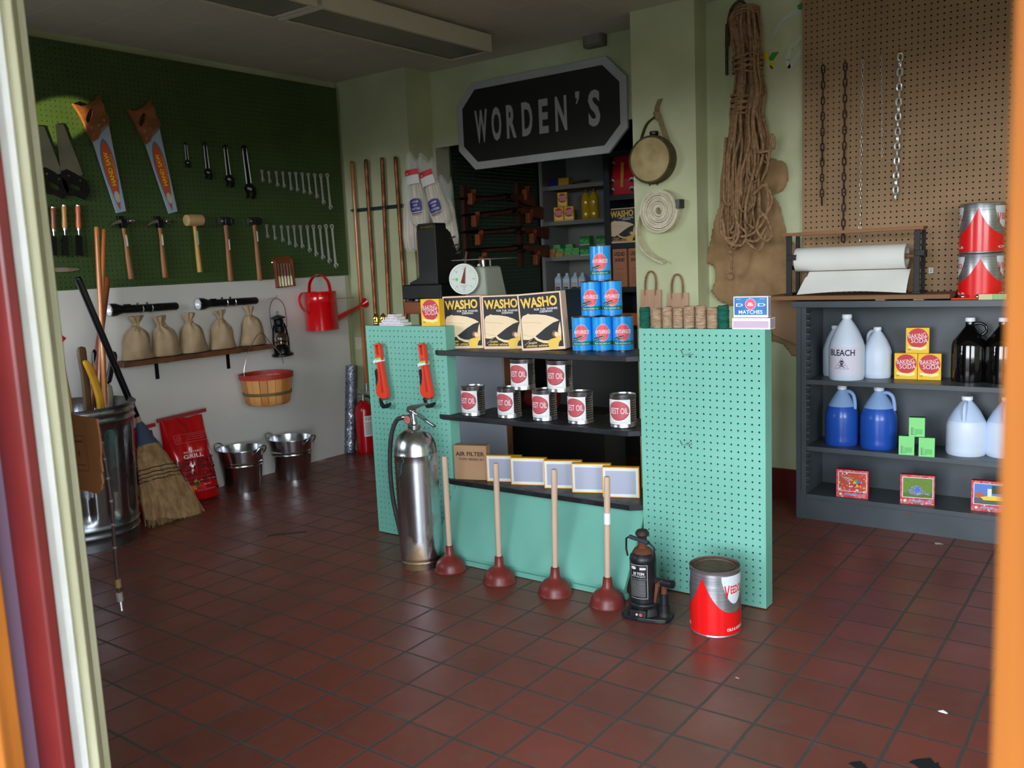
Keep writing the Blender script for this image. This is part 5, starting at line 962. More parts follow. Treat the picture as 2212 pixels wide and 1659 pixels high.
b = MB(); b.rect(-.056, .056, .009, .0685, MBL, -.0004); b.disc(0, .046, .0185, .0195, CARDW, -.0008); b.disc(0, .046, .0172, .0182, MPK, -.0011)
b.text('&', .012, 0, .046, WHITE, .022, -.0014, off=.01); b.text('D', .011, -.038, .0435, WHITE, .024, -.0008, off=.01); b.text('D', .011, .038, .0435, WHITE, .026, -.0008, off=.01); b.text('MATCHES', .0125, 0, .0195, WHITE, .082, -.0008, off=.02)
b.text('POLAND', .003, -.042, .063, WHITE, .016, -.0008); b.text('DETROIT', .003, .042, .063, WHITE, .018, -.0008); b.build('front_print', t, fix=False)

# ================================================================ ON THE FLOOR BEFORE THE DISPLAY
# plungers
t = thing('plunger', '', 'plunger', (0, 0, 0)); PH = M('plunger_stick', (214, 184, 160), .6, c2=(186, 152, 126), scale=12, st=(1, 1, .1))
b = MB(); b.lathe([(.058, .001), (.064, .0), (.066, .004), (.062, .010), (.061, .022), (.055, .038), (.042, .052), (.025, .062), (.0185, .072), (.0160, .104), (.013, .106), (.001, .106)], RUBBER, n=44); b.build('rubber_cup', t)
b = MB(); b.lathe([(.0105, .10), (.0115, .3), (.0115, .47), (.0115, .515), (.009, .522), (.001, .523)], PH, n=18); b.build('stick', t)
pl = t; first = True
for px, py, tp, lab in ((974, 1243, (960, 985), 'leftmost, touching the steel extinguisher'), (1080, 1269, (1071, 1000), 'second from the left'), (1200, 1296, (1197, 1013), 'third from the left, in front of the teal board'), (1313, 1321, (1311, 1029), 'rightmost, with a white sticker on its stick')):
    q = stand(px, py, 0, .062); lab = 'red-brown rubber plunger with wooden stick, '+lab
    # lean so that the top meets its photo position
    v = at(tp[0], tp[1], 'y', q.y); lx = math.atan2(v.x-q.x, v.z); sc = 1
    if first: t.location = q; t.rotation_euler = (0, lx*.8, px*.1); t['label'] = lab; t['group'] = 'plungers standing in a row on the floor'; n = t; first = False
    else: n = dup(pl, q, 0, lab, ry=lx*.8)
    for ch in n.children:
        if ch.name.startswith('stick'): ch.scale = (1, 1, (math.hypot(v.x-q.x, v.z))/.523)
    n.rotation_euler = (0, lx, 0)
b = MB(); b.lathe([(.0118, .305), (.0119, .306), (.0119, .345), (.0118, .346)], CARDW, n=18); b.build('sticker', n)
# big steel extinguisher
q = stand(913, 1229, 0, .062); DENT = M('worn_extinguisher_steel', (206, 208, 212), .24, 1, (176, 148, 116), 5, st=(1, 1, .6), lo=.54, hi=.62, rough2=.6, bump=.12)
t = thing('steel_extinguisher', 'large old silver fire extinguisher with black hose in front of the left teal panel', 'fire extinguisher', q)
b = MB(); pr = [(.001, .012), (.078, .012), (.082, 0), (.086, 0), (.087, .003), (.087, .026), (.088, .028), (.086, .031), (.0865, .038), (.089, .042)]
pr += [(.089, .05+.1*k) for k in range(5)]+[(.089, .475), (.0905, .478), (.0905, .484), (.089, .487)]+[(.089*math.cos(a_)**.8, .487+.098*math.sin(a_)) for a_ in [k*PI/2/10*.86 for k in range(1, 11)]]
b.lathe(pr, DENT, n=72); b.build('cylinder', t); zt2 = .583
b = MB(); b.lathe([(.022, zt2-.012), (.026, zt2-.012), (.027, zt2-.006), (.027, zt2+.016), (.024, zt2+.018), (.016, zt2+.02), (.015, zt2+.03)], STEEL, n=12); b.build('neck_nut', t)
b = MB(); b.cyl((0, 0, zt2+.018), (-.004, 0, zt2+.075), .014, STEEL, n=16); b.cyl((0, 0, zt2+.05), (-.05, -.01, zt2+.045), .010, STEEL, n=14); vb_ = b.build('valve_body', t)
b = MB(); b.lathe([(.001, -.012), (.019, -.012), (.021, -.008), (.021, 0)], STEEL, n=28, c=(-.004, -.022, zt2+.042), ax='y'); b.build('gauge_body', vb_)
b = MB(); b.disc(-.004, zt2+.042, .0165, .0165, M('gauge_face', (206, 116, 104), .3), -.0345, 24); b.line([(-.004, zt2+.042), (-.012, zt2+.05)], .002, BLACK, -.035); b.build('gauge_face', vb_)
b = MB(); b.put([(x, y*(.012 if x < .05 else .008), z) for x, z in ((-.01, zt2+.07), (.03, zt2+.055), (.075, zt2+.03), (.115, zt2+.012)) for y in (-1, 1)]+[(x, y*(.012 if x < .05 else .008), z+.010) for x, z in ((-.01, zt2+.07), (.03, zt2+.055), (.075, zt2+.03), (.115, zt2+.012)) for y in (-1, 1)], [(0, 2, 3, 1), (2, 4, 5, 3), (4, 6, 7, 5), (8, 9, 11, 10), (10, 11, 13, 12), (12, 13, 15, 14), (0, 8, 10, 2), (2, 10, 12, 4), (4, 12, 14, 6), (1, 3, 11, 9), (3, 5, 13, 11), (5, 7, 15, 13), (0, 1, 9, 8), (6, 14, 15, 7)], STEEL); b.build('carry_handle', vb_, bevel=.002)
b = MB(); b.prism([(-.03, zt2+.075), (-.024, zt2+.092), (.0, zt2+.10), (.075, zt2+.112), (.078, zt2+.106), (.02, zt2+.084), (-.0, zt2+.07), (-.02, zt2+.066)], -.011, .011, STEEL); b.build('squeeze_lever', t, bevel=.002)
b = MB(); hp = spline([(-.05, -.01, zt2+.045), (-.085, -.015, zt2+.028), (-.115, -.02, zt2-.04), (-.128, -.025, zt2-.16), (-.124, -.025, zt2-.30), (-.105, -.02, zt2-.42), (-.088, -.02, .09)], 8)
b.tube(hp, .0095, M('hose_rubber', (38, 38, 38), .6, c2=(60, 58, 54), scale=30, bump=.3), n=12); b.build('hose', t)
b = MB(); b.cyl((-.088, -.02, .092), (-.082, -.02, .055), .0085, M('nozzle_plastic', (120, 120, 112), .5), n=12); b.build('nozzle', t)
b = MB(); pts = [Vector((.02+.006*math.sin(k), -.0, 0)) for k in range(2)]
cord = [(.02, .5), (.028, .515), (.022, .495), (.012, .48), (.016, .462), (.006, .455), (.004, .438), (-.002, .43), (.0, .415), (-.006, .405), (-.018, .40)]
b.tube(spline([(.0915*math.sin(x/.09), -.0915*math.cos(x/.09) if z < .487 else -.0915*math.cos(x/.09)+.012, z) for x, z in cord], 4), .0026, M('grey_green_cord', (64, 84, 84), .7), n=6); b.build('seal_cord', t)
# bottle jack
q = stand(1392, 1342, 0, .05); JK = M('jack_black', (26, 27, 30), .4, c2=(70, 66, 58), scale=18, lo=.55, hi=.8, rough2=.8, bump=.3); RUST = M('rusty_steel', (124, 72, 46), .8, .4, (90, 56, 42), 30, bump=.4)
t = thing('bottle_jack', 'greasy black bottle jack with rusty screw beside the red oil can', 'bottle jack', q, .12)
b = MB(); b.slab([(-.07, -.035), (-.055, -.055), (.0, -.062), (.06, -.055), (.095, -.045), (.105, -.02), (.10, .03), (.05, .055), (-.05, .055), (-.072, .03)], 0, .016, JK); b.build('base_plate', t, bevel=.004)
b = MB(); b.lathe([(.058, .014), (.055, .03), (.05, .042), (.056, .05), (.056, .058), (.05, .062)], JK, n=36); b.bb(-.03, .03, -.062, -.03, .014, .042, JK); b.build('base_casting', t, bevel=.003)
b = MB(); b.lathe([(.046, .058), (.046, .205), (.047, .207), (.044, .222), (.03, .236), (.026, .24), (.001, .24)], JK, n=44); b.build('cylinder', t)
b = MB(); b.lathe([(.034, .228), (.036, .233), (.030, .243), (.026, .246), (.018, .248)]+[(.0165-(.002 if k % 2 else 0), .25+.0035*k) for k in range(10)]+[(.016, .29), (.001, .29)], RUST, n=28); b.build('screw', t)
b = MB(); b.lathe([(.001, .286), (.018, .288), (.024, .294), (.024, .302), (.018, .310), (.001, .310)], M('rusty_saddle', (60, 48, 42), .6, .5), n=28); b.build('saddle', t)
b = MB(); b.tube([(-.052, -.01, .215), (-.056, -.012, .24), (-.054, -.014, .278), (-.044, -.016, .286), (.036, -.03, .276), (.052, -.03, .262), (.054, -.028, .236), (.05, -.024, .212)], .0035, BLKPL, n=8); b.build('carry_handle', t)
b = MB(); b.cyl((-.04, -.0165, .287), (.032, -.029, .277), .0075, M('handle_sleeve', (48, 54, 64), .6), n=12); b.build('grip_sleeve', t)
b = MB(); b.rect(-.032, .032, .078, .198, M('jack_label_edge', (200, 200, 200), .5), -.0004); b.rect(-.0305, .0305, .0795, .1965, M('jack_label_black', (28, 28, 30), .4), -.0006); b.text('20 TON', .010, .0, .168, WHITE, .04, -.0009, off=.02); b.text('BOTTLE JACK', .0045, .0, .158, WHITE, .05, -.0009)
b.disc(-.018, .187, .010, .006, M('jack_logo', (210, 210, 206), .5), -.0009); b.rect(.005, .026, .182, .19, M('jack_logo', (210, 210, 206), .5), -.0009); b.rect(-.026, .028, .148, .1485, WHITE, -.0009)
for i in range(14): b.line([(-.026, .142-.0042*i), (.024, .142-.0042*i)], .0016, M('jack_small_print', (130, 130, 130), .5), -.0009)
b.bend(.0462, .15); o = b.build('label', t, fix=False); o.rotation_euler = (0, 0, -.0)
b = MB(); b.cyl((.078, -.01, .014), (.078, -.01, .058), .018, JK, n=20); b.cyl((.078, -.01, .058), (.078, -.01, .095), .0145, JK, n=20); b.cyl((.078, -.01, .095), (.08, -.01, .125), .010, RUST, n=16); b.build('pump_cylinder', t)
b = MB(); b.cyl((.05, .0, .132), (.115, -.022, .138), .0145, JK, n=18); b.build('handle_socket', t); b = MB(); b.prism([(.042, .055), (.05, .055), (.062, .12), (.085, .14), (.075, .148), (.05, .13)], -.02, .004, RUST); b.build('linkage', t, bevel=.002)
b = MB(); b.cyl((.012, -.062, .028), (.012, -.066, .028), .006, M('red_plug', (200, 90, 84), .4), n=14); b.build('plug', t); b = MB(); b.cyl((-.002, -.062, .028), (-.002, -.066, .028), .004, M('pale_plug', (180, 200, 205), .3), n=12); b.build('release_screw', t)
# big red oil can
VSILV = M('can_brushed_silver', (186, 188, 190), .32, .85, (160, 162, 166), 60, st=(.1, .1, 8), lo=.4, hi=.6); VRED = M('can_red_enamel', (232, 22, 22), .3, coat=.3); VWHT = M('can_white_enamel', (222, 228, 232), .35); LIDM = M('tarnished_lid', (112, 86, 70), .7, 0, (84, 64, 52), 14, rough2=.8)
def vcan(loc, rz, R_, H_, lab, rings=True, words='OILS & GREASES', lidm=None, grp=None, lx=1.05):
    t = thing('large_oil_can', lab, 'oil can', loc, rz, grp)
    pr = [(.001, .004), (R_-.003, .004), (R_-.001, 0), (R_+.0015, .001), (R_+.001, .005), (R_, .007), (R_, H_-.055)]
    pr += [(R_-(.0009 if k % 2 else 0), H_-.052+.0042*k) for k in range(10)] if rings else []
    pr += [(R_, H_-.008), (R_+.001, H_-.005), (R_+.002, H_-.001), (R_, H_)]; b = MB(); b.lathe(pr, VSILV, n=72); b.build('can_body', t, ang=35)
    b = MB(); b.lathe([(R_+.0005, H_-.0002), (R_-.002, H_+.001), (R_-.004, H_-.006), (R_*.80, H_-.006), (R_*.80, H_-.002), (R_*.76, H_-.002), (R_*.75, H_-.007), (.001, H_-.007)], lidm or LIDM, n=56); b.build('lid', t)
    b = MB(); mcv = lambda u: H_*.50+(H_*.38)*max(0, 1-(abs(u)/(R_*1.05)))**2.1
    us = [-PI*R_*.98+PI*R_*1.96*k/120 for k in range(121)]
    def peak(u):
        v = H_*.36
        for c_ in (0, -R_*2.7, R_*2.7): v = max(v, H_*.36+H_*.54*max(0, 1-abs(u-c_)/(R_*1.45))**2.7)
        return v
    for a_, c_ in zip(us, us[1:]): b.flat([(a_, .006), (c_, .006), (c_, peak(c_)), (a_, peak(a_))], VRED, -.0004)
    for a_, c_ in zip(us, us[1:]):   # white field round the name
        m_ = (a_+c_)/2
        for cc in (R_*1.35, -R_*1.35):
            lo_ = lambda u: H_*.50+H_*.42*min(1, (abs(u-cc)/(R_*.62))**2.2)
            if abs(m_-cc) < R_*.60: b.flat([(a_, max(lo_(a_), peak(a_)+.012)), (c_, max(lo_(c_), peak(c_)+.012)), (c_, H_*.93), (a_, H_*.93)], VWHT, -.0003)
    for cc in (R_*1.35, -R_*1.35):
        b.text('V', H_*.20, cc-R_*.36, H_*.70, VRED, w=R_*.24, y=-.0008, off=.02); b.text('EEDOL', H_*.12, cc+R_*.14, H_*.725, VRED, w=R_*.68, y=-.0008, off=.02, rot=.04)
        b.text(words, H_*.045, cc+R_*.12, H_*.115, WHITE, w=R_*1.0, y=-.0008, off=.02, rot=.02)
    b.bend(R_+.0006, .12); b.build('label', t, fix=False); return t
q = stand(1546, 1378, 0, .083); vcan(q, -.10, .083, .222, 'large red, silver and white oil can with a tarnished lid on the tiled floor')
# ================================================================ SHOP SIGN
def SG_(px, py): p = at(px, py, 'y', YL-.022); return (p.x, p.z)
oc = [SG_(*p) for p in ((991, 233), (1020, 184), (1309, 127), (1352, 170), (1352, 270), (1311, 326), (1026, 361), (992, 322))]
cx = sum(p[0] for p in oc)/8; cz = sum(p[1] for p in oc)/8; hw, hh, ch = .604, .268, .112
oct_ = lambda w_, h_, c_: [(-w_, -h_+c_), (-w_+c_, -h_), (w_-c_, -h_), (w_, -h_+c_), (w_, h_-c_), (w_-c_, h_), (-w_+c_, h_), (-w_, h_-c_)]
t = thing('shop_sign', 'black octagonal sign with grey border and grey capital letters above the doorway', 'sign', (cx, YL-.001, cz), ry=0)
b = MB(); b.prism(oct_(hw, .262, .125), -.022, 0, M('sign_grey', (186, 186, 188), .5, c2=(174, 174, 176), scale=4)); b.build('board', t, bevel=.002)
b = MB(); b.flat(oct_(hw-.044, .218, .105), M('sign_black', (26, 25, 22), .5), -.0225); b.build('black_field', t, fix=False)
SGL = M('sign_letters', (172, 172, 172), .5); b = MB()
for c_, x, w_ in zip("WORDEN", (-.415, -.297, -.185, -.068, .05, .172), (.098, .075, .072, .078, .066, .080)): b.text(c_, .19, x, 0, SGL, w=w_, y=-.0230, off=.035)
b.text("S", .19, .395, 0, SGL, w=.078, y=-.0230, off=.035); b.flat([(.272, .10), (.300, .10), (.298, .065), (.282, .030), (.274, .034), (.284, .062), (.272, .066)], SGL, -.0230)
b.build('lettering', t, fix=False)

# ================================================================ RIGHT PIER
YQ = 4.165
def PQ(px, py, d=.02): p = at(px, py, 'y', YQ-d); return Vector((p.x, YQ, p.z))
CANV = M('canteen_canvas', (196, 176, 130), .9, c2=(166, 144, 98), scale=12, bump=.3, bscale=300); OLIVE = M('olive_webbing', (92, 84, 52), .9, c2=(72, 66, 40), scale=20); STRAP = M('canteen_strap', (150, 130, 92), .9, c2=(126, 108, 74), scale=20)
c = PQ(1408, 345, .05); R_ = .116; t = thing('canteen', 'round canvas canteen hanging by a knotted strap above the coiled hose', 'canteen', (c.x, YQ, c.z))
b = MB(); b.lathe([(.001, -.012), (R_*.5, -.010), (R_*.86, -.004), (R_*.96, .004)], CANV, n=48, c=(0, -.075, 0), ax='y'); b.lathe([(R_*.6, .02), (R_, .008), (R_, .0)], CANV, n=48, c=(0, -.01, 0), ax='y'); b.build('face', t)
b = MB(); b.lathe([(R_*.955, -.002), (R_+.002, .002), (R_+.004, .02), (R_+.004, .04), (R_+.001, .062), (R_*.9, .066)], OLIVE, n=48, c=(0, -.072, 0), ax='y'); b.tube([((R_-.001)*math.cos(k*PI/16), -.074, (R_-.001)*math.sin(k*PI/16)) for k in range(32)], .0022, OLIVE, n=5, closed=True); b.build('side_band', t)
b = MB(); b.lathe([(.018, 0), (.02, .006), (.022, .008), (.022, .022), (.018, .025), (.001, .025)], DKSTEEL, n=20, c=(.01, -.04, R_-.002)); b.build('cap', t)
for s_ in (-1, 1): b = MB(); b.tube([(s_*.02+.0, -.045, -R_-.003), (s_*.022+.005, -.05, -R_-.012), (s_*.02+.012, -.045, -R_-.003)], .002, DKSTEEL, n=5); b.build('loop', t)
kn = PQ(1420, 250, .02)-c; tp = PQ(1423, 213, .02)-c
b = MB(); b.ribbon(spline([(-.062, -.05, R_*.82), (-.03, -.04, R_+.06), (kn.x-.006, -.02, kn.z)], 5), (.0, .026, 0), .003, OLIVE); b.build('strap', t)
b = MB(); b.ribbon(spline([(.085, -.03, R_*.60), (.05, -.025, R_+.04), (kn.x+.006, -.016, kn.z)], 5), (.022, .004, .01), .003, STRAP); b.build('strap', t)
b = MB(); b.ball((kn.x, -.02, kn.z), .016, STRAP, 14, 10, (1, .8, 1.5)); b.ball((kn.x-.006, -.026, kn.z+.012), .011, STRAP, 12, 8, (1.3, .8, 1)); b.build('knot', t)
b = MB(); b.ribbon(spline([(kn.x, -.018, kn.z+.01), (kn.x-.004, -.014, (kn.z+tp.z)/2), (tp.x, -.004, tp.z)], 4), (.026, 0, 0), .003, STRAP); b.build('hanging_loop', t)
# coiled hose
c = PQ(1427, 455, .03); HOSE = M('cotton_hose', (224, 216, 190), .85, c2=(204, 194, 164), scale=30, bump=.3)
t = thing('coiled_hose', 'flat cream cotton hose rolled up and hung below the canteen with one end dangling', 'hose', (c.x, YQ, c.z))
b = MB(); pts = []; NT = 9
for k in range(NT*28+1): a_ = 2*PI*k/28; r = .016+.0098*(k/28)+.0010*math.sin(a_*1.3); pts.append((r*math.cos(a_)*1.0, -.03, r*math.sin(a_)*1.05))
b.ribbon(pts, (0, .052, 0), .0085, HOSE); b.build('coil', t)
e1 = PQ(1377, 470, .03)-c; pl_ = [(-.098, -.03, .02), (-.118, -.03, -.03), tuple(PQ(1379, 505, .03)-c+Vector((0, -.03, 0))), tuple(PQ(1390, 535, .03)-c+Vector((0, -.03, 0))), tuple(PQ(1412, 555, .03)-c+Vector((0, -.03, 0))), tuple(PQ(1437, 567, .03)-c+Vector((0, -.03, 0)))]
b = MB(); b.ribbon(spline([(-.088, -.03, .06)]+pl_, 6), (.0, .048, .012), .007, HOSE); b.build('loose_end', t)
b = MB(); b.bb(.098, .118, -.06, -.002, .005, .048, BLKPL); b.build('black_clip', t)
# paper bags
KB = M('brown_paper_bag', (212, 172, 142), .85, c2=(200, 160, 130), scale=5)
def pbag(px, py, w_, h_, zb, lab, tilt):
    p = PQ(px, py, .02); t = thing('paper_bag', lab, 'bag', (p.x, YQ-.002, p.z), 0, 'small brown paper bags on the right pier', ry=tilt)
    b = MB(); nx, nz = 8, 8; v = []; f = []
    for s_ in (0, 1):
        for j in range(nz+1):
            for i in range(nx+1):
                u = i/nx-.5; z = -h_*j/nz; pl2 = .004*math.sin(u*12+j*.6); dep = .006+.014*(j/nz)
                v.append((u*w_*(1+.05*j/nz), (-dep-.004+pl2*.5) if s_ else -.001, z+(.0015*math.sin(u*20) if j == 0 else 0)))
    st = (nx+1)*(nz+1)
    for s_ in (0, 1):
        for j in range(nz):
            for i in range(nx): a_ = s_*st+j*(nx+1)+i; f.append((a_, a_+1, a_+nx+2, a_+nx+1))
    for j in range(nz): f += [(j*(nx+1), (j+1)*(nx+1), st+(j+1)*(nx+1), st+j*(nx+1)), (j*(nx+1)+nx, (j+1)*(nx+1)+nx, st+(j+1)*(nx+1)+nx, st+j*(nx+1)+nx)]
    e = nz*(nx+1); f += [(e+i, e+i+1, st+e+i+1, st+e+i) for i in range(nx)]
    b.put(v, f, KB); b.build('bag_body', t)
    for y in (-.003, -.013):
        b = MB(); b.tube(spline([(-w_*.27, y, -.03), (-w_*.28, y, .03), (-w_*.20, y, .075), (0.0, y, .096), (w_*.20, y, .075), (w_*.26, y, .03), (w_*.24, y, -.03)], 5), .0036, JUTE, n=7); b.build('twisted_handle', t)
pbag(1404, 626, .115, .24, .03, 'small brown paper bag with twisted handles, left one of the two on the pier', .02); pbag(1462, 633, .115, .2, .03, 'small brown paper bag with twisted handles, right one of the two on the pier', -.02)

# ================================================================ BACK RIGHT WALL
# tan pegboard
x0 = at(1733, 200, 'y', YR-.03).x
pg = pegboard('drilled_board', 0, 1.6, 0, 1.56, TAN, None, .017, .012, 62, 61, r=.0040, back=M('dark_hole_backing', (58, 42, 28), .9), gap=.016, loc=(x0, YR-.03, .90))  # backing coloured dark to put shade into the drilled holes
tag(pg, 'light brown pegboard above the grey bookcase, hung with chains', 'pegboard')
# burlap sacking behind the rope
def RB(px, py, y=YR-.012): p = at(px, py, 'y', y); return Vector((p.x, y, p.z))
def cloth(outline, name, lab, y, amp, seed, mt, nx=60, nz=70):
    P = [RB(*p, y) for p in outline]; xs = [p.x for p in P]; zs = [p.z for p in P]; o = Vector((min(xs), y, min(zs))); W_ = max(xs)-min(xs); H_ = max(zs)-min(zs)
    poly = [((p.x-o.x), (p.z-o.z)) for p in P]
    def inside(x, z):
        c_ = False
        for (x1, z1), (x2, z2) in zip(poly, poly[1:]+poly[:1]):
            if (z1 > z) != (z2 > z) and x < (x2-x1)*(z-z1)/(z2-z1)+x1: c_ = not c_
        return c_
    v = []; idx = {}; f = []
    def vert(i, j):
        if (i, j) not in idx:
            x = W_*i/nx; z = H_*j/nz
            # pull outside vertices onto the outline
            if not inside(x, z):
                best = None
                for (x1, z1), (x2, z2) in zip(poly, poly[1:]+poly[:1]):
                    dx, dz = x2-x1, z2-z1; q = max(0, min(1, ((x-x1)*dx+(z-z1)*dz)/(dx*dx+dz*dz+1e-9))); px_, pz_ = x1+q*dx, z1+q*dz; dd = (px_-x)**2+(pz_-z)**2
                    if best is None or dd < best[0]: best = (dd, px_, pz_)
                x, z = best[1], best[2]
            h = amp*(noise.noise(Vector((x*5+z*1.5+seed, z*2, 0)))+.5*noise.noise(Vector((x*11-z*4+seed, z*6, 1)))+.25*noise.noise(Vector((x*24+seed, z*20, 1))))
            v.append((x, -abs(h)-.002-amp*.3, z)); idx[(i, j)] = len(v)-1
        return idx[(i, j)]
    for i in range(nx):
        for j in range(nz):
            if inside(W_*(i+.5)/nx, H_*(j+.5)/nz): f.append((vert(i, j), vert(i+1, j), vert(i+1, j+1), vert(i, j+1)))
    b = MB(); b.put(v, f, mt, True); ob = b.build(name, ang=80); s_ = ob.modifiers.new('thickness', 'SOLIDIFY'); s_.thickness = .002; s_.offset = 0
    return tag(ob, lab, 'burlap', loc=o)
cloth([(1558, 440), (1530, 545), (1520, 566), (1545, 575), (1548, 600), (1545, 615), (1540, 630), (1556, 650), (1580, 660), (1640, 655), (1642, 700), (1660, 735), (1690, 740), (1712, 768), (1735, 775), (1770, 700), (1760, 640), (1742, 560), (1700, 500), (1688, 440), (1672, 420), (1692, 415), (1706, 385), (1700, 350), (1665, 340), (1600, 330)], 'burlap_cloth', 'wrinkled brown burlap cloth hanging on the wall behind the big rope bundle', YR-.012, .028, 4.2, BURLAP)
cloth([(1668, 640), (1664, 700), (1672, 722), (1700, 735), (1722, 745), (1745, 700), (1745, 640)], 'brown_paper', 'crumpled brown paper hanging beside the left edge of the grey bookcase', YR-.06, .02, 9.1, M('brown_wrapping_paper', (166, 132, 96), .85, c2=(150, 116, 84), scale=4))
# rope bundle
ROPE = mat('sisal_rope', (168, 134, 98), .9, c2=(134, 102, 70), scale=55, bump=.8)
def twisted(b, pts, r, pitch=.028):
    """laid rope of three strands"""
    P = [Vector(p) for p in pts]; out = [P[0]]
    for a_, c_ in zip(P, P[1:]):
        n = max(1, int((c_-a_).length/.007)); out += [a_+(c_-a_)*(k/n) for k in range(1, n+1)]
    s_ = 0; fr = []
    for i, p in enumerate(out):
        d = (out[min(i+1, len(out)-1)]-out[max(i-1, 0)]).normalized(); a_, q, _ = frame_of(d) if abs(d.z) < .95 else (Vector((1, 0, 0)), Vector((0, 1, 0)), d)
        a_ = Vector((1, 0, 0)); a_ = (a_-d*a_.dot(d)); a_ = a_.normalized() if a_.length > .2 else Vector((0, 0, 1)).cross(d).normalized(); q = d.cross(a_)
        if i: s_ += (p-out[i-1]).length
        fr.append((p, a_, q, s_))
    for k in range(3): b.tube([p+a_*(r*.5*math.cos(2*PI*(s2/pitch)+k*2*PI/3))+q*(r*.5*math.sin(2*PI*(s2/pitch)+k*2*PI/3)) for p, a_, q, s2 in fr], r*.56, ROPE, n=5)
top = RB(1612, 8, YR-.06); t = thing('rope_bundle', 'huge bundle of brown sisal rope tied twice and hung from the wall', 'rope', (top.x, YR, 0))
random.seed(21)
def rl(px, py, y): p = RB(px, py, y); return (p.x-top.x, y-YR, p.z)
env = ((0, 1612, 8), (40, 1608, 34), (100, 1614, 30), (150, 1618, 26), (200, 1620, 34), (240, 1612, 34), (300, 1618, 42), (350, 1614, 50), (400, 1606, 48), (450, 1604, 46), (500, 1606, 44))
def envat(y):
    for (y0, c0, h0), (y1, c1, h1) in zip(env, env[1:]):
        if y0 <= y <= y1: k = (y-y0)/(y1-y0); return c0+(c1-c0)*k, h0+(h1-h0)*k
    return env[-1][1:]
strands = []; b = MB(); R_ = .0078
for s_ in range(40):
    u = -1+2*((s_*.618) % 1); ly = s_ % 4; yb = YR-.045-.022*ly; yend = random.uniform(420, 525) if u < .45 else random.uniform(300, 395) if random.random() < .6 else random.uniform(400, 500)
    ph = random.uniform(0, 6); pts = []
    for k in range(17):
        y = 10+(yend-10)*k/16; c_, h_ = envat(y); w2 = u+.10*math.sin(ph+k*.55)+.05*math.sin(k*1.3+ph*2)
        pts.append(rl(c_+h_*max(-1, min(1, w2)), y, yb-.016*math.sin(ph+k*.4)-.02*(1-abs(u))))
    v = random.choice((-1, 1)); lx = random.uniform(12, 26)*(-v if abs(u) > .6 and u*v > 0 else v); cpx, h_ = envat(yend); bx = cpx+h_*u
    pts += [rl(bx+lx*.15, yend+10, yb), rl(bx+lx*.5, yend+16, yb-.01), rl(bx+lx*.9, yend+8, yb-.012), rl(bx+lx, yend-12, yb-.006), rl(bx+lx*.95, yend-60, yb), rl(bx+lx*.8, yend-130, yb+.01)]
    twisted(b, spline(pts, 3), R_)
    if s_ % 14 == 13: b.build('strands', t, fix=False, ang=80); b = MB()
b.build('strands', t, fix=False, ang=80)
b = MB()
for pts in (((1654, 395), (1668, 430), (1656, 460), (1640, 470), (1636, 500), (1655, 520), (1668, 505), (1655, 470), (1640, 455)), ((1600, 500), (1575, 515), (1556, 500), (1560, 470), (1570, 520), (1600, 530), (1612, 505), (1590, 480)), ((1562, 440), (1556, 480), (1562, 510), (1585, 525), (1596, 500), (1588, 460)), ((1628, 420), (1652, 400), (1660, 440), (1648, 480), (1625, 505), (1600, 512)), ((1640, 330), (1672, 320), (1668, 290), (1660, 350), (1655, 375)), ((1655, 490), (1636, 520), (1612, 520), (1640, 540), (1655, 505))):
    twisted(b, spline([rl(x, y, YR-.15) for x, y in pts], 5), R_)
b.build('loose_loops', t, fix=False, ang=80)
for (xc, yc, w2, tilt, n_) in ((1612, 144, 31, .30, 6), (1600, 232, 22, -.20, 7), (1612, 30, 22, .0, 3)):
    b = MB()
    for k in range(n_):
        o = (k-n_/2)*6.2; pts = []
        for j in range(17): a_ = 2*PI*j/16; pts.append((rl(xc, yc+o, YR-.10)[0]+w2*.00222*math.cos(a_), -.08-.068*math.sin(a_), rl(xc, yc+o, YR-.07)[2]-tilt*w2*.0022*math.cos(a_)*(1 if k % 2 else -.6)))
        twisted(b, pts, R_*.9)
    b.build('binding', t, fix=False, ang=80)
b = MB(); twisted(b, spline([rl(1588, 505, YR-.16), rl(1582, 530, YR-.15), rl(1572, 545, YR-.14), rl(1580, 560, YR-.13), rl(1580, 590, YR-.10)], 5), R_); b.ball(rl(1577, 597, YR-.09), .019, ROPE, 14, 10); b.ball(rl(1577, 545, YR-.14), .013, ROPE, 12, 8); b.build('tail', t, fix=False, ang=80)
b = MB(); DR = M('dark_rope', (92, 76, 56), .9, c2=(70, 56, 40), scale=50, bump=.6); b.tube(spline([rl(1610, 10, YR-.04), rl(1598, 2, YR-.05), rl(1580, 20, YR-.05), rl(1572, 60, YR-.03), rl(1570, 110, YR-.02), rl(1570, 162, YR-.02)], 6), .008, DR, n=8); b.tube([rl(1572, 52, YR-.033), rl(1571, 100, YR-.022)], .0125, DR, n=8); b.build('dark_tail', t)
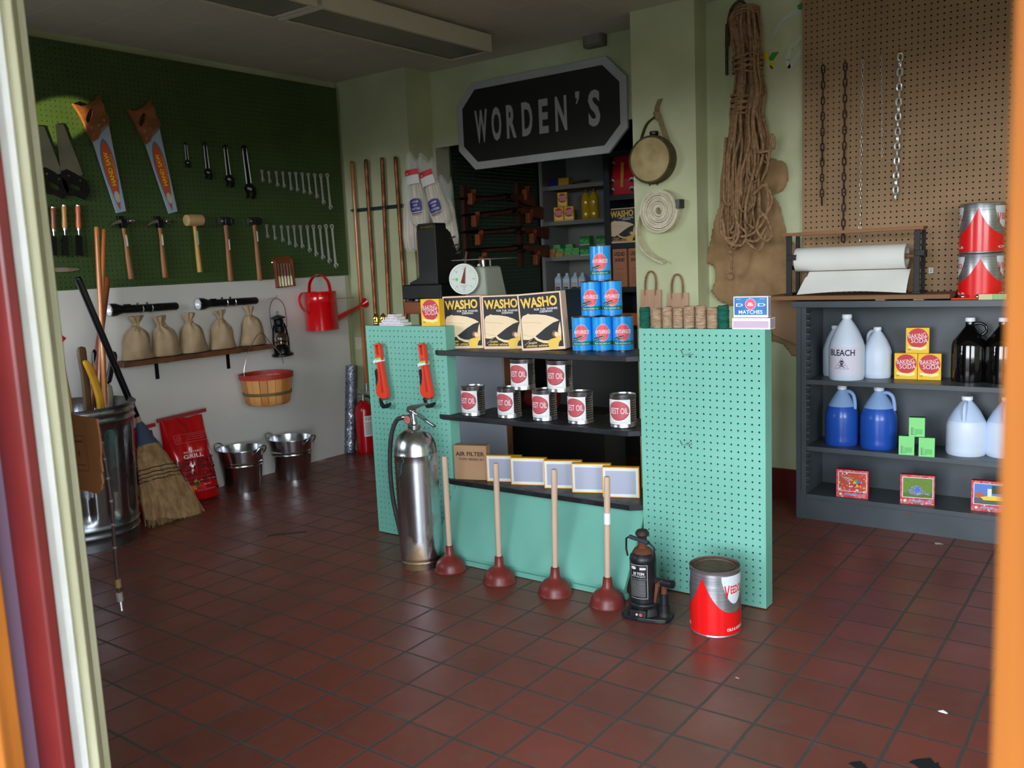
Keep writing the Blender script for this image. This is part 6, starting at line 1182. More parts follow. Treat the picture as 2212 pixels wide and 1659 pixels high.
# chains
YT = YR-.03
def chain(px, py0, py1, px1, wire, ll, lw, mt, lab, twist=0):
    a_ = at(px, py0, 'y', YT-.02); c_ = at(px1, py1, 'y', YT-.02); L = a_.z-c_.z; pitch = ll-2*wire*.95; n = max(2, int(L/pitch))
    t = thing('chain', lab, 'chain', (a_.x, YT, a_.z), 0, 'chains on the brown pegboard'); dx = (c_.x-a_.x)/n
    lk = MB(); h = ll/2-wire-lw/2+wire; pts = []
    hr = lw/2-wire
    for k in range(9): q = PI*k/8; pts.append((hr*math.cos(q), 0, (ll/2-wire-hr)+hr*math.sin(q)))
    for k in range(9): q = PI+PI*k/8; pts.append((hr*math.cos(q), 0, -(ll/2-wire-hr)+hr*math.sin(q)))
    lk.tube(pts, wire, mt, n=6 if wire < .002 else 8, closed=True); first = None
    for k in range(n):
        if first is None: o = lk.build('link', t); first = o
        else: o = first.copy(); COL.objects.link(o); o.parent = t
        o.location = (dx*k, -.02, -ll/2-pitch*k); o.rotation_euler = (0, 0, (.35 if k % 2 == 0 else PI/2+.35)+.15*math.sin(k*1.9))
    b = MB(); b.tube([(0, .0, .006), (0, -.03, .006), (0, -.036, .016)], .0016, STEEL, n=6); tag(b.build('peg_hook'), 'thin wire hook holding the '+lab.split(' and')[0].split(' reaching')[0], 'hook', loc=(a_.x, YT, a_.z-.004))
IRON = M('rusty_black_iron', (62, 48, 38), .6, .5, (48, 38, 32), 30); NICK = M('nickel_chain', (214, 212, 206), .28, .7)
chain(1778, 140, 442, 1775, .0028, .040, .019, IRON, 'dark iron chain, leftmost and ending above the roller'); chain(1826, 134, 532, 1821, .0028, .040, .020, IRON, 'dark iron chain, second from left and reaching the paper roll')
chain(1864, 128, 530, 1857, .0015, .022, .012, NICK, 'thin silver chain, long middle one reaching the paper roll'); chain(1904, 118, 342, 1906, .0012, .017, .010, NICK, 'very thin silver chain, short one left of the thick chain'); chain(1945, 112, 445, 1934, .0050, .041, .029, M('bright_zinc_chain', (220, 224, 222), .28, .7), 'thick bright steel chain, rightmost of five')

# ================================================================ BOOKCASE
t = thing('bookcase', 'dark grey steel bookcase full of jugs and boxes by the right post', 'bookcase', (0, 0, 0)); X0b, X1b, YB, YK = -1.352, .05, 4.01, 4.265; BT = 1.012
b = MB(); b.bb(X0b-.018, X1b+.018, YB-.012, YK, BT-.028, BT, GREY); b.build('top', t, bevel=.002)
for xs in ((X0b, X0b+.045), (X1b-.045, X1b)):
    b = MB(); b.bb(xs[0], xs[1], YB, YK, 0, BT-.028, GREY); b.build('side_panel', t, bevel=.001)
b = MB(); b.bb(X0b+.022, X0b+.0235, YB-.001, YB, .13, BT-.03, BLACK); b.build('side_seam', t)
b = MB(); b.bb(X0b+.045, X1b-.045, YK-.006, YK, .118, BT-.028, GREY); b.build('back_panel', t)
b = MB(); b.bb(X0b+.045, X1b-.045, YB+.004, YB+.012, 0, .095, GREY); b.build('kick_plate', t)
for k in range(27):
    z = .16+k*.0305
    if abs(z-.655) < .02 or abs(z-.345) < .02: continue
    b = MB(); b.put([(X0b+.0451, YB+.006, z), (X0b+.056, YB+.012, z-.001), (X0b+.056, YB+.05, z+.008), (X0b+.0451, YB+.06, z+.012), (X0b+.0451, YB+.006, z+.003), (X0b+.056, YB+.012, z+.002), (X0b+.056, YB+.05, z+.011), (X0b+.0451, YB+.06, z+.015)], [(0, 1, 2, 3), (4, 5, 6, 7), (0, 1, 5, 4), (1, 2, 6, 5), (2, 3, 7, 6)], GREY); b.build('shelf_rest', t)
BZ = (.655, .345, .118)
for z, th in zip(BZ, (.022, .022, .023)):
    b = MB(); b.bb(X0b+.046, X1b-.046, YB+.003, YK-.007, z-th, z, GREY); b.build('shelf', t, bevel=.0015)
b = MB(); p = at(1962, 1112, 'y', YB); b.rect(-.013, .013, -.005, .005, M('red_brown_label', (110, 62, 50), .6)); o = b.build('name_plate', t, fix=False); o.location = (p.x, YB+.0035, p.z)
# jugs
def jugprofile(r, h): return [(.001, .004), (r*.86, .004), (r*.95, .0), (r, .012), (r*1.0, h*.10), (r*.985, h*.14), (r*1.0, h*.18), (r, h*.48), (r*.985, h*.52), (r*.9, h*.60), (r*.66, h*.75), (r*.40, h*.865), (r*.26, h*.915), (r*.24, h*.93), (r*.24, h*.945)]
JCAP = M('white_cap', (240, 242, 246), .4); JWH = M('translucent_white_plastic', (222, 232, 246), .35, c2=(212, 224, 242), scale=3); JBL = M('blue_fluid_jug', (38, 88, 184), .28, c2=(32, 78, 172), scale=3, coat=.2); JFROST = M('frosted_jug_top', (140, 170, 214), .4); JMILK = M('pale_jug_plastic', (196, 214, 240), .35); JGL = M('dark_glass', (10, 8, 8), .06, coat=.6)
def jug(px, py, z, r, h, lab, kind, grp, hrot=0, bleach=False, fy=None):
    q = stand(px, py, z, r)
    if q.y+r > 4.254 or fy: q.y = fy or 4.254-r; q.x = at(px, py-60, 'y', q.y).x
    t = thing('gallon_jug', lab, 'jug', q+Vector((0, 0, .0003)), 0, grp)
    main = {'white': JWH, 'blue': JBL, 'pale': JMILK, 'glass': JGL}[kind]; b = MB(); pr = jugprofile(r, h)
    if kind == 'glass': pr = [(.001, .004), (r*.9, .004), (r*.97, 0), (r, .012), (r, h*.56), (r*.93, h*.63), (r*.60, h*.745), (r*.30, h*.85), (r*.25, h*.87), (r*.25, h*.94)]
    if kind == 'blue':
        lo_ = [p for p in pr if p[1] <= h*.66]+[(r*.82, h*.66)]; up = [(r*.82, h*.66)]+[p for p in pr if p[1] > h*.66]
        b.lathe(lo_, main, n=44); b.lathe(up, JFROST, n=44)
    elif kind == 'pale':
        lo_ = [p for p in pr if p[1] <= h*.58]+[(r*.92, h*.585)]; up = [(r*.92, h*.585)]+[p for p in pr if p[1] > h*.585]
        b.lathe(lo_, JWH, n=44); b.lathe(up, main, n=44)
    else: b.lathe(pr, main, n=48)
    b.build('body', t, ang=45)
    b = MB(); b.lathe([(r*.25, h*.935), (r*.28, h*.94), (r*.28, h*.985), (r*.25, h), (.001, h)], JCAP, n=28); b.build('cap', t)
    c_, s_ = math.cos(hrot), math.sin(hrot)
    hp = [(r*.22, h*.90), (r*.50, h*.905), (r*.74, h*.85), (r*.84, h*.74), (r*.86, h*.62)] if kind != 'glass' else [(r*.24, h*.90), (r*.55, h*.91), (r*.85, h*.86), (r*.88, h*.78), (r*.66, h*.73)]
    b = MB(); b.tube(spline([(x*c_, x*s_, z2) for x, z2 in hp], 5), .0085 if kind != 'glass' else .006, main if kind != 'blue' else JFROST, n=10); b.build('handle', t)
    if bleach:
        b = MB(); b.rect(-r*1.05, r*1.05, h*.10, h*.52, M('label_pinkish', (226, 222, 238), .5), -.0006); b.text('BLEACH', h*.095, 0, h*.435, BLACK, w=r*1.45, y=-.001, off=.02)
        b.line([(0, h*.35), (-r*.38, h*.185), (r*.38, h*.185), (0, h*.35)], .0012, BLACK, -.001); b.disc(0, h*.283, .0085, .0095, BLACK, -.001); b.rect(-.005, .005, h*.283-.014, h*.283-.006, BLACK, -.001)
        for s2 in (-1, 1): b.disc(s2*.0035, h*.283, .0022, .0022, WHITE, -.0014, 10); b.line([(-.015*s2, h*.215+.008), (.015*s2, h*.215-.004)], .0024, BLACK, -.001)
        b.disc(0, h*.283-.005, .001, .002, WHITE, -.0014, 8); b.bend(r+.0003, .15); b.build('label', t, fix=False)
    return t
jug(1803, 806, BZ[0], .052, .232, 'white plastic jug without label, partly hidden left behind the bleach jug', 'white', 'plain white jugs on the top bookcase shelf', PI*.6, fy=4.2)
jug(1895, 809, BZ[0], .062, .228, 'white plastic jug without label, standing right behind the bleach jug', 'white', 'plain white jugs on the top bookcase shelf', PI*.85, fy=4.19)
jug(1829, 817, BZ[0], .077, .292, 'large white gallon jug labelled bleach with a skull warning mark', 'white', None, PI*.5, True, fy=4.095)
jug(2094, 822, BZ[0], .070, .272, 'black glass gallon jug with white cap, fully visible on the top shelf', 'glass', 'black glass jugs', .1)
jug(2166, 824, BZ[0], .070, .272, 'black glass gallon jug cut off by the right wooden post', 'glass', 'black glass jugs', .1)
jug(1818, 965, BZ[1], .074, .272, 'clear jug of blue fluid, left one of two on the middle shelf', 'blue', 'jugs of blue fluid', -.2)
jug(1897, 973, BZ[1], .078, .275, 'clear jug of blue fluid, right one nearer the green boxes', 'blue', 'jugs of blue fluid', .0)
jug(2086, 988, BZ[1], .079, .250, 'pale white half gallon style jug with front handle, fully visible', 'pale', 'pale jugs on the middle shelf', -PI/2)
jug(2172, 992, BZ[1], .079, .250, 'pale white jug mostly hidden behind the right wooden post', 'pale', 'pale jugs on the middle shelf', -PI/2)
# baking soda pyramid
zz = BZ[0]; q1 = at(1930, 818, 'z', zz); W2 = .0945
s1 = corner_loc(1931, 819, zz, .12, W2); soda(s1, .12, .093, .116, .04, 'yellow baking soda box, lower left of the three on the bookcase', 'baking soda boxes stacked on the bookcase')
s2 = s1+Vector((.0955*math.cos(.12), .0955*math.sin(.12)-.004, 0)); soda(s2, .12, .093, .116, .04, 'yellow baking soda box, lower right of the three on the bookcase', 'baking soda boxes stacked on the bookcase')
soda((s1+s2)/2+Vector((-.002, 0, .117)), .12, .093, .112, .04, 'yellow baking soda box on top of the other two on the bookcase', 'baking soda boxes stacked on the bookcase')
# green boxes
GB = M('mint_green_card', (134, 222, 130), .5); GB2 = M('dark_green_card', (40, 110, 60), .5)
def gbox(loc, lab):
    t = thing('green_box', lab, 'box', loc, .14, 'small mint green boxes'); w_, h_ = .062, .083
    b = MB(); b.bb(-w_/2, w_/2, 0, .035, .0003, h_, GB2); b.rect(-w_/2, w_/2, .0003, h_, GB, -.0003); b.build('carton', t)
    b = MB(); b.rect(-.008, .022, .012, .034, M('mint_mid', (104, 200, 110), .5), -.0008); b.line([(-.019, .008), (-.019, .04)], .006, M('grey_green_print', (120, 150, 120), .5), -.0008); b.line([(-.02, .01), (.0, .01)], .0012, BLACK, -.001); b.line([(-.012, .014), (-.012, .038)], .0008, BLACK, -.001); b.build('front_print', t, fix=False)
g1 = corner_loc(1941, 982, BZ[1], .14, .062); g2 = corner_loc(1984, 986, BZ[1], .14, .062); gbox(g1, 'mint green box, lower left of the three beside the blue jugs'); gbox(g2, 'mint green box, lower right of the three beside the blue jugs'); gbox((g1+g2)/2+Vector((0, 0, .084)), 'mint green box balanced on top of the other two')
# picture puzzle boxes
def puzzle(px, py, w_, h_, rz, lab, kind):
    p = corner_loc(px, py, BZ[2], rz, w_); t = thing('puzzle_box', lab, 'puzzle box', p, rz, 'small picture puzzle boxes on the lowest bookcase shelf', rx=-.04)
    PR_ = M('puzzle_red_border', (206, 40, 56), .4, c2=(224, 96, 110), scale=60, lo=.45, hi=.55); b = MB(); b.bb(-w_/2, w_/2, .0012, .035, 0, h_, REDM); b.build('carton', t)
    b = MB(); b.rect(-w_/2, w_/2, 0, h_, PR_, 0); random.seed(px); cols = [M('puzzle_c%d' % i, c_, .5) for i, c_ in enumerate(((60, 120, 200), (230, 190, 60), (230, 120, 150), (70, 170, 90), (240, 240, 240), (230, 110, 40)))]
    for k in range(34):
        x = random.uniform(-w_/2+.004, w_/2-.004); z = random.choice((random.uniform(.002, h_*.2), h_-.006)); b.rect(x-.003, x+.003, z-.002, z+.002, cols[k % 6], -.0003)
    b.rect(-w_*.44, w_*.46, h_*.22, h_*.92, WHITE, -.0005); ix0, ix1, iz0, iz1 = -w_*.42, w_*.44, h_*.24, h_*.90; IW, IH = ix1-ix0, iz1-iz0; P = lambda u, v: (ix0+u*IW, iz0+v*IH)
    if kind == 0:
        b.rect(ix0, ix1, iz0, iz1, M('candy_orange', (200, 70, 40), .5), -.0007)
        for k in range(60): b.disc(*P(random.random(), random.random()**1.3), .0035, .0035, cols[(k*5) % 6] if k % 3 else M('candy_pink', (226, 130, 180), .5), -.0008-.000002*k, 10)
        for k in range(8): b.line([P(.02*k, .9-.02*k), P(.35+.03*k, .45+.04*k)], .0016, cols[k % 6], -.0010)
        c_ = P(.66, .44)
        for k in range(6): b.flat([c_]+[(c_[0]+.0155*math.cos(a_), c_[1]+.0175*math.sin(a_)) for a_ in [PI/3*(k+j/5)+.2 for j in range(6)]], (cols[0], cols[3], cols[1], REDM, cols[1], REDM)[k], -.0013)
    elif kind == 1:
        b.rect(ix0, ix1, iz0, iz1, M('grass_green', (120, 150, 50), .6, c2=(90, 130, 40), scale=200), -.0007); b.flat([P(0, .2), P(.3, .3), P(.7, .25), P(1, .3), P(1, 0), P(0, 0)], M('dark_grass_green', (90, 120, 44), .6), -.0008)  # darker green strip along the bottom belongs to the printed picture
        b.flat([P(.2, .2), P(.22, .45), P(.35, .58), P(.5, .62), P(.62, .55), P(.7, .35), P(.68, .15), P(.45, .1)], M('grey_white_fluff', (170, 172, 190), .6, c2=(90, 96, 120), scale=150), -.0009); b.flat([P(.36, .3), P(.45, .55), P(.55, .55), P(.6, .3)], cols[0], -.0011); b.flat([P(.7, .2), P(.78, .32), P(.95, .22), P(.9, .14)], M('grey_white_fluff', (170, 172, 190), .6), -.0010)
    else:
        b.rect(ix0, ix1, iz0, iz1, M('sky_blue_print', (90, 130, 210), .5), -.0007); b.rect(ix0, ix1, iz0, iz0+IH*.3, M('asphalt_print', (90, 90, 96), .5), -.0008); b.flat([P(.02, .5), P(.2, .62), P(.35, .4), P(.2, .3), P(0, .35)], M('dull_orange_print', (190, 100, 50), .5), -.0009)
        b.flat([P(.2, .35), P(.6, .45), P(1, .4), P(1, .22), P(.3, .2)], YELP, -.0010); b.rect(*[P(.42, 0)[0], P(.55, 0)[0], P(0, .4)[1], P(0, .78)[1]], CARDW, -.0011); b.rect(P(.55, 0)[0], ix1, P(0, .55)[1], P(0, .95)[1], M('dark_green_print', (40, 70, 40), .5), -.0010)
    b.disc(-w_*.36, h_*.11, .006, .006, YELP, -.0007, 16); b.disc(-w_*.36, h_*.11, .0045, .0045, CARDW, -.0009, 16); b.text('PUZZLEBUG', .009, -.002, h_*.12, M('puzzle_light_blue', (110, 190, 230), .5), w=w_*.42, y=-.0009, off=.03); b.text('100', .009, w_*.34, h_*.13, M('puzzle_light_blue', (110, 190, 230), .5), w=w_*.13, y=-.0009, off=.03); b.text('PIECES', .003, w_*.34, h_*.06, WHITE, w=w_*.13, y=-.0009)
    b.build('front_print', t, fix=False)
puzzle(1806, 1072, .137, .127, .10, 'small puzzle box with a beach ball and candy picture, leftmost of three', 0)
puzzle(1944, 1087, .137, .130, .18, 'small puzzle box with a green grass picture, middle of three', 1)
puzzle(2097, 1102, .137, .130, .10, 'small puzzle box with a yellow vehicle picture, cut off by the post', 2)

# ================================================================ ON THE BOOKCASE
xl = at(1652, 640, 'y', 4.0).x; xr2 = at(2052, 630, 'y', 4.0).x
b = MB(); PLK = M('worn_plank', (150, 104, 66), .6, c2=(112, 76, 48), scale=10, st=(.1, 1, 1), bump=.3); b.bb(xl, xr2, 4.0, 4.24, 0, .019, PLK); tag(b.build('plank', bevel=.002), 'long brown plank lying on the bookcase top under the paper roll stand', 'plank', loc=(0, 0, BT+.006)); PZ = BT+.025
for x in (xl+.5, -.84): b = MB(); b.bb(x-.02, x+.02, 4.03, 4.2, BT, BT+.006, M('pale_block', (200, 180, 140), .6)); tag(b.build('wood_spacer'), 'thin pale wood spacer under the brown plank, %s end' % ('left' if x < -.9 else 'right'), 'spacer')
y1 = 4.06; pa = at(1705, 632, 'y', y1); pb_ = at(1980, 618, 'y', y1); zt3 = at(1700, 505, 'y', y1).z
IR = M('cast_iron', (34, 32, 32), .5, .3); t = thing('paper_roll_stand', 'iron and wood stand with a big roll of white paper on the plank', 'paper roll stand', (0, 0, PZ))
for p in (pa, pb_):
    b = MB(); b.bb(p.x-.012, p.x+.012, y1-.008, y1+.004, 0, zt3-PZ-.012, IR); b.bb(p.x-.008, p.x+.008, y1+.11, y1+.125, 0, zt3-PZ-.012, IR); b.bb(p.x-.018, p.x+.018, y1-.012, y1+.13, 0, .010, IR); b.bb(p.x-.007, p.x+.007, y1, y1+.12, .115, .135, IR); b.bb(p.x-.008, p.x+.03, y1-.012, y1+.05, .16, .185, IR); b.build('iron_frame', t, bevel=.002)
xa = at(1691, 500, 'y', y1-.02).x; xb = at(1996, 483, 'y', y1-.02).x
b = MB(); b.bb(xa, xb, y1-.03, y1+.04, zt3-PZ-.012, zt3-PZ+.002, PLK); b.build('cutter_board', t, bevel=.001)
RZ = .145; rr = at(1830, 540, 'y', y1+.0).z-PZ-.0; r_ = .054; zc2 = at(1830, 558, 'y', y1).z-PZ
WP = M('white_paper', (232, 232, 226), .7, c2=(224, 224, 216), scale=4); xp0 = at(1708, 560, 'y', y1).x+.01; xp1 = at(1952, 550, 'y', y1).x
t2 = thing('paper_roll', 'big roll of white wrapping paper with its loose end hanging in front', 'paper roll', (0, y1+.06, PZ+zc2), group=None)
b = MB(); b.lathe([(.012, xp0), (r_, xp0), (r_, xp1), (.040, xp1), (.040, xp1-.02), (.012, xp1-.02)], WP, n=44, ax='x'); b.build('roll', t2)
b = MB(); v = []; n_ = 16; m_ = 24
for j in range(n_+1):
    for i in range(m_+1):
        u = i/m_; q = j/n_; x = xp0+.06+(xp1+.02-xp0-.06)*u-(.03*(1-u) if j > 3 else 0)*q; a_ = -PI/2
        y = -.012-.085*q**.7-.006*math.sin(u*9)*q; z = -r_-.0015-(zc2-.006-r_)*q+.012*q*(math.sin(u*3.0)); v.append((x, y, max(z, -(zc2)+.003)))
b.put(v, [(j*(m_+1)+i, j*(m_+1)+i+1, (j+1)*(m_+1)+i+1, (j+1)*(m_+1)+i) for j in range(n_) for i in range(m_)], WP, True); b.build('loose_sheet', t2, ang=80)
b = MB(); b.cyl((xp1-.03, 0, 0), (pb_.x-.005, 0, 0), .010, PLK, n=14); b.build('spindle', t2)
p = at(2011, 584, 'y', YT); b = MB(); b.rect(-.009, .009, -.0125, .0125, CARDW, -.001)
for k in range(7): b.line([(-.006, .009-.0028*k), (.006, .009-.0028*k)], .0012, M('label_grey', (110, 120, 130), .5), -.0014)
tag(b.build('price_label', fix=False), 'tiny white label stuck on the brown pegboard right of the roll stand', 'label', loc=(p.x, YT, p.z))
vp = stand(2118, 640, BT, 0); vp = Vector((at(2116, 640, 'y', 4.12).x, 4.13, BT+.001))
vcan(vp, .12, .083, .185, 'large red and silver oil can, lower one of two stacked on the bookcase', False, 'OILS', None, 'large oil cans stacked on the bookcase'); vcan(vp+Vector((0, 0, .187)), -.02, .083, .2, 'large red and silver oil can, upper one of two stacked on the bookcase', False, 'OILS', TIN, 'large oil cans stacked on the bookcase')
for px, lab in ((2080, 'left'), (2112, 'right')):
    p = at(px, 636, 'y', 4.035); b = MB(); b.ball((0, 0, .0105), .0105, CHROME, 20, 14); b.lathe([(.006, .0), (.007, .002), (.005, .004)], CHROME, n=16); tag(b.build('chrome_ball'), 'small shiny chrome ball on the bookcase top, %s one before the oil cans' % lab, 'ball', 'chrome balls', loc=(p.x, 4.035, BT+.0005))
p = at(2055, 640, 'y', 4.02); b = MB(); b.cyl((0, 0, .004), (.115, .01, .004), .004, M('orange_pencil', (222, 70, 30), .4), n=8); b.cyl((0, 0, .004), (-.012, -.001, .004), .0035, DKSTEEL, r1=.001, n=8); tag(b.build('orange_pencil'), 'orange-red pencil shaped stick lying on the bookcase top', 'pencil', loc=(p.x, 4.016, BT))
p = at(2117, 645, 'y', 4.03); b = MB(); b.bb(0, .05, 0, .05, 0, .022, M('cream_green_card', (206, 198, 150), .6)); b.bb(.0502, .10, .004, .05, 0, .022, M('pale_green_card', (150, 180, 120), .6)); tag(b.build('small_carton'), 'small cream and green carton on the bookcase beside the chrome balls', 'carton', loc=(p.x-.002, 4.008, BT+.0003))

# ================================================================ BACK ROOM
XG = -3.845
pg = pegboard('drilled_board', 4.61, 5.60, .3, 2.3, M('gun_wall_green', (44, 58, 44), .6), None, 4.625, .32, 38, 77, r=.0036, loc=(XG, 0, 0), rz=R90)
tag(pg, 'dark green pegboard wall in the back room with rifles on it', 'pegboard')
l = bpy.data.lights.new('added_board_backlight', 'AREA'); l.shape = 'RECTANGLE'; l.size = .45; l.size_y = .9; l.energy = 2; lo_ = bpy.data.objects.new('added_board_backlight', l); lo_.location = (-4.22, 4.95, 1.5); lo_.rotation_euler = (0, -PI/2, 0); COL.objects.link(lo_)  # light added behind the board to shine through its drilled holes
def WG(px, py, d=.05): p = at(px, py, 'x', XG+d); return Vector((XG, p.y, p.z))
GUNW = M('gun_stock_wood', (104, 52, 38), .4, c2=(76, 36, 26), scale=14); GUNM = M('gun_metal', (28, 28, 32), .35, .7); RKW = M('rack_orange_wood', (140, 66, 34), .5, c2=(112, 50, 26), scale=10)
for i, (x0, y0, x1, y1_, lab) in enumerate(((990, 430, 1150, 418, 'topmost'), (996, 466, 1168, 445, 'second from the top'), (996, 502, 1180, 488, 'third from the top'), (1003, 540, 1182, 528, 'lowest'))):
    p = WG(x0, y0); q = WG(x1, y1_); L = (q-p).length; t = thing('rifle', 'dark wooden stocked rifle on the green back room wall, '+lab+' of four', 'rifle', p, R90, 'rifles on the rack'); a_ = math.atan2(q.z-p.z, q.y-p.y); t.rotation_euler = (0, -a_, R90)
    b = MB(); b.cyl((0, -.06, .0), (L*.62, -.06, 0), .0085, GUNM, n=10); b.build('barrel', t)
    b = MB(); b.prism([(L*.18, -.006), (L*.2, -.022), (L*.5, -.026), (L*.58, -.016), (L*.58, -.003), (L*.18, -.004)], -.075, -.045, GUNW); b.build('forestock', t, bevel=.004)
    b = MB(); b.prism([(L*.55, .014), (L*.68, .014), (L*.70, .0), (L*.68, -.02), (L*.56, -.022)], -.074, -.046, GUNM); b.build('receiver', t, bevel=.002)
    b = MB(); b.prism([(L*.66, .008), (L*.74, .0), (L*.98, -.004), (L, -.02), (L*.985, -.10), (L*.86, -.075), (L*.76, -.035), (L*.72, -.045), (L*.69, -.022), (L*.64, -.02)], -.078, -.042, GUNW); b.build('stock', t, bevel=.006)
    b = MB(); b.tube([(L*.60, -.06, -.02), (L*.61, -.06, -.045), (L*.65, -.06, -.048), (L*.68, -.06, -.024)], .003, GUNM, n=6); b.build('trigger_guard', t)
for cx_, ys, lab in ((1008, (420, 468, 508, 556), 'left'), (1125, (412, 462, 506, 552), 'right')):
    P = [WG(cx_+8*k, y, .04) for k, y in enumerate(ys)]; t = thing('rifle_rack', 'orange-brown wooden bracket strip holding the rifles, %s one' % lab, 'rack', (XG, P[0].y, P[0].z), R90, 'wooden rifle racks')
    b = MB(); b.bb(-.02, .02, -.03, 0, P[-1].z-P[0].z-.08, .06, M('rack_dark_wood', (64, 34, 24), .6)); b.build('upright', t)
    for q in P:
        u, v_ = q.y-P[0].y, q.z-P[0].z; b = MB(); b.prism([(u-.02, v_-.070), (u-.002, v_-.072), (u+.016, v_-.045), (u+.032, v_-.0), (u+.036, v_+.03), (u+.026, v_+.032), (u+.018, v_+.008), (u+.0, v_-.004), (u-.018, v_+.006)], -.098, -.058, RKW); b.build('hook', t, bevel=.004)
# grey steel shelving
SHG = M('grey_shelving', (128, 130, 126), .5); YS = 5.62; xs0, xs1 = at(1168, 484, 'y', YS).x, at(1316, 455, 'y', YS).x
t = thing('steel_shelving', 'grey steel shelving in the back room behind the cans', 'shelving', (0, 0, 0))
for x in (xs0, xs1-.03): b = MB(); b.bb(x, x+.03, YS, YS+.34, 0, 2.2, SHG); b.build('side_panel', t)
b = MB(); b.bb(xs0+.03, xs1-.03, YS+.335, YS+.34, 0, 2.2, SHG); b.build('back_panel', t)
SZ = [at(1176, y, 'y', YS).z for y in (404, 480, 556, 640)]+[.62, .36, .1]
for z in SZ: b = MB(); b.bb(xs0+.03, xs1-.03, YS+.001, YS+.334, z-.03, z, SHG); b.build('shelf', t)
def onsh(px, z, d=.03): return Vector((at(px, 500, 'y', YS+d).x, YS+d, z+.0005))
zz = SZ[1]; W2 = .079
a1 = onsh(1200, zz); a2 = onsh(1231, zz+.0)
for px, z, lab in ((1208, zz, 'lower left'), (1230, zz, 'lower right'), (1217, zz+.106, 'uppermost')):
    p = onsh(px, z, .04); soda(p, .25, .075, .104, .035, 'faded baking soda box in the dim back room, %s of three' % lab, 'baking soda boxes in the back room')
OILB = M('yellow_oil', (206, 176, 30), .1, c2=(180, 140, 20), scale=4, coat=.6)
for px, lab in ((1268, 'left'), (1285, 'right')):
    t = thing('oil_bottle', 'tall bottle of yellow oil in the dim back room, %s one' % lab, 'bottle', onsh(px, zz, .06), 0, 'yellow oil bottles'); b = MB(); b.lathe([(.001, 0), (.034, 0), (.036, .006), (.036, .08), (.034, .085), (.036, .09), (.036, .15), (.03, .172), (.016, .185), (.014, .195)], OILB, n=24); b.build('bottle', t); b = MB(); b.lathe([(.016, .193), (.016, .215), (.001, .215)], M('brown_cap', (90, 66, 30), .5), n=18); b.build('cap', t)
zz = SZ[0]; b = MB(); b.bb(-.045, .045, 0, .06, 0, .055, M('yellow_carton', (216, 170, 30), .6)); tag(b.build('small_carton'), 'small yellow carton high on the dim back room shelf', 'carton', loc=onsh(1221, zz, .04)); b = MB(); b.bb(-.045, .045, 0, .06, 0, .045, M('navy_carton', (24, 34, 120), .6)); tag(b.build('small_carton'), 'small dark blue carton beside the yellow one on the back room shelf', 'carton', loc=onsh(1199, zz, .04))
zz = SZ[2]; GC_ = M('green_soap_pack', (60, 150, 70), .5, c2=(90, 190, 100), scale=40, lo=.45, hi=.55); OC_ = M('tan_soap_pack', (196, 148, 70), .5, c2=(170, 120, 50), scale=40); PKP = M('pink_green_print', (190, 110, 110), .5)
gp = ((1188, 0, 1), (1206, 0, 1), (1224, 0, 0), (1241, 0, 0), (1190, 1, 1), (1208, 1, 0), (1226, 1, 0), (1242, 1, 0), (1201, 2, 0), (1228, 2, 0)); 
for i, (px, r2, k) in enumerate(gp):
    t = thing('soap_packet', '%s soap packet stacked in the dim back room, %s layer, %s' % (('green', 'tan')[k], ('bottom', 'middle', 'top')[r2], ('far left', 'left of middle', 'right of middle', 'far right')[i % 4] if i < 8 else ('left', 'right')[i-8]), 'packet', onsh(px, zz+.0295*r2, .03), .1, 'small soap packets in the back room')
    b = MB(); b.bb(-.031, .031, 0, .05, 0, .029, OC_ if k else GC_); b.rect(-.018, .014, .008, .016, PKP, -.0005); b.build('packet', t)
for i, (px, z, lab) in enumerate(((1262, 0, 'lower left'), (1262, .075, 'upper left'), (1298, 0, 'lower right'), (1298, .07, 'upper right'))):
    t = thing('green_carton', 'larger green carton behind the top blue can, '+lab, 'carton', onsh(px, zz+z, .03), .05, 'larger green cartons in the back room'); b = MB(); b.bb(-.04, .04, 0, .07, 0, .068, GC_); b.build('carton', t); b = MB(); b.rect(-.04, .04, .045, .068, M('dark_green_card', (40, 110, 60), .5), -.0005); b.rect(-.04, .04, .0, .008, M('white_faded', (190, 200, 190), .5), -.0005); b.build('front_print', t, fix=False)
zz = SZ[3]; JBT = M('frosted_bottle', (190, 206, 222), .35)
for px, lab in ((1200, 'leftmost'), (1218, 'second from the left'), (1236, 'third from the left'), (1252, 'rightmost, behind the cans')):
    t = thing('plastic_bottle', 'frosted plastic bottle with dark label on the back shelf, '+lab, 'bottle', onsh(px, zz, .05), .1, 'frosted plastic bottles'); b = MB(); b.box((0, .03, .065), (.054, .05, .13), JBT); b.put([(-.027, .005, .13), (.027, .005, .13), (.027, .055, .13), (-.027, .055, .13), (-.012, .018, .152), (.012, .018, .152), (.012, .042, .152), (-.012, .042, .152)], [(0, 1, 5, 4), (1, 2, 6, 5), (2, 3, 7, 6), (3, 0, 4, 7), (4, 5, 6, 7)], JBT); b.build('bottle', t, bevel=.004)
    b = MB(); b.cyl((0, .03, .15), (0, .03, .168), .013, JBT, n=16); b.build('cap', t); b = MB(); b.rect(-.020, .020, .038, .066, M('navy_label', (30, 34, 60), .5), .0042); b.text('SODA', .008, 0, .052, WHITE, w=.03, y=.0038); b.rect(-.022, .022, .068, .098, M('beige_label', (190, 170, 160), .5), .0042); b.build('label', t, fix=False)
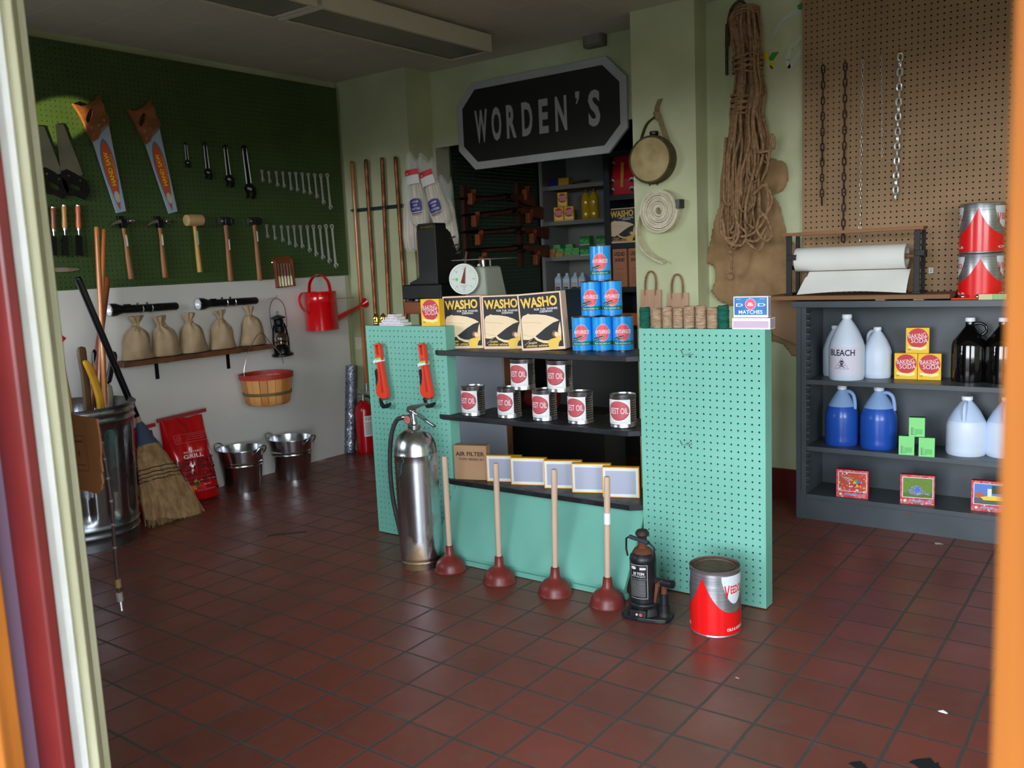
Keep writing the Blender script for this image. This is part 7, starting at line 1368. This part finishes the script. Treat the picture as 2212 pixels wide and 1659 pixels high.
# black shelving
YV = 5.28; xv = at(1306, 500, 'y', YV).x; t = thing('black_shelving', 'dark shelving unit behind the right pier edge', 'shelving', (0, 0, 0))
b = MB(); b.bb(xv, xv+.045, YV, YV+.3, 0, 2.2, DKGREY); b.build('side_panel', t)
b = MB(); b.bb(xv+1.1, xv+1.145, YV, YV+.3, 0, 2.2, DKGREY); b.build('side_panel', t); b = MB(); b.bb(xv+.045, xv+1.1, YV+.29, YV+.3, 0, 2.2, DKGREY); b.build('back_panel', t)
VZ = [at(1340, y, 'y', YV).z for y in (324, 420, 525, 620)]+[.78, .5, .2]
for z in VZ: b = MB(); b.bb(xv+.045, xv+1.1, YV, YV+.289, z-.035, z, DKGREY); b.build('shelf', t)
def onv(px, z): return Vector((at(px, 500, 'y', YV+.02).x, YV+.02, z+.0005))
t = thing('red_bag', 'shiny red printed bag on the black shelving beside the canteen', 'bag', onv(1343, VZ[1])); b = MB(); RF = M('red_foil', (200, 30, 50), .25, coat=.4)
b.put([(-.11, .03, 0), (.12, .03, 0), (.12, .10, 0), (-.11, .10, 0), (-.115, .02, .10), (.125, .02, .10), (.125, .12, .10), (-.115, .12, .10), (-.105, .05, .27), (.12, .05, .27), (.12, .06, .27), (-.105, .06, .27)], [(0, 1, 5, 4), (4, 5, 9, 8), (3, 2, 6, 7), (7, 6, 10, 11), (0, 4, 7, 3), (4, 8, 11, 7), (1, 5, 6, 2), (5, 9, 10, 6), (0, 1, 2, 3), (8, 9, 10, 11)], RF); b.build('bag_body', t, bevel=.006)
b = MB()
for r2 in range(4):
    for cxx in (-.075, .075): b.disc(cxx, .035+.058*r2, .018, .016, M('bag_white', (206, 206, 206), .4), .018 if r2 < 2 else .035, 14); b.disc(cxx, .028+.058*r2, .015, .010, BLACK, .0172 if r2 < 2 else .0342, 12)
b.line([(.0, .05), (.01, .21)], .022, M('bag_gold', (206, 150, 40), .4), .017); b.build('print', t, fix=False)
washo(onv(1348, VZ[2])+Vector((-.01, .0, 0)), .08, 'black and cream soap powder box on the dark shelving behind the cans', grp='soap boxes in the back room', W_=.2, H_=.23)
LQ = M('orange_kraft', (206, 140, 104), .7)
for px, lab in ((1337, 'left'), (1372, 'right, cut by the pier')):
    t = thing('polish_carton', 'tall orange-brown liquid shine carton on the dark shelving, '+lab, 'carton', onv(px, VZ[3]), .05, 'liquid shine cartons'); b = MB(); b.bb(-.052, .052, 0, .09, 0, .255, LQ); b.build('carton', t)
    b = MB(); b.text('LIQUID', .026, 0, .222, BLACK, w=.08, y=-.0005, rot=-.06, off=.03); b.text('SHINE!', .024, 0, .182, BLACK, w=.075, y=-.0005, rot=.02, off=.03, shear=.2); b.text('POLISHES FURNITURE', .005, 0, .12, BLACK, w=.06, y=-.0005)
    for k in range(7): b.line([(-.035, .09-.011*k), (.03-.006*(k % 3), .09-.011*k)], .0012, BLACK, -.0005)
    b.build('front_print', t, fix=False)
for px, lab in ((1343, 'left'), (1362, 'right')): b = MB(); b.bb(-.036, .036, 0, .06, 0, .085, M('bright_orange_card', (230, 110, 20), .6)); tag(b.build('orange_box'), 'bright orange box on the dark shelving behind the blue cans, %s one' % lab, 'box', 'bright orange boxes', loc=onv(px, VZ[4])+Vector((0, 0, .0)))
p = at(1238, 690, 'y', 4.9); b = MB(); b.bb(-.08, .08, 0, .15, 0, .25, M('dark_teal_metal', (16, 44, 56), .4)); b.cyl((-.05, .07, .25), (.05, .07, .25), .01, STEEL, n=10); tag(b.build('metal_case'), 'dark teal metal case behind the soap boxes in the dim back room', 'case', loc=(p.x, 4.9, .80))
b = MB(); b.bb(-3.3, -2.45, 4.82, 5.12, 0, .80, M('dark_cabinet', (60, 60, 58), .6)); tag(b.build('low_cabinet', bevel=.004), 'dark low cabinet in the back room behind the oil tins', 'cabinet')
b = MB(); b.cyl((-.09, 0, .05), (.09, 0, .05), .05, M('dull_red_roll', (120, 34, 38), .6), n=20); p = at(1170, 815, 'y', 4.0); tag(b.build('red_roll'), 'dull red cylinder seen between the oil tins behind the display', 'roll', loc=(p.x, 4.0, .44))
b = MB(); b.bb(-.35, .35, -.1, .12, 0, .44, M('dark_bench', (34, 32, 32), .6)); tag(b.build('low_bench'), 'low dark bench behind the teal display under the red roll', 'bench', loc=(p.x+.1, 4.0, 0))

# ================================================================ NEAR THE LEFT DOOR POST
yy = .95; c0 = at(128, 912, 'y', yy); c1 = at(208, 905, 'y', yy); c2 = at(196, 1062, 'y', yy); w_ = c1.x-c0.x+.03; h_ = c1.z-c2.z
t = thing('cardboard_sheet', 'ragged brown cardboard sheet with a printed box, fixed beside the white door post', 'cardboard', (c1.x, yy, c2.z)); CB = M('corrugated_cardboard', (146, 92, 52), .8, c2=(128, 80, 44), scale=7)
b = MB(); ed = [(0, h_), (-w_, h_+.005), (-w_, 0), (-.030, -.002), (-.012, .010), (-.008, .022), (-.004, .024), (-.006, .045), (.0, .05), (-.003, .075), (.002, .09), (.004, .12)]; b.prism(ed, 0, .004, CB); b.build('sheet', t)
b = MB(); q = M('box_print', (80, 50, 34), .7); k = .0012; b.line([(-w_*.62, h_*.72), (-w_*.30, h_*.75), (-w_*.27, h_*.28), (-w_*.6, h_*.26)], k*1.3, q, -.0005); b.line([(-w_*.6, h_*.65), (-w_*.35, h_*.67)], .004, q, -.0005); b.line([(-w_*.6, h_*.34), (-w_*.34, h_*.35)], .002, q, -.0005); b.disc(-w_*.46, h_*.5, .004, .008, q, -.0005, 14); b.build('print', t, fix=False)
t = thing('hanging_cord', 'dark cord with pale bands and a plug hanging beside the cardboard sheet', 'cord', (0, 0, 0)); y2 = 1.0
P = [at(x, y, 'y', y2) for x, y in ((198, 922), (208, 928), (218, 950), (226, 990), (234, 1040), (242, 1100), (246, 1160), (251, 1220), (257, 1280))]; S_ = spline(P, 6)
b = MB(); b.tube(S_, .0042, M('dark_brown_cord', (46, 26, 22), .6), n=8); b.build('cord', t)
for k in (8, 13, 18, 23, 28, 33, 38): b = MB(); b.tube([S_[k], S_[k]+(S_[k+1]-S_[k])*.45], .0047, M('band_grey', (110, 96, 88), .6), n=8); b.build('band', t)
b = MB(); e = S_[-1]; b.tube([e+Vector((0, 0, .032)), e+Vector((0, 0, .012))], .0068, M('tape_tan', (120, 96, 60), .7), n=10); b.build('tape', t)
b = MB(); b.cyl(e, e+Vector((.002, 0, -.02)), .007, M('clear_plug', (180, 176, 176), .15, trans=.6), n=12); b.build('plug', t); b = MB(); b.cyl(e+Vector((.002, 0, -.02)), e+Vector((.004, 0, -.042)), .0032, STEEL, n=8); b.build('prong', t)
b = MB(); n0 = at(196, 920, 'y', y2); b.cyl((0, -.062, 0), (0, .006, 0), .002, STEEL, n=6); b.cyl((-.07, -.06, 0), (.004, -.06, 0), .002, STEEL, n=6); tag(b.build('nail'), 'thin bent nail by the door post carrying the dark banded cord', 'nail', loc=n0)
# ================================================================ BITS ON THE FLOOR
for px, py, s_, lab, mt in ((2037, 1540, .03, 'whitish crumpled scrap on the tiles near the right wooden post', CARDW), (2028, 1176, .045, 'crumpled clear plastic scrap on the floor before the bookcase', M('clear_scrap', (210, 206, 210), .2, alpha=.6)), (1593, 1466, .014, 'tiny square paper scrap on the tiles below the red oil can', M('beige_scrap', (190, 160, 150), .7))):
    p = at(px, py, 'z', 0); b = MB(); random.seed(px); N_ = 9; v = [(s_*.5*math.cos(2*PI*k/N_)*random.uniform(.7, 1.1), s_*.5*math.sin(2*PI*k/N_)*random.uniform(.3, .6), random.uniform(.0005, .004)) for k in range(N_)]+[(0, 0, .008 if s_ > .02 else .001)]
    b.put(v, [(k, (k+1) % N_, N_) for k in range(N_)], mt); tag(b.build('floor_scrap'), lab, 'scrap', loc=p)
p = at(620, 1152, 'z', 0); b = MB(); b.slab([(-.09, -.02), (.09, -.03), (.095, 0), (-.085, .012)], .0002, .0012, M('tape_mark', (92, 66, 58), .7)); tag(b.build('tape_strip'), 'faded strip of tape on the dark tiles left of the teal panel', 'tape', loc=p, rz=.9)
for px, py, s_ in ((2003, 1652, .034), (1855, 1653, .02)):
    p = at(px, py, 'z', 0); b = MB(); N_ = 16; b.slab([(s_*(1+.25*math.sin(k*5.1))*math.cos(2*PI*k/N_), s_*(.8+.3*math.sin(k*3.7))*math.sin(2*PI*k/N_)) for k in range(N_)], .0002, .0009, M('black_stain', (30, 34, 38), .6)); tag(b.build('dark_blot'), '%s dark blot on the tiles at the bottom edge' % ('larger' if s_ > .03 else 'smaller'), 'stain', 'dark blots on the tiles', loc=p)
